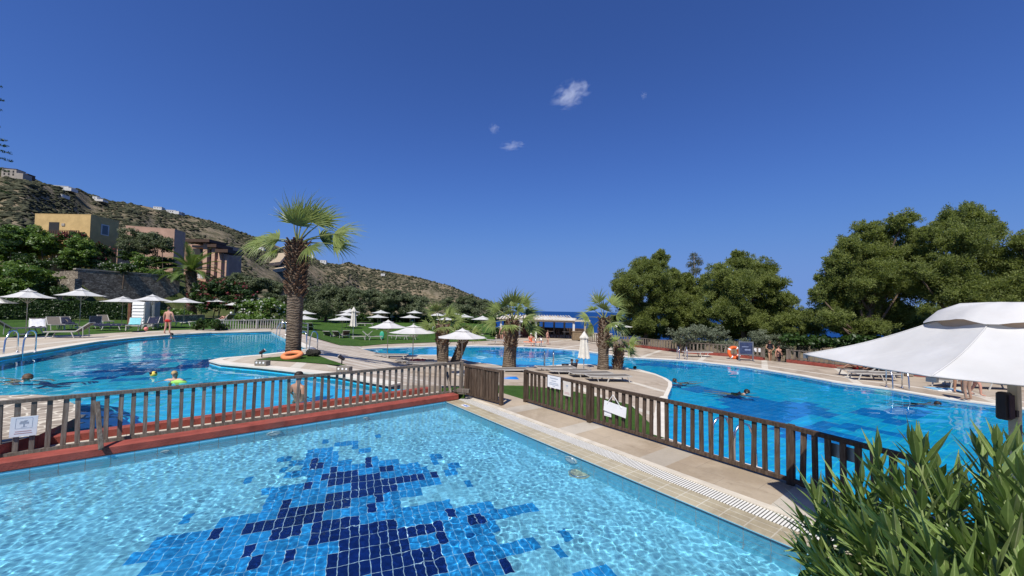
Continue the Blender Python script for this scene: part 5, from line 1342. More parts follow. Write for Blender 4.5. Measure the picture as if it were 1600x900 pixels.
for j in range(4):
    for k in range(n): k2 = (k+1) % n; m.f.append((j*n+k, j*n+k2, (j+1)*n+k2, (j+1)*n+k)); m.mi.append(0); m.tone.append(.5)
m.build('vent_cap', M_fab, t, smooth=True)
m = MB(); m.lathe([(.415, 2.135), (.405, 2.21), (.36, 2.25)], 24); m.build('vent_band', simple('tan_canvas', (.46, .34, .24), .85, .1, 5), t, smooth=True)
m = MB(); m.box((0, 0, 1.1), (.058, .058, 2.2), rad(20)); m.build('pole', M_pole, t, bevel=.006)
m = MB(); m.lathe([(0, .08), (.05, .08), (.30, .06), (.32, 0)], 20); m.build('base', M_base, t)
for k in range(NRB):
    a = 2*PI*k/NRB+UROT; e = Vector((math.cos(a)*UR*.99, math.sin(a)*UR*.99, 1.80)); m = MB()
    m.bar((0, 0, 2.13), e, .018, .024); m.build('rib', M_pole, t)
    m = MB(); m.box(e+Vector((0, 0, -.008)), (.035, .05, .03), a); m.build('rib_end', M_dkpole, t)
m = MB(); m.box((UC.x-.004, UC.y-.032-.002, 1.33), (.042, .004, .085), rad(20)); m.build('sticker', simple('dark_label', (.03, .035, .06), .4, .3, 30, obj=False), t, world=True)
q = AT(1571.5, 634, UC.y-.01); t = thing('loudspeaker', 'dark box loudspeaker strapped to the pole of the big parasol', 'loudspeaker', q)
M_blk = simple('black_plastic', (.022, .018, .022), .5, .2, 9)
m = MB(); m.box(q+Vector((-.012, 0, 0)), (.075, .075, .215), rad(14), taper=.93); m.build('cabinet', M_blk, t, world=True, bevel=.012)
m = MB(); m.box(q+Vector((-.006, -.042, 0)), (.058, .008, .18), rad(14)); m.build('grille', simple('speaker_cloth', (.035, .022, .035), .9, .3, 60), t, world=True)
m = MB(); m.box(q+Vector((.042, .0, -.055)), (.03, .07, .05), rad(14)); m.build('bracket', M_blk, t, world=True)
# ================================================================== houses, wall, bar
def plaster(name, c): return simple(name, c, .85, .14, 1.3, .15, bump=.25, bscale=25, obj=False, dirt=tuple(x*.82 for x in c))
M_yel, M_pink, M_rose = plaster('yellow_plaster', (.56, .39, .17)), plaster('pink_plaster', (.52, .33, .235)), plaster('rose_plaster', (.46, .28, .20))
M_whitew = plaster('white_wash', (.62, .61, .585)); M_conc = plaster('grey_render', (.36, .32, .27))
M_dark = simple('dark_opening', (.03, .028, .026), .6, .2, 3); M_brown = simple('brown_timber', (.075, .045, .03), .7, .3, 5)
M_glass = NT('window_glass'); M_glass = M_glass.done(M_glass.bsdf((.05, .07, .09), .08, .6))
def vwall(m, a, b, z0, z1, th=.25):
    a = Vector(a); b = Vector(b); d = (b-a); d.z = 0; d.normalize(); n = Vector((d.y, -d.x, 0))
    if n.y > 0: n = -n
    q = [Vector((a.x, a.y, 0)), Vector((b.x, b.y, 0)), Vector((b.x, b.y, 0))-n*th, Vector((a.x, a.y, 0))-n*th]
    m.add([p+Vector((0, 0, z0)) for p in q]+[p+Vector((0, 0, z1)) for p in q], ((0, 1, 2, 3), (7, 6, 5, 4), (0, 4, 5, 1), (1, 5, 6, 2), (2, 6, 7, 3), (3, 7, 4, 0)))
    return n
def on(a, b, px, py):
    """point of the vertical plane through a, b seen at a pixel"""
    d = Vector((b.x-a.x, b.y-a.y, 0)); n = Vector((d.y, -d.x, 0)).normalized(); r = ray(px, py); o = Vector((0, 0, CZ))
    return o+r*((Vector((a.x, a.y, 0))-o).dot(n)/r.dot(n)) if True else None
def plate(m, a, b, x0, y0, x1, y1, d0, d1):
    """raised rectangle on the wall a-b between two pixels"""
    d = Vector((b.x-a.x, b.y-a.y, 0)).normalized(); n = Vector((d.y, -d.x, 0)); n = n if n.y < 0 else -n
    p, q = on(a, b, x0, y0), on(a, b, x1, y1); zt, zb = max(p.z, q.z), min(p.z, q.z)
    A, B = Vector((p.x, p.y, 0)), Vector((q.x, q.y, 0))
    vs = [X+n*dd+Vector((0, 0, z)) for dd in (d0, d1) for X, z in ((A, zb), (B, zb), (B, zt), (A, zt))]
    m.add(vs, ((3, 2, 1, 0), (4, 5, 6, 7), (0, 1, 5, 4), (1, 2, 6, 5), (2, 3, 7, 6), (3, 0, 4, 7)))
def house(name, label, corner, left, right, zt, zb, mat, roofmat):
    t = thing(name, label, 'house', corner); c, l, r = (Vector((p.x, p.y, 0)) for p in (corner, left, right))
    f = l+(r-c); m = MB(); pts = [c, r, f, l]
    m.add([p+Vector((0, 0, zb)) for p in pts]+[p+Vector((0, 0, zt)) for p in pts], ((0, 1, 5, 4), (1, 2, 6, 5), (2, 3, 7, 6), (3, 0, 4, 7), (4, 5, 6, 7)))
    m.build('wall', mat, t, world=True)
    m = MB(); ce = (c+f)/2; m.add([ce+(p-ce)*1.004+Vector((0, 0, zt+z)) for z in (.003, .09) for p in pts], ((4, 5, 6, 7), (0, 1, 5, 4), (1, 2, 6, 5), (2, 3, 7, 6), (3, 0, 4, 7)))
    m.build('roof', roofmat, t, world=True)
    return t, c, l, r
def window(t, a, b, x0, y0, x1, y1, fm=M_whitew, fw=1.6):
    m = MB(); plate(m, a, b, x0, y0, x1, y1, .005, .06); f = m.build('window', fm, t, world=True)
    m = MB(); plate(m, a, b, x0+fw, y0+fw*1.1, x1-fw, y1-fw*1.1, .062, .07); m.build('pane', M_glass, f, world=True)
Yc = 57; C0 = AT(142, 336, Yc); 
L0_ = AT(55, 334, 57.0); R0_ = AT(186, 346, 61)
t, c, l, r = house('yellow_house', 'yellow flat roofed house on the slope at the left', C0, L0_, R0_, C0.z, 3.5, M_yel, M_yel)
window(t, c, r, 158, 350, 169.5, 369)
m = MB(); plate(m, c, l, 77, 347, 91, 380, .005, .03); m.build('door', M_dark, t, world=True)
m = MB(); plate(m, c, l, 97, 349, 101.5, 353, .005, .08); m.build('wall_lamp', M_conc, t, world=True)
m = MB(); plate(m, c, l, 76, 378, 139, 383, .0, 1.3); bal = m.build('balcony', M_yel, t, world=True)
m = MB(); plate(m, c, l, 90, 362, 138, 363.3, 1.2, 1.28)
for k in range(14): x = 90+k*3.6; plate(m, c, l, x, 363.3, x+.9, 378, 1.21, 1.26)
m.build('railing', M_brown, bal, world=True)
m = MB(); plate(m, c, l, 86, 383, 141, 430, .003, .05); m.build('lower_wall', simple('ochre_base', (.34, .20, .08), .85, .2, 2, obj=False), t, world=True)
C1 = AT(273, 358.5, 72); L1_ = AT(197, 353, 69.5); R1_ = AT(290, 364, 75.5)
t, c, l, r = house('pink_house', 'pink flat roofed house behind the olive tree, right of the yellow one', C1, L1_, R1_, C1.z, 4, M_pink, M_pink)
window(t, c, r, 276.5, 376, 279.5, 397, M_whitew, .8); window(t, c, r, 283, 380, 287, 406, M_whitew, .9)
a = AT(184, 388, 60); b = AT(204, 387, 62); t = thing('garden_wall', 'small pink garden wall beside the shaded side of the yellow house', 'wall', a)
m = MB(); vwall(m, a, b, 4, AT(190, 387, 61).z); m.build('wall', M_pink, t, world=True); m = MB(); vwall(m, a-Vector((0, .05, 0)), b-Vector((0, .05, 0)), AT(190, 387, 61).z+.003, AT(190, 387, 61).z+.12, .35); m.build('wall_cap', M_rose, t, world=True)
# apartments with timber pergola roofs
t = thing('apartment_block', 'rose coloured apartment block with pillars and dark timber roofs', 'apartments', AT(320, 430, 84))
A0, A1 = AT(289, 380, 88), AT(352, 392, 84)
def blk(name, x0, y0, x1, y1, Ya, Yb, mat, th=.5, cap=False):
    a, b = AT(x0, y0, Ya), AT(x1, y0, Yb); m = MB(); z1 = a.z; z0 = AT(x0, y1, Ya).z
    vwall(m, Vector((a.x, a.y, 0)), Vector((b.x, b.y, 0)), z0, z1, th); return m.build(name, mat, t, world=True)
blk('wall', 288, 382, 345, 440, 88, 87, M_rose, 6)
for x0, y0, x1, y1 in ((318, 377, 324.5, 436), (331, 386, 336, 432), (341, 391, 346.5, 434), (352, 398, 354.5, 432)): blk('pillar', x0, y0, x1, y1, 83.5, 83.5, M_pink, .8)
blk('roof', 287, 373, 327, 377.5, 82.5, 82.5, M_brown, 5); blk('roof', 324, 381, 338, 386, 82.8, 82.8, M_brown, 5); blk('roof', 336, 389, 356, 394, 82.4, 82.4, M_brown, 5)
for x0, y0, x1, y1 in ((300, 383, 318, 386.5), (300, 403, 318, 407), (300, 420, 319, 424), (336, 405, 342, 408), (335, 420, 342, 424)): blk('balcony', x0, y0, x1, y1, 84, 84, M_pink, 2.5)
for x0, y0, x1, y1 in ((301, 388, 317, 402), (302, 408, 317, 419), (325, 390, 331, 404), (326, 410, 331, 430), (337, 396, 341, 405), (337, 409, 341, 420)): blk('window', x0, y0, x1, y1, 86.6, 86.6, M_dark, .3)
for k in range(7): x = 302+k*2.4; blk('railing', x, 428, x+1.1, 435, 83, 83, M_whitem, .1)
# stone retaining wall
M_stone = NT('rubble_stone'); v = M_stone.pos(0, (1.7, 1.7, 2.5)); vo = M_stone.node('ShaderNodeTexVoronoi'); vo.inputs['Scale'].default_value = 2.1; M_stone.link(v, vo.inputs['Vector'])
ve = M_stone.node('ShaderNodeTexVoronoi', feature='DISTANCE_TO_EDGE'); ve.inputs['Scale'].default_value = 2.1; M_stone.link(v, ve.inputs['Vector'])
c = M_stone.ramp(vo.outputs['Color'], (.1, (.14, .115, .09)), (.5, (.25, .21, .16)), (.9, (.40, .35, .27)))
ek = M_stone.ramp(ve.outputs['Distance'], (.02, 1), (.09, 0)); c = M_stone.mix(ek, c, (.10, .085, .065))
M_stone = M_stone.done(M_stone.bsdf(c, .9, .1, M_stone.bump(ek, -.8, .12)))
t = thing('stone_wall', 'high rubble stone retaining wall below the houses', 'wall', AT(122, 490, 46))
wa, wb, wc = AT(122, 421, 46), AT(281, 437, 55), AT(82, 420, 49)
m = MB(); n = vwall(m, wa, wb, .3, wa.z, .8)
m.build('wall', M_stone, t, world=True)
m = MB(); vwall(m, wc, wa, .3, wa.z-.1, .8); m.build('side_wall', M_stone, t, world=True)
m = MB(); d = Vector((wb.x-wa.x, wb.y-wa.y, 0)).normalized(); vwall(m, wa-d*.12+Vector((0, -.06, 0)), wb+Vector((0, -.06, 0)), wa.z+.003, wa.z+.14, .95); m.build('wall_cap', M_conc, t, world=True)
m = MB(); vwall(m, AT(68, 437, 47.2), AT(117, 437, 44.8), .3, AT(100, 436, 46).z, .6)
tag(m.build('stone_wall', M_stone), 'lower sunlit stone wall stepping down at the left end of the high wall', 'wall')
m = MB(); a, b = AT(262, 500, 38), AT(312, 498, 43); vwall(m, a, b, .4, 1.15, .5); tag(m.build('stone_wall', M_stone), 'low honey coloured stone border wall behind the man in red shorts', 'wall')
# louvred cabinet beside the umbrella, its wooden panel and grey box
q = AT(215, 510, 30.5); q.z = .45; zt = AT(215, 471.5, 30.5).z
t = thing('louvred_cabinet', 'white louvred cabinet with a brown wooden side behind the loungers', 'cabinet', q)
m = MB(); m.box((0, .25, (zt-.45)/2), (1.0, .5, zt-.45)); m.build('case', M_whitew, t)
for k in range(7):
    m = MB(); z = .15+k*(zt-.6)/7; m.add([(-.46, -.005, z), (.46, -.005, z), (.46, -.005, z+.22), (-.46, -.005, z+.22), (-.46, -.06, z), (.46, -.06, z), (.46, -.015, z+.22), (-.46, -.015, z+.22)], ((4, 5, 6, 7), (0, 3, 2, 1), (4, 0, 1, 5), (7, 6, 2, 3), (4, 7, 3, 0), (5, 1, 2, 6))); m.build('louvre', M_whitem, t)
m = MB(); m.box((-.64, .1, .9), (.2, .4, 1.8)); m.build('side_panel', simple('red_brown_wood', (.16, .07, .04), .7, .3, 5), t)
q2 = AT(233, 510, 31); q2.z = .45; t = thing('towel_hut', 'narrow grey locker standing right of the white cabinet', 'locker', q2)
m = MB(); m.box((0, .25, .98), (.75, .5, 1.96)); m.build('case', M_dkpole, t, bevel=.02); m = MB(); m.box((0, -.01, .98), (.62, .02, 1.7)); m.build('door', simple('grey_door', (.17, .19, .21), .5, .1, 5), t)
# ---- beach bar
M_straw = simple('bleached_reed', (.55, .48, .38), .9, .25, 6, bump=.4, bscale=50, obj=False)
bz = ZB+.0; t = thing('beach_bar', 'open beach bar with white posts and a flat reed roof by the sea', 'bar', AT(850, 528, 44))
t.location.z = bz
def bp(px, Y, z): q = ray(px, 500); return Vector((q.x/q.y*Y, Y, z))
zr = AT(850, 503, 44).z
for px, Y in ((783, 45), (812, 44.5), (837.5, 44), (896.5, 43), (849.5, 48), (882, 48), (914, 48), (800, 49.5), (866, 50)):
    m = MB(); a = bp(px, Y, bz); m.box(a+Vector((0, 0, (zr-bz)/2)), (.22, .22, zr-bz)); m.build('post', M_whitew if Y < 46 else M_conc, t, world=True)
for (xa, Ya), (xb, Yb), dz in (((780, 45), (838, 44), 0), ((836, 44), (898, 43), .0), ((780, 50.2), (838, 50), .0), ((848, 48), (922, 47.6), -.0)):
    m = MB(); m.bar(bp(xa, Ya, zr+.12+dz), bp(xb, Yb, zr+.12+dz), .22, .24); m.build('beam', M_straw, t, world=True)
m = MB(); pts = [bp(776, 44.6, zr+.30), bp(899, 42.6, zr+.27), bp(901, 46.5, zr+.42), bp(868, 52, zr+.60), bp(776, 52, zr+.62)]; m.slab(pts, .07); m.build('reed_roof', M_straw, t, world=True)
R = random.Random(4)
for k in range(26):
    m = MB(); x = 778+k*4.7; a = bp(x, 44.4-.014*(x-776)*.9, zr+.37); b = bp(lerp(x, 830, .12), 51.5, zr+.70); m.bar(a, b, .10, .07); m.build('slat', M_whitew if k % 3 else M_straw, t, world=True)
m = MB(); m.bar(bp(837, 44, zr+.42), bp(899, 42.8, zr+.36), .14, .30); m.build('awning_roll', M_whitew, t, world=True)
m = MB(); a, b = bp(806, 46.5, 0), bp(850, 46.2, 0); vwall(m, a, b, bz, bz+1.15, .6); m.build('counter', simple('red_brown_counter', (.13, .05, .035), .7, .3, 3), t, world=True)
m = MB(); vwall(m, a-Vector((0, .1, 0)), b-Vector((0, .1, 0)), bz+1.153, bz+1.22, .85); m.build('counter_top', M_brown, t, world=True)
m = MB(); a, b = bp(787, 51.5, 0), bp(843, 51, 0); vwall(m, a, b, bz, bz+2.3, .3); m.build('back_wall', M_dark, t, world=True)
m = MB(); a, b = bp(846, 52, 0), bp(925, 49, 0); vwall(m, a, b, bz, bz+.95, .1); m.build('parapet', M_brown, t, world=True)
m = MB(); q = bp(782, 43.5, bz); m.box(q+Vector((0, 0, .5)), (.75, .6, 1.0)); o = m.build('planter', simple('brown_planter', (.15, .07, .045), .7, .25, 4), bevel=.02); tag(o, 'square brown wooden planter box left of the bar counter', 'planter')
m = MB(); q = AT(901, 531, 42.5); q.z = bz; m.box(q+Vector((0, 0, .45)), (1.0, .7, .9)); m.box(q+Vector((0, 0, .93)), (1.1, .8, .05)); o = m.build('waste_bin', simple('tan_wood', (.24, .17, .10), .7, .25, 5)); tag(o, 'tan wooden bin beside the last white post of the bar', 'bin')
def chair():
    t = thing('bar_chair', '', 'chair')
    m = MB(); m.box((0, 0, .45), (.44, .42, .04)); m.build('seat', M_brown, t)
    m = MB(); m.box((0, .2, .72), (.44, .04, .42)); m.build('backrest', M_brown, t)
    for x in (-.19, .19):
        for y in (-.18, .18): m = MB(); m.box((x, y, .215), (.04, .04, .43)); m.build('leg', M_brown, t)
    return t
def table_():
    t = thing('bar_table', '', 'table'); m = MB(); m.box((0, 0, .74), (.75, .75, .05)); m.build('table_top', M_straw, t)
    m = MB(); m.tube([(0, 0, .02), (0, 0, .71)], .04, 8); m.build('leg', M_brown, t); m = MB(); m.box((0, 0, .015), (.45, .45, .03)); m.build('base', M_brown, t); return t
ch, cfst, tb, tfst = chair(), [True], table_(), [True]
for px, Y, rz, lab in ((853, 45, .3, 'dark chair nearest the counter, left of the first bar table'), (867, 45.2, -1.6, 'dark chair between the two bar tables, turned sideways'), (876, 44.6, 1.4, 'dark chair left of the second bar table'), (891, 44.4, -1.2, 'dark chair at the open end of the beach bar'), (872, 47.5, 3.0, 'dark chair at the sea side of the bar, back row'), (905, 46.5, 2.8, 'dark chair outside the roof beside the last bar post')):
    q = bp(px, Y, bz); put(ch, cfst, 'bar_chair', lab, q, rz, (1, 1, 1), 'chairs in the beach bar', 'chair')
for px, Y, lab in ((860, 45.4, 'square bar table close to the red brown counter'), (884, 45, 'square bar table near the right end of the roof')):
    put(tb, tfst, 'bar_table', lab, bp(px, Y, bz), 0, (1, 1, 1), 'tables in the beach bar', 'table')
# ---- houses on the hill
def hillpt(px, py):
    best = min((i/400 for i in range(401)), key=lambda tt: abs(PROJ(hill(px, tt))[1]-py)); return hill(px, best)
def hill_house(label, px, py, w, h, mat, wins, flat=True, d=7, extra=None, rz=.25, roof=None):
    q = hillpt(px, py); k = q.y/FPX; t = thing('hillside_house', label, 'house', q-Vector((0, 0, 1)), rz, 'houses on the hillside')
    W_, H_ = w*k, h*k+1; m = MB(); m.box((0, 0, H_/2), (W_, d, H_)); m.build('wall', mat, t)
    if extra: m = MB(); m.box((W_*extra[0], -1, H_*extra[2]/2), (W_*extra[1], d, H_*extra[2])); m.build('wing', mat, t)
    m = MB(); m.box((0, 0, H_+.18), (W_*1.04, d*1.05, .34)); m.build('roof', roof or mat, t)
    for u in wins:
        for row in ((.55,) if h < 7 else (.35, .7)):
            m = MB(); m.box((W_*(u-.5), -d/2-.02, 1+(H_-1)*row), (W_*.11, .08, (H_-1)*.26)); m.build('window', M_dark, t)
hill_house('beige hilltop house with a dark upper storey at the far left', 8, 279, 18, 13, M_conc, (.2, .5, .8), extra=(.75, .6, .6), roof=M_brown)
hill_house('dark flat roofed villa beside the beige hilltop house', 27, 279, 15, 6, M_brown, (.3, .7))
hill_house('low white villa on the ridge above the yellow house', 89, 297.5, 20, 5, M_whitew, (.2, .45, .7), extra=(.5, .5, .7))
hill_house('tiny white house below the ridge left of the yellow house', 88, 308, 8, 2.5, M_whitew, (.5,))
hill_house('small white cube house on the ridge right of the low villa', 143, 314, 6, 5.5, M_whitew, (.5,), extra=(1.2, 1.4, .45))
hill_house('long white villa on the ridge above the pink house', 241, 327.5, 11, 3.2, M_whitew, (.2, .5, .8))
hill_house('white terrace house just right of the long white villa', 262, 333.5, 12, 4.5, M_whitew, (.2, .45, .7), extra=(.7, .5, .8))
hill_house('pale house at the end of the ridge row', 276, 337, 6, 4.5, M_conc, (.5,))
hill_house('white house low on the hill left of the tall palm crown', 404, 391, 10, 4, M_whitew, (.3, .7))
hill_house('white house on the slope directly right of the tall palm', 503, 412, 9, 5, M_whitew, (.3, .7))
hill_house('small white chapel on the slope right of the tall palm trunk', 484, 403, 6, 5, M_whitew, (.5,))
hill_house('tiny white house alone on the lower right ridge', 597, 430.5, 6, 2.6, M_whitew, (.5,))
q = hillpt(533, 412); m = MB(); m.tube([q-Vector((0, 0, 1)), q+Vector((0, 0, 11))], .35, 6); tag(m.build('mast', M_dkpole), 'thin grey mast standing on the ridge right of the tall palm', 'mast')
# pale track winding up the hill
m = MB(); tr_ = [(425, 406), (433, 402), (430, 396), (424, 409), (436, 416), (446, 412)]
for a, b in (((420, 414), (432, 403)), ((432, 403), (433, 398)), ((426, 424), (445, 416))):
    p, q = hillpt(*a), hillpt(*b); n = Vector((0, -1, 0)); m.strip([p+Vector((0, -2, 1.6)), q+Vector((0, -2, 1.6))], [p+Vector((3, 9, 4.2)), q+Vector((3, 9, 4.2))], 3)
struct(m.build('path', simple('pale_track', (.42, .33, .22), .9, .15, .2, obj=False)))
# ================================================================== loungers and small things
M_sling = simple('grey_beige_sling', (.15, .13, .11), .8, .12, 7); M_lframe = simple('pale_metal_frame', (.46, .44, .40), .45, .08, 6)
M_slingd = simple('brown_sling', (.15, .115, .09), .8, .15, 7)
def make_lounger(name, ang, sling, z0=.34):
    t = thing(name, '', 'sun lounger')
    W_ = .64; h = .66; a = rad(ang)
    bx, bz_ = math.cos(a)*.72, math.sin(a)*.72
    m = MB(); m.box((.30, 0, z0), (1.22, W_-.07, .025)); m.build('seat', sling, t)
    m = MB(); vs = []
    M_ = Matrix.Rotation(a, 3, 'Y'); m.box(Vector((-.31-bx/2, 0, z0+bz_/2)), (.74, W_-.07, .025), M=M_); m.build('backrest', sling, t)
    for y in (-W_/2+.02, W_/2-.02):
        m = MB(); m.bar((.92, y, z0), (-.31, y, z0), .035, .05); m.bar((-.30, y, z0), (-.31-bx, y, z0+bz_), .035, .05); m.build('side_rail', M_lframe, t)
        for x, dx in ((.72, .12), (-.15, -.12)):
            m = MB(); m.bar((x, y, z0-.02), (x+dx, y, 0), .035, .045); m.build('leg', M_lframe, t)
        m = MB(); m.bar((-.31-bx*.55, y, z0+bz_*.55-.02), (-.62, y, .02 if ang > 30 else .10), .025, .03); m.build('prop', M_lframe, t)
    m = MB(); m.bar((.92, -W_/2+.02, z0), (.92, W_/2-.02, z0), .035, .04); m.build('end_rail', M_lframe, t); m = MB(); m.bar((-.31-bx, -W_/2+.02, z0+bz_), (-.31-bx, W_/2-.02, z0+bz_), .035, .04); m.build('end_rail', M_lframe, t)
    return t
LU, LF, LD = make_lounger('sun_lounger', 42, M_sling), make_lounger('sun_lounger', 3, M_sling), make_lounger('sun_lounger', 38, M_slingd)
fl_ = {id(LU): [True], id(LF): [True], id(LD): [True]}
LAST = [None]
def lounger(proto, label, px, py, z, rzdeg, group, s=1.0):
    q = P(px, py, z) if not isinstance(z, tuple) else None
    o = put(proto, fl_[id(proto)], 'sun_lounger', label, q, rad(rzdeg), (s, s, s), group, 'sun lounger'); LAST[0] = o; return o
def towel(label, o, mat, x0, x1, w, hang=.12, onback=None, lump=0):
    """cloth lying on a lounger, following seat and backrest, edges hanging"""
    m = MB(); s = o.scale[0]; loc = Vector(o.location); Rz = Matrix.Rotation(o.rotation_euler[2], 3, 'Z'); N = 12; Mn = 9
    def prof(x):
        if x > -.31: return Vector((x, 0, .375))
        u = -.31-x; a = rad(onback or 42); return Vector((-.31-math.cos(a)*u, 0, .375+math.sin(a)*u))
    g = []
    for i in range(N+1):
        p = prof(lerp(x0, x1, i/N)); row = []
        for j in range(Mn+1):
            y = lerp(-w/2, w/2, j/Mn); ov = max(0, abs(y)-.31); zz = p.z-ov*1.5+lump*noise.noise(Vector((i*.5, j*.6, px_seed[0])))+.006*noise.noise(Vector((i, j, 3)))
            row.append(loc+(Rz @ Vector((p.x, (math.copysign(.325, y) if ov > 0 else y), zz+.012)))*s)
        g.append(row)
    for i in range(N):
        for j in range(Mn): m.quad(g[i][j], g[i+1][j], g[i+1][j+1], g[i][j+1])
    px_seed[0] += 3
    ob_ = m.build('towel', mat, smooth=True, weld=True); tag(ob_, label, 'towel'); return ob_
px_seed = [1.0]
M_navy = simple('navy_towel', (.018, .022, .05), .95, .25, 9, bump=.3, bscale=80); M_wt = simple('white_towel', (.66, .66, .68), .95, .1, 9, bump=.3, bscale=80)
M_turq = simple('turquoise_towel', (.22, .55, .58), .95, .15, 9, bump=.3, bscale=80); M_slate = simple('slate_towel', (.10, .11, .14), .95, .2, 9); M_redt = simple('red_towel', (.35, .03, .04), .95, .2, 9)
GL = 'sun loungers on the left terrace'; zL = .42
o = lounger(LU, 'lounger seen from behind with a white and slate towel, at the left border', 28, 522, zL, 72, GL); towel('white towel with a slate corner hung over the backrest at the left border', o, M_wt, -.95, -.35, .66, onback=42, lump=.02)
o = lounger(LU, 'lounger under the leaning parasol draped with a white towel', 58, 520, zL, -38, GL); towel('rumpled white towel on the lounger under the leaning parasol', o, M_wt, -.9, .3, .72, onback=42, lump=.07)
o = lounger(LU, 'beige lounger in front of the hedge, left of the navy towels', 86, 515, zL, -32, GL)
o = lounger(LU, 'lounger covered with navy towels left of the second parasol', 104, 514, zL, -28, GL); towel('navy towel bunched up on the lounger left of the second parasol', o, M_navy, -.9, .8, .8, onback=42, lump=.12)
o = lounger(LU, 'empty beige lounger on the paving edge, in front of its row', 110, 527.5, .30, 24+180, GL)
o.rotation_euler[2] = rad(200-180+0) if False else rad(205)
o = lounger(LU, 'beige lounger with upright back against the dark hedge', 148, 512, zL, -45, GL)
o = lounger(LF, 'flat lounger with a long navy towel below the louvred cabinet', 172, 515, zL, 8, GL); towel('long navy towel on the flat lounger below the cabinet', o, M_navy, -.9, .9, .8, onback=3, lump=.08)
o = lounger(LU, 'white lounger behind the long navy towel', 164, 508, zL, -30, GL)
o = lounger(LU, 'lounger with a turquoise towel in front of the louvred cabinet', 209, 515.5, zL, -52, GL); towel('turquoise towel on the lounger in front of the cabinet', o, M_turq, -.95, .2, .68, onback=42, lump=.03)
o = lounger(LU, 'lounger with a navy towel just left of the man in red shorts', 236, 513, zL, -60, GL); towel('navy towel on the lounger left of the man in red shorts', o, M_navy, -.95, .5, .72, onback=42, lump=.08)
o = lounger(LU, 'bare beige lounger partly behind the man in red shorts', 250, 511, zL, -62, GL)
o = lounger(LF, 'flat lounger in shade right of the man in red shorts', 284, 509, .5, 6, GL)
GM = 'sun loungers on the middle lawn'
def lawn_l(proto, label, px, py, rz, s=1.0):
    Y = 40
    for _ in range(25): Y = (CZ-zlawn(Y))*FPX/max(4, (py-HOR(px)))
    Y = min(Y, 66); q = ray(px, 480)
    o = put(proto, fl_[id(proto)], 'sun_lounger', label, Vector((q.x/q.y*Y, Y, zlawn(Y))), rad(rz), (s, s, s), GM, 'sun lounger'); return o
o = lawn_l(LU, 'lounger from behind with a turquoise towel on the middle lawn', 519, 531, 85, 1.05); towel('turquoise towel over the backrest on the middle lawn', o, M_turq, -.98, -.45, .66, onback=42)
o = lawn_l(LD, 'brown lounger right of the turquoise towel on the middle lawn', 534, 530, 80, 1.05)
o = lawn_l(LD, 'brown lounger turned sideways near the pole of the lowest stacked parasol', 541, 528, 120, 1.0); towel('white towel on the brown sideways lounger', o, M_wt, -.9, -.5, .5, onback=38)
lawn_l(LU, 'beige lounger left of a pair with raised backs, middle lawn', 568, 531, 15+180); lawn_l(LU, 'beige lounger right of a pair with raised backs, middle lawn', 583, 531, 20)
lawn_l(LF, 'white flat lounger far back below the second stacked parasol', 563, 509, 10); lawn_l(LF, 'white flat lounger far back right of the stacked trio', 574, 509, 10)
lawn_l(LF, 'flat lounger on the lawn behind the middle patio parasol, left', 625, 530, 5); lawn_l(LF, 'flat lounger on the lawn behind the middle patio parasol, right', 638, 530, 5)
lawn_l(LD, 'dark lounger beside the grey three bar railing, front', 489, 521, 100); lawn_l(LD, 'dark lounger beside the grey three bar railing, back', 488, 514, 100)
lawn_l(LU, 'pale raised lounger beyond the straight patio palm, left of two', 662, 515, 200); lawn_l(LU, 'pale raised lounger beyond the straight patio palm, right of two', 674, 515, 190)
lawn_l(LF, 'white flat lounger on the lawn edge left of the gate palm', 779, 537, 5)
GP = 'sun loungers on the patio tip'
lounger(LF, 'leftmost flat lounger of four on the patio tip', 869, 584.5, ZB, 12, GP); lounger(LF, 'second flat lounger of four on the patio tip, left of the folded parasol', 891, 590, ZB, 14, GP)
lounger(LF, 'third flat lounger of four on the patio tip, right of the folded parasol', 924, 594, ZB, 14, GP); lounger(LF, 'rightmost flat lounger of four on the patio tip', 952, 599.5, ZB, 12, GP)
GQ = 'sun loungers on the front patio'
o = lounger(LF, 'shaded lounger below the middle front parasol with a red towel', 650, 573, ZB, 6, GQ); towel('red towel on the shaded patio lounger', o, M_redt, -.3, .5, .7, onback=3, lump=.05)
lounger(LF, 'shaded lounger below the leftmost front parasol', 612, 563, ZB, 4, GQ); lounger(LF, 'shaded lounger between the palms under the right front parasol', 668, 578, ZB, 8, GQ)
lounger(LF, 'lounger on the patio seen through the gate, by the blue air bed', 792, 588, -.84, 10, GQ)
GR = 'sun loungers on the far deck'
lounger(LF, 'white lounger on the far deck between pool ladder and lifebuoy', 1088, 557.5, ZB, 172, GR); lounger(LF, 'lounger behind the short tip palm, left of two', 958, 548, ZB, 170, GR); lounger(LU, 'lounger behind the short tip palm, right of two', 975, 550, ZB, 175, GR)
o = lounger(LF, 'pale lounger on the far deck in front of the reclining couple', 1364, 594, ZB, 172, GR); lounger(LD, 'dark lounger under the reclining person on the left', 1345, 588, ZB, 172, GR); lounger(LD, 'dark lounger under the reclining person on the right', 1382, 590, ZB, 172, GR)
lounger(LU, 'raised lounger left of the woman in burgundy, far deck', 1487, 604, ZB, 200, GR); lounger(LU, 'raised lounger right of the child in green, far deck', 1545, 608, ZB, 352, GR); lounger(LD, 'dark lounger at the right border behind the parasol pole', 1600, 604, ZB, 350, GR)
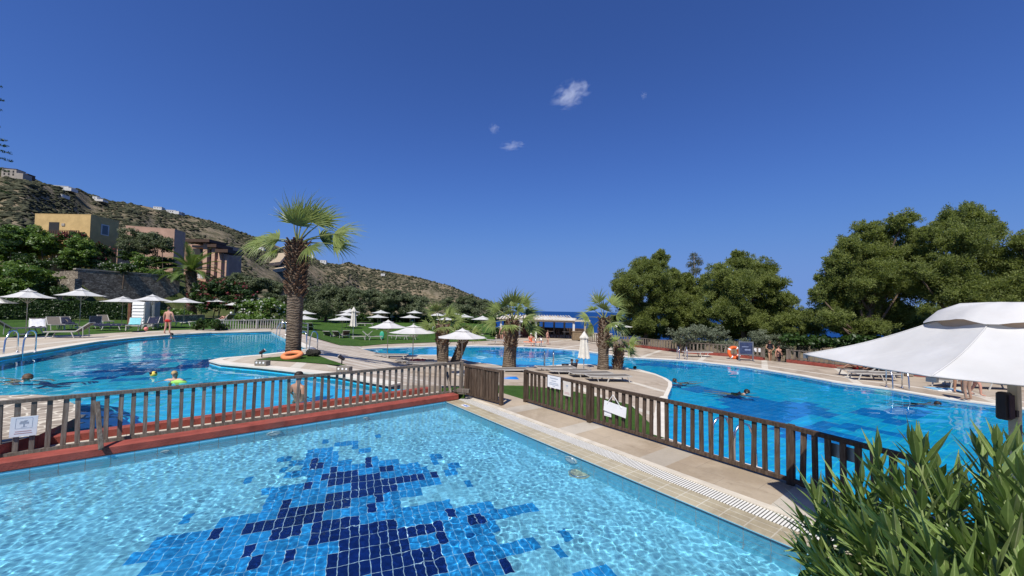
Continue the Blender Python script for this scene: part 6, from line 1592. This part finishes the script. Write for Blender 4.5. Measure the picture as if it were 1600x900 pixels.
# ladders
def make_ladder():
    t = thing('pool_ladder', '', 'pool ladder')
    for y in (-.25, .25):
        m = MB(); pts = [(-.48, y, .0), (-.48, y, .45)]+[(-.24-.24*math.cos(a), y, .62+.22*math.sin(a)) for a in (rad(20), rad(55), rad(90), rad(125))]+[(.06, y, .5), (.10, y, .1), (.10, y, -.9)]
        m.tube(pts, .024, 8); m.build('handrail', M_chrome, t, smooth=True)
        m = MB(); m.lathe([(0, .02), (.05, .018), (.06, 0)], 12, (-.48, y, 0)); m.build('flange', M_chrome, t)
    for z in (-.25, -.5, -.75): m = MB(); m.box((.10, 0, z), (.08, .5, .03)); m.build('step', M_chrome, t)
    return t
lad, lf_ = make_ladder(), [True]
def ladder(label, px, py, z, rz, s=1.0): return put(lad, lf_, 'pool_ladder', label, P(px, py, z)+Vector((0, 0, .012)), rad(rz), (s, s, s), 'steel pool ladders', 'pool ladder')
# local +x points to the water
ladder('steel pool ladder at the left border, far edge of the left pool', 24, 553, ZA, -70, 1.0)
ladder('steel pool ladder at the far corner of the left pool, left of the tall palm', 437, 523, ZA, 190, 1.0)
ladder('steel pool ladder behind the trunk of the tall palm', 477, 547.5, ZA, 150, 1.0)
ladder('steel pool ladder on the far deck in front of the pale lounger', 1406, 608.5, ZB, -115, 1.05)
ladder('steel pool ladder on the far deck left of the lifebuoy', 1067, 562, ZB, -100, 1.0)
ladder('steel pool ladder at the patio edge right of the gate palm', 858, 571.5, ZB, 80, 1.0)
ladder('steel pool ladder behind the brown fence near the oleander', 1158, 722, ZB, 20, 1.05)
ladder('white pool ladder in front of the sunbather in orange', 841, 542, ZB, -80, 1.0)
# lifebuoys
M_or = simple('orange_plastic', (.72, .13, .03), .45, .12, 8); M_orf = simple('faded_orange', (.75, .25, .10), .6, .12, 8)
def buoy(label, c, Rm, r0, r1, mat, bands=True):
    t = thing('lifebuoy', label, 'lifebuoy', c); m = MB(); N, K = 36, 10; seg = []
    for i in range(N):
        for k in range(K):
            a, b = 2*PI*i/N, 2*PI*k/K; m.v.append(tuple(Rm @ Vector(((r0+r1*math.cos(b))*math.cos(a), (r0+r1*math.cos(b))*math.sin(a), r1*math.sin(b)))))
    for i in range(N):
        for k in range(K): m.f.append((i*K+k, i*K+(k+1) % K, ((i+1) % N)*K+(k+1) % K, ((i+1) % N)*K+k)); m.mi.append(0); m.tone.append(.5)
    m.build('ring', mat, t, smooth=True)
    for q in range(4 if bands else 0):
        a = PI/4+q*PI/2; m = MB(); m.tube([Rm @ Vector((r0*math.cos(a+d), r0*math.sin(a+d), 0)) for d in (-.13, 0, .13)], r1*1.06, 12); m.build('band', M_whitem, t, smooth=True)
q = P(1147, 561, ZB); cb_ = AT(1147, 551, q.y-.05); buoy('orange lifebuoy with white bands hanging on the far fence', cb_, Matrix.Rotation(rad(82), 3, 'X') @ Matrix.Rotation(.2, 3, 'Z'), .36, .11, M_or)
q = P(453.5, 561, ZA+.02); buoy('faded orange lifebuoy lying at the foot of the tall palm', q+Vector((0, .12, .12)), Matrix.Rotation(rad(14), 3, 'X'), .29, .085, M_orf, False)
# info board, plain sign on the far fence
q = P(1183-17.5, 564, ZB); t = thing('notice_board', 'grey framed notice board with a dark blue picture on the far deck', 'notice board', q, rad(-12)); s = q.y/FPX
for x in (-.42, .42):
    m = MB(); m.box((x, 0, .65), (.07, .06, 1.3)); m.build('post', M_dkpole, t)
    m = MB(); m.box((x, 0, .02), (.07, .5, .04)); m.build('foot', M_dkpole, t)
m = MB(); m.box((0, 0, 1.27), (.78, .05, .06)); m.build('frame_rail', M_dkpole, t); m = MB(); m.box((0, 0, .42), (.78, .05, .05)); m.build('frame_rail', M_dkpole, t)
m = MB(); m.box((0, -.005, .85), (.77, .03, .78)); m.build('panel', simple('dark_blue_print', (.035, .05, .11), .4, .5, 5), t)
m = MB(); m.box((-.05, -.022, .95), (.4, .004, .05)); m.box((.1, -.022, .75), (.35, .004, .10), 0); m.build('print', simple('pale_blue_print', (.20, .24, .36), .5, .3, 6), t)
q = P(1184, 561, ZB); c = AT(1184, 547, q.y-.1); panel('notice', 'small plain white sign on the far fence by the opening', 'sign', c, .46, .26, Vector((-.3, -1, 0)), [M_paper, M_ink, M_inkr], None, [(0, .0, .6, .06, 0)])
# low light boxes and spotlights on the island
def lightbox(label, px, py):
    q = P(px, py, ZA+.01); t = thing('light_box', label, 'light', q, rad(-6), 'low stone light boxes')
    m = MB(); m.box((0, 0, .08), (.40, .22, .16)); m.build('housing', simple('grey_stone', (.20, .18, .15), .85, .25, 8), t, bevel=.012)
    for x in (-.12, 0, .12): m = MB(); m.lathe([(0, .012), (.028, .01), (.034, 0)], 10, (x, -.111, .10), Matrix.Rotation(rad(90), 3, 'X')); m.build('lens', M_whitem, t)
lightbox('grey light box on the left part of the island coping', 410, 571); lightbox('grey light box on the right part of the island coping', 538, 581)
def spot(label, px, py, z, rz):
    q = P(px, py, z); t = thing('spotlight', label, 'spotlight', q, rad(rz), 'garden spotlights')
    m = MB(); m.tube([(0, 0, 0), (0, 0, .16)], .02, 6); m.build('stake', M_blk, t); m = MB(); m.tube([(-.08, 0, .15), (.05, 0, .24), (.10, 0, .275)], [.045, .06, .065], 10); m.build('lamp_head', M_blk, t); m = MB(); m.tube([(.10, 0, .276), (.108, 0, .282)], .058, 10); m.build('lens', M_whitem, t)
spot('small black spotlight at the left tip of the palm bed', 409, 558.5, ZA+.02, 20); spot('small black spotlight at the right tip of the palm bed', 534, 569, ZA+.02, 190)
q = P(491, 557, ZA+.02); m = MB(); R = random.Random(6)
for k in range(5): m.ball(q+Vector((R.uniform(-.2, .2), R.uniform(-.1, .1), .08+R.uniform(0, .12))), R.uniform(.08, .16), 8, 6, jit=.12)
tag(m.build('lava_rock', simple('dark_rock', (.03, .028, .022), .95, .4, 8)), 'small heap of dark stones at the back of the palm bed', 'rocks')
# balls, floats, bits and pieces
q = P(228, 516.5, .44); m = MB(); m.ball(q+Vector((0, 0, .12)), .12, 12, 8); tag(m.build('beach_ball', simple('pink_vinyl', (.75, .24, .22), .4, .1, 5), smooth=True), 'pink ball lying on the grass left of the man in red shorts', 'ball')
t = thing('water_ball', 'yellow ball with dark patches floating beside the blond child', 'ball', P(240, 588, ZW_A)+Vector((0, 0, .06)))
m = MB(); m.ball((0, 0, 0), .085, 14, 9); m.build('ball', simple('yellow_vinyl', (.80, .58, .10), .4, .1, 5), t, smooth=True)
for a in (.3, 2.2, 4.4): m = MB(); m.ball((math.cos(a)*.055, math.sin(a)*.055-.02, .04), .036, 8, 6); m.build('patch', M_blk, t, smooth=True)
q = P(793, 595, -.72); t = thing('air_bed', 'bright blue air mattress lying on the patio by the gate', 'air mattress', q, rad(10)); M_blu = simple('blue_vinyl', (.02, .22, .68), .35, .1, 5)
for k in range(5): m = MB(); m.tube([(-.42, -.22+k*.11, .07), (.42, -.22+k*.11, .07)], [.062, .062], 10); m.build('air_tube', M_blu, t, smooth=True)
q = P(596.5, 531, -.85); m = MB(); m.ball(q+Vector((0, 0, .42)), .42, 14, 8, (.55, .25, 1)); tag(m.build('float', simple('green_vinyl', (.05, .36, .22), .4, .2, 4), smooth=True), 'upright green float beside the pair of beige loungers', 'float')
q = P(1472, 608, ZB); m = MB(); m.box(q+Vector((0, 0, .012)), (1.0, .6, .02), rad(-15)); tag(m.build('towel', simple('blue_white_towel', (.20, .42, .58), .9, .3, 6)), 'blue towel spread on the far deck left of the woman in burgundy', 'towel')
GS = 'white sandals on the far deck'
for k, (px, py, l_) in enumerate(((1471, 611, 'white sandal on the paving in front of the blue towel, left'), (1482, 611.5, 'white sandal on the paving in front of the blue towel, right'))):
    q = P(px, py, ZB); m = MB(); m.box(q+Vector((0, 0, .015)), (.28, .10, .03), rad(-15)); m.box(q+Vector((.05, 0, .05)), (.08, .11, .03), rad(-15)); tag(m.build('sandal', M_whitem, bevel=.008), l_, 'sandal', GS)
q = P(1420, 588.5, ZB); m = MB(); m.lathe([(0, .01), (.16, .01), (.22, .42), (.24, .43), (.24, .40), (.18, .06)], 16, q); tag(m.build('planter', simple('terracotta_grey', (.32, .27, .22), .8, .2, 6), smooth=True), 'grey clay pot at the foot of the red kerb, far deck', 'pot')
t = thing('parasol_pole', 'white parasol pole on the far deck, its canopy behind the big parasol', 'parasol', P(1389.5, 588, ZB))
m = MB(); m.tube([(0, 0, 0), (0, 0, 1.82)], .035, 8); m.build('pole', M_whitem, t); m = MB(); canopy(m, 8, 1.0, 1.52, .06, 1.80, .05); m.build('canopy', M_fab, t, smooth=True, weld=True); m = MB(); m.lathe([(0, .09), (.22, .08), (.25, 0)], 14); m.build('base', M_base, t)
GA_ = 'ash pots on the patio tip'
for px, py, l_ in ((883, 581, 'dark pot on the patio tip, left of two behind the loungers'), (897, 579.5, 'dark pot on the patio tip, right of two behind the loungers')):
    q = P(px, py, ZB); m = MB(); m.lathe([(0, .0), (.10, .0), (.17, .30), (.19, .40), (.16, .40), (.13, .1)], 14, q); tag(m.build('pot', M_blk, smooth=True), l_, 'pot', GA_)
# ---- clouds
M_cl_ = NT('cloud_vapour'); v = M_cl_.pos(obj=True)
gr = M_cl_.node('ShaderNodeTexGradient', gradient_type='SPHERICAL'); 
nz = M_cl_.noise(v, 2.6, 7, .62, .6); nw = M_cl_.node('ShaderNodeVectorMath', operation='LENGTH'); M_cl_.link(v, nw.inputs[0])
dn = M_cl_.math('SUBTRACT', M_cl_.math('SUBTRACT', nz, .36), M_cl_.math('MULTIPLY', M_cl_.math('POWER', nw.outputs['Value'], 2.0), .34))
dn = M_cl_.math('MULTIPLY', M_cl_.math('MAXIMUM', dn, 0), .055)
vs = M_cl_.node('ShaderNodeVolumePrincipled'); vs.inputs['Color'].default_value = (1, 1, 1, 1); vs.inputs['Anisotropy'].default_value = .2; M_cl_.link(dn, vs.inputs['Density'])
M_cl_.link(vs.outputs[0], M_cl_.out.inputs['Volume']); M_cl_ = M_cl_.m
def cloud(label, px, py, rx, ry, tilt, Y=2600):
    c = AT(px, py, Y); k = Y/FPX; m = MB(); m.ball((0, 0, 0), 1.0, 24, 14); o = m.build('cloud', M_cl_, smooth=True); o.location = c; o.scale = (rx*k, rx*k*.7, ry*k); o.rotation_euler = (0, rad(tilt), 0)
    tag(o, label, 'cloud', 'small wisps of cloud')
S.cycles.volume_step_rate = 1.0; S.cycles.volume_max_steps = 64; S.cycles.volume_bounces = 2
cloud('largest white wisp of cloud, upper middle of the sky', 892, 148, 42, 24, -24)
cloud('small bright wisp of cloud left of the largest one', 772, 201, 12, 12, 0)
cloud('faint thin wisp low in the sky under the small bright one', 800, 228, 26, 8, -8)
cloud('tiny wisp of cloud alone on the right', 1006, 149, 7, 9, 0)
# ================================================================== people
def skinmat(name, c):
    t = NT(name); f = t.noise(t.pos(obj=True), 6, 3); col = t.ramp(f, (.3, tuple(x*.88 for x in c)), (.7, c))
    b = t.bsdf(col, .5, .35); t.n[-1]; return t.done(b)
SK = [skinmat('tanned_skin', (.44, .245, .155)), skinmat('fair_skin', (.58, .36, .26)), skinmat('pink_skin', (.56, .29, .21)), skinmat('brown_skin', (.25, .13, .08))]
HB = simple('dark_hair', (.022, .016, .012), .6, .3, 20); HY = simple('blond_hair', (.42, .29, .13), .6, .3, 20); HG = simple('brown_hair', (.10, .06, .035), .6, .3, 20)
EYE = simple('eye', (.02, .018, .016), .3, .1, 5)
# joints of a standing adult, 1.75 m, facing -y
STAND = dict(pel=(0, 0, .95), spi=(0, 0, 1.14), che=(0, .01, 1.33), nek=(0, .015, 1.49), hd0=(0, 0, 1.56), hd=(0, -.015, 1.645), hdt=(0, -.005, 1.70), nose=(0, -.115, 1.63),
    shL=(.185, .01, 1.41), elL=(.25, .03, 1.13), wrL=(.27, -.03, .88), haL=(.275, -.05, .80), shR=(-.185, .01, 1.41), elR=(-.25, .03, 1.13), wrR=(-.27, -.03, .88), haR=(-.275, -.05, .80),
    hiL=(.095, 0, .90), knL=(.105, -.025, .49), anL=(.11, .03, .085), toL=(.125, -.14, .035), hiR=(-.095, 0, .90), knR=(-.105, -.025, .49), anR=(-.11, .03, .085), toR=(-.125, -.14, .035))
RADS = dict(pel=.145, spi=.125, che=.15, nek=.055, hd0=.068, hd=.095, hdt=.07, nose=.016, sh=.066, el=.043, wr=.029, ha=.034, hi=.098, kn=.058, an=.038, to=.034)
LINKS = [('pel', 'spi'), ('spi', 'che'), ('che', 'nek'), ('nek', 'hd0'), ('hd0', 'hd'), ('hd', 'hdt'), ('hd', 'nose')]
for s_ in 'LR': LINKS += [('che', 'sh'+s_), ('sh'+s_, 'el'+s_), ('el'+s_, 'wr'+s_), ('wr'+s_, 'ha'+s_), ('pel', 'hi'+s_), ('hi'+s_, 'kn'+s_), ('kn'+s_, 'an'+s_), ('an'+s_, 'to'+s_)]
JOBS = []
def skin_job(name, verts, radii, edges, mat, parent, root=0, sub=1):
    me = bpy.data.meshes.new(name); me.from_pydata(verts, edges, []); o = bpy.data.objects.new(name, me); COL.objects.link(o)
    md = o.modifiers.new('skin', 'SKIN'); md.use_smooth_shade = True; md.branch_smoothing = .6
    sd_ = o.modifiers.new('sub', 'SUBSURF'); sd_.levels = sub; sd_.render_levels = sub
    if not me.skin_vertices:
        bm = bmesh.new(); bm.from_mesh(me); bm.verts.layers.skin.verify(); bm.to_mesh(me); bm.free()
    for v, r in zip(me.skin_vertices[0].data, radii): v.radius = r if isinstance(r, tuple) else (r, r); v.use_root = False
    me.skin_vertices[0].data[root].use_root = True
    o.parent = parent; JOBS.append((o, mat)); return o
def finish_people():
    dg = bpy.context.evaluated_depsgraph_get()
    for o, mat in JOBS:
        me = bpy.data.meshes.new_from_object(o.evaluated_get(dg)); o.modifiers.clear(); o.data = me
        me.materials.clear(); me.materials.append(mat); me.polygons.foreach_set('use_smooth', [True]*len(me.polygons)); me.name = o.name
def person(label, loc, rz, pose=None, h=1.75, skin=0, hair=HB, hairlen=0, shorts=None, top=None, fat=1.0, fem=False, tilt=None, group=None, suit=None, cap=None):
    J = {k: Vector(v) for k, v in STAND.items()}
    for k, v in (pose or {}).items(): J[k] = Vector(v)
    if tilt is not None:     # (rotation about x, shift)
        Rt = Matrix.Rotation(tilt[0], 3, 'X'); J = {k: Rt @ (v-J['pel'])+Vector(tilt[1]) if False else Rt @ (v-Vector((0, 0, .95)))+Vector(tilt[1]) for k, v in J.items()}
    k_ = h/1.75; t = thing('person', label, 'person', loc, rz, group, scale=(k_, k_, k_))
    names = list(J); idx = {n: i for i, n in enumerate(names)}; V = [tuple(J[n]) for n in names]; Rr = []
    for n in names:
        r = RADS.get(n) or RADS[n[:-1]]
        if n in ('pel', 'spi', 'che'): r = (r*fat*(1.0 if not fem else (1.02 if n == 'pel' else .86)), r*fat*.78)
        Rr.append(r)
    E = [(idx[a], idx[b]) for a, b in LINKS]
    for s in 'LR':          # five unequal, slightly curled fingers
        d = (J['ha'+s]-J['wr'+s]).normalized(); sd_ = d.cross(Vector((0, 1, .2))).normalized(); n = sd_.cross(d)
        for q, (o_, L, cr) in enumerate(((-.026, .068, .25), (-.009, .080, .22), (.009, .074, .25), (.026, .056, .3))):
            b0 = len(V); p = J['ha'+s]+n*o_
            V += [tuple(p+d*.012), tuple(p+d*(.02+L*.55)+sd_*cr*.012), tuple(p+d*(.02+L)*.97+sd_*cr*.05)]; Rr += [.010, .009, .0075]
            E += [(idx['ha'+s], b0), (b0, b0+1), (b0+1, b0+2)]
        b0 = len(V); p = J['ha'+s]-d*.03; V += [tuple(p-n*.036), tuple(p-n*.056+d*.035)]; Rr += [.011, .009]; E += [(idx['wr'+s], b0), (b0, b0+1)]
    skin_job('body', V, Rr, E, SK[skin], t, idx['pel'])
    hd, up_ = J['hd'], (J['hdt']-J['hd0']).normalized(); fw = (J['nose']-hd); fw = (fw-up_*fw.dot(up_)).normalized(); sdv = fw.cross(up_)
    Mh = Matrix((sdv, fw, up_)).transposed()
    m = MB(); N = 14
    prof = [(.099, -.045), (.107, 0), (.104, .045), (.085, .082), (.048, .106), (0, .112)]; b0 = len(m.v)
    for r, z in prof:
        for k in range(N):
            a = 2*PI*k/N; f = math.sin(a); rr_ = r*(1.0 if f < .3 else .90); zz = z+(.045 if f > .35 and z < .04 else 0)
            m.v.append(tuple(hd+Mh @ Vector((math.cos(a)*rr_*.92, f*rr_*1.04-.008, zz))))
    for i in range(len(prof)-1):
        for k in range(N): k2 = (k+1) % N; m.f.append((i*N+k, i*N+k2, (i+1)*N+k2, (i+1)*N+k)); m.mi.append(0); m.tone.append(.5)
    if hairlen:
        m.tube([hd-fw*.06+up_*.04, hd-fw*.095-up_*.06, hd-fw*.10-up_*(.06+hairlen)], [.075, .08, .045], 8)
    m.build('hair' if cap is None else 'cap', cap or hair, t, smooth=True)
    for s in (-1, 1):
        m = MB(); m.ball(hd+Mh @ Vector((s*.035, .088, .005)), .011, 6, 5); m.build('eye', EYE, t)
        m = MB(); m.ball(hd+Mh @ Vector((s*.097, -.012, -.01)), .026, 6, 5, (.35, .7, 1.1)); m.build('ear', SK[skin], t, smooth=True)
    m = MB(); m.ball(hd+Mh @ Vector((0, .083, -.052)), .022, 8, 5, (1, .5, .35)); m.build('mouth', skin_lip, t, smooth=True)
    if shorts:
        mt, ln = shorts; v = [J['pel']+(J['spi']-J['pel'])*.35, J['pel'], J['hiL'], J['hiL'].lerp(J['knL'], ln), J['hiR'], J['hiR'].lerp(J['knR'], ln)]
        r_ = [(.19*fat, .16*fat), (.20*fat, .17*fat), .15, .13-.02*ln, .15, .13-.02*ln]
        skin_job('shorts', [tuple(q) for q in v], r_, [(0, 1), (1, 2), (2, 3), (1, 4), (4, 5)], mt, t, 1)
    if suit:   # one piece or bikini parts
        mt, onep = suit
        v = [J['pel']+(J['spi']-J['pel'])*.1, J['pel']-(J['spi']-J['pel'])*.12, J['hiL'].lerp(J['knL'], .06), J['hiR'].lerp(J['knR'], .06)]
        skin_job('swim_bottom', [tuple(q) for q in v], [(.19, .155), (.195, .16), .135, .135], [(0, 1), (1, 2), (1, 3)], mt, t, 1)
        a, b = (J['spi'].lerp(J['che'], .0 if onep else .78), J['che'].lerp(J['nek'], .12 if onep else .0)); skin_job('swim_top', [tuple(a), tuple(a.lerp(b, .5)), tuple(b)], [(.165, .14), (.19, .165), (.17, .15)], [(0, 1), (1, 2)], mt, t, 1)
    if top:
        skin_job('shirt', [tuple(J['pel'].lerp(J['spi'], .2)), tuple(J['spi']), tuple(J['che']), tuple(J['shL']), tuple(J['shL'].lerp(J['elL'], .55)), tuple(J['shR']), tuple(J['shR'].lerp(J['elR'], .55))], [(.155, .125), (.142, .12), (.165, .132), .08, .065, .08, .065], [(0, 1), (1, 2), (2, 3), (3, 4), (2, 5), (5, 6)], top, t, 1)
    return t
skin_lip = simple('lips', (.32, .10, .085), .5, .1, 5)
M_rs = simple('red_swim_cloth', (.62, .03, .03), .7, .15, 9); M_bk = simple('black_swim_cloth', (.012, .012, .02), .7, .2, 9); M_bur = simple('burgundy_swim_cloth', (.16, .025, .045), .7, .2, 9); M_gn = simple('green_patterned_cloth', (.20, .38, .16), .7, .5, 25); M_orc = simple('coral_cloth', (.70, .16, .07), .7, .2, 9)
SWIM = dict(pel=(0, .60, -.26), spi=(0, .42, -.20), che=(0, .24, -.12), nek=(0, .10, -.02), hd0=(0, .05, .02), hd=(0, -.01, .09), hdt=(0, .0, .15), nose=(0, -.115, .075),
    shL=(.18, .17, -.08), elL=(.42, .02, -.10), wrL=(.36, -.24, -.05), haL=(.33, -.32, -.04), shR=(-.18, .17, -.08), elR=(-.42, .02, -.10), wrR=(-.36, -.24, -.05), haR=(-.33, -.32, -.04),
    hiL=(.095, .66, -.28), knL=(.2, 1.02, -.30), anL=(.16, 1.42, -.20), toL=(.17, 1.56, -.18), hiR=(-.095, .66, -.28), knR=(-.2, 1.02, -.34), anR=(-.16, 1.40, -.28), toR=(-.17, 1.54, -.26))
def tread(out, arms=True):
    """upright in the water with 'out' metres of head and shoulders above it"""
    dz = Vector((0, 0, -(1.75-out))); d = {k: Vector(v)+dz for k, v in STAND.items()}
    if arms:
        for s, sg in (('L', 1), ('R', -1)):
            w = -.06; d['el'+s] = Vector((sg*.40, -.05, d['sh'+s].z-.12)); d['wr'+s] = Vector((sg*.42, -.28, d['sh'+s].z-.15)); d['ha'+s] = Vector((sg*.41, -.36, d['sh'+s].z-.15))
    return d
RECL = dict(pel=(0, .10, .47), spi=(0, .27, .56), che=(0, .42, .70), nek=(0, .53, .83), hd0=(0, .56, .89), hd=(0, .56, .98), hdt=(0, .57, 1.03), nose=(0, .46, .97),
    shL=(.19, .46, .76), elL=(.32, .30, .58), wrL=(.25, .08, .60), haL=(.22, .0, .60), shR=(-.19, .46, .76), elR=(-.32, .30, .58), wrR=(-.25, .08, .60), haR=(-.22, .0, .60),
    hiL=(.095, .05, .46), knL=(.13, -.40, .66), anL=(.12, -.72, .42), toL=(.12, -.86, .46), hiR=(-.095, .05, .46), knR=(-.12, -.42, .47), anR=(-.12, -.84, .43), toR=(-.13, -.92, .52))
SIT = dict(STAND); SIT.update({k: (STAND[k][0], STAND[k][1]+.0, STAND[k][2]-.43) for k in STAND}); SIT.update(hiL=(.1, 0, .48), knL=(.14, -.42, .50), anL=(.14, -.42, .09), toL=(.15, -.58, .04), hiR=(-.1, 0, .48), knR=(-.14, -.42, .50), anR=(-.14, -.42, .09), toR=(-.15, -.58, .04), elL=(.28, -.06, .76), wrL=(.2, -.30, .62), haL=(.17, -.37, .58), elR=(-.28, -.06, .76), wrR=(-.2, -.30, .62), haR=(-.17, -.37, .58))
WALK = dict(anR=(-.10, -.18, .09), toR=(-.11, -.34, .05), knR=(-.10, -.17, .49), anL=(.11, .20, .12), toL=(.12, .05, .04), knL=(.105, .05, .49))

person('man in bright red shorts seen from behind on the edge of the left pool', P(262, 521.5, ZA+.015), PI+.15, dict(elR=(-.31, .05, 1.16), wrR=(-.36, -.02, .92), haR=(-.37, -.04, .84), anL=(.16, .06, .085), toL=(.2, -.1, .035), knL=(.13, 0, .49)), 1.76, 2, HG, 0, (M_rs, .42), fat=1.18)
person('swimmer with only head and shoulders out of the water below the man in red shorts', P(268, 527.5, ZW_A), .2, tread(.30), 1.7, 2, HB)
person('swimmer doing breaststroke near the left border of the left pool', P(43, 596, ZW_A), rad(75), SWIM, 1.75, 1, HG, 0, (M_bk, .2))
o = person('blond child floating in the left pool with a lime green float', P(272, 594, ZW_A), .25, tread(.36), 1.25, 1, HY, .14)
q = P(279, 597, ZW_A); m = MB(); m.tube([q+Vector((-.16, 0, -.02)), q+Vector((.02, -.05, .01)), q+Vector((.20, .02, -.03))], [.05, .06, .05], 10); tag(m.build('pool_noodle', simple('lime_foam', (.36, .75, .12), .6, .15, 6), smooth=True), 'lime green foam float held by the blond child', 'float')
person('dark haired bather standing waist deep behind the grey fence', P(466, 613, ZW_A), PI*.85, tread(.50, False), 1.75, 0, HB)
person('left one of two heads in the middle pool beyond the folded parasol', P(893.5, 567.5, ZW_B), .4, tread(.27), 1.7, 0, HB); person('right one of two heads in the middle pool beyond the folded parasol', P(901.5, 568.5, ZW_B), -.5, tread(.28), 1.7, 2, HG)
person('dark haired swimmer close to the patio edge right of the short palm', P(992, 578, ZW_B), .3, tread(.22), 1.7, 0, HB)
person('swimmer resting an arm on the rounded tip of the patio', P(1054, 598, ZW_B), rad(-70), SWIM, 1.72, 2, HB, 0, (M_bk, .3))
person('swimmer crossing the right pool, head and trailing body at the surface', P(1167, 616, ZW_B), rad(62), SWIM, 1.75, 1, HB, 0, None, None, suit=(M_bk, True))
person('dark swimmer face down near the far edge of the right pool', P(1465, 631, ZW_B), rad(70), {k: (v[0], v[1], v[2]-.10) for k, v in SWIM.items()}, 1.7, 3, HB, 0, (M_bk, .3))
qd = AT(1203, 566, 29.0); zf = AT(1203, 566.5, 29.0).z
person('woman in a black bikini coming up through the opening in the far fence', Vector((qd.x, qd.y, zf)), -.25, dict(WALK, elR=(-.29, -.02, 1.16), wrR=(-.16, -.2, 1.02), haR=(-.10, -.24, 1.0), elL=(.29, -.02, 1.16), wrL=(.16, -.2, 1.04), haL=(.1, -.25, 1.02)), 1.66, 0, HG, .18, None, None, .92, True, suit=(M_bk, False))
q2 = AT(1217, 575.5, 29.2)
person('bare chested man in dark shorts beside the woman in the black bikini', q2, .15, dict(WALK), 1.76, 2, HB, 0, (M_bk, .55), fat=1.15)
m = MB()
for k, (Y, z) in enumerate(((26.4, ZB-.17), (27.1, ZB-.36), (27.8, ZB-.52), (28.8, zf-.01), (29.15, q2.z-.01))):
    a, b = AT(1191, 570, Y), AT(1229, 570, Y); m.box(((a.x+b.x)/2, Y+.4, z-.6), (b.x-a.x+.3, .8, 1.2))
struct(m.build('steps', M_paveB))
person('woman in a burgundy swimsuit at the pool edge, head behind the big parasol', P(1512, 626, ZB+.012), PI+.1, None, 1.66, 0, HG, .2, None, None, 1.0, True, suit=(M_bur, True))
person('bather standing left of the woman in burgundy, head behind the big parasol', P(1498, 613, ZB+.012), -.7, None, 1.7, 0, HB, 0, (M_bk, .4))
person('child in green patterned shorts right of the woman in burgundy', P(1524.5, 618, ZB+.012), .5, WALK, 1.5, 2, HG, 0, (M_gn, .5))
def lie(label, lo, rz_off, **k):
    q = Vector(lo[0]); return person(label, q, lo[1], RECL, **k)
def lspot(px, py, z, rzdeg): a = rad(rzdeg); q = P(px, py, z); return (q+Vector((0, 0, .0)), a)
q = P(1345, 588, ZB); person('tanned person in red reclining on the dark lounger, left of a couple', q+Vector((-.25, 0, 0)), rad(262), RECL, 1.72, 3, HB, 0, (M_rs, .4), M_orc)
q = P(1382, 590, ZB); person('tanned person reclining with bent knees, right of a couple', q+Vector((-.25, 0, 0)), rad(262), RECL, 1.75, 3, HB, 0, (M_bk, .4))
q = P(831, 540.5, ZB); lounger(LF, 'lounger with the sunbather in orange, at the far edge of the middle pool', 833, 541, ZB, 175, 'sun loungers on the far deck'); towel('orange towel under the sunbather with the white cap', LAST[0], M_orf, -.9, .85, .7, onback=3)
person('sunbather in coral with a white cap sitting on an orange towel', q+Vector((-.1, -.12, -.12)), .35, SIT, 1.72, 2, HB, 0, (M_orc, .4), M_orc, cap=M_whitem)
person('slim child walking on the far deck right of the sunbather in coral', P(855.5, 538.5, ZB+.012), .9, WALK, 1.35, 2, HG, 0, (M_bk, .35))
person('bather half hidden by the gate palm on the far deck', P(784, 533.5, ZB+.012), -.3, None, 1.6, 2, HB, 0, (M_bk, .4))
q = P(352, 505, .6); lounger(LU, 'lounger with the sunbather behind the pale railing', 352, 505, .6, 160, 'sun loungers on the left terrace'); person('pale sunbather leaning back on a lounger behind the pale railing', q+Vector((.1, 0, -.02)), rad(-110), RECL, 1.72, 2, HB, 0, (M_bk, .4), cap=M_whitem)
finish_people()

# everything that dips into the pools takes the light bent by the water
for o in COL.objects:
    r = o
    while r.parent: r = r.parent
    if o.type == 'MESH' and r.name.split('.')[0] in ('person', 'pool_ladder', 'pool_light', 'pool_inlet', 'floor_drain', 'pool_noodle', 'water_ball', 'kerb', 'ledge', 'platform_base', 'island', 'path', 'patio', 'pool_coping'): recv(o)
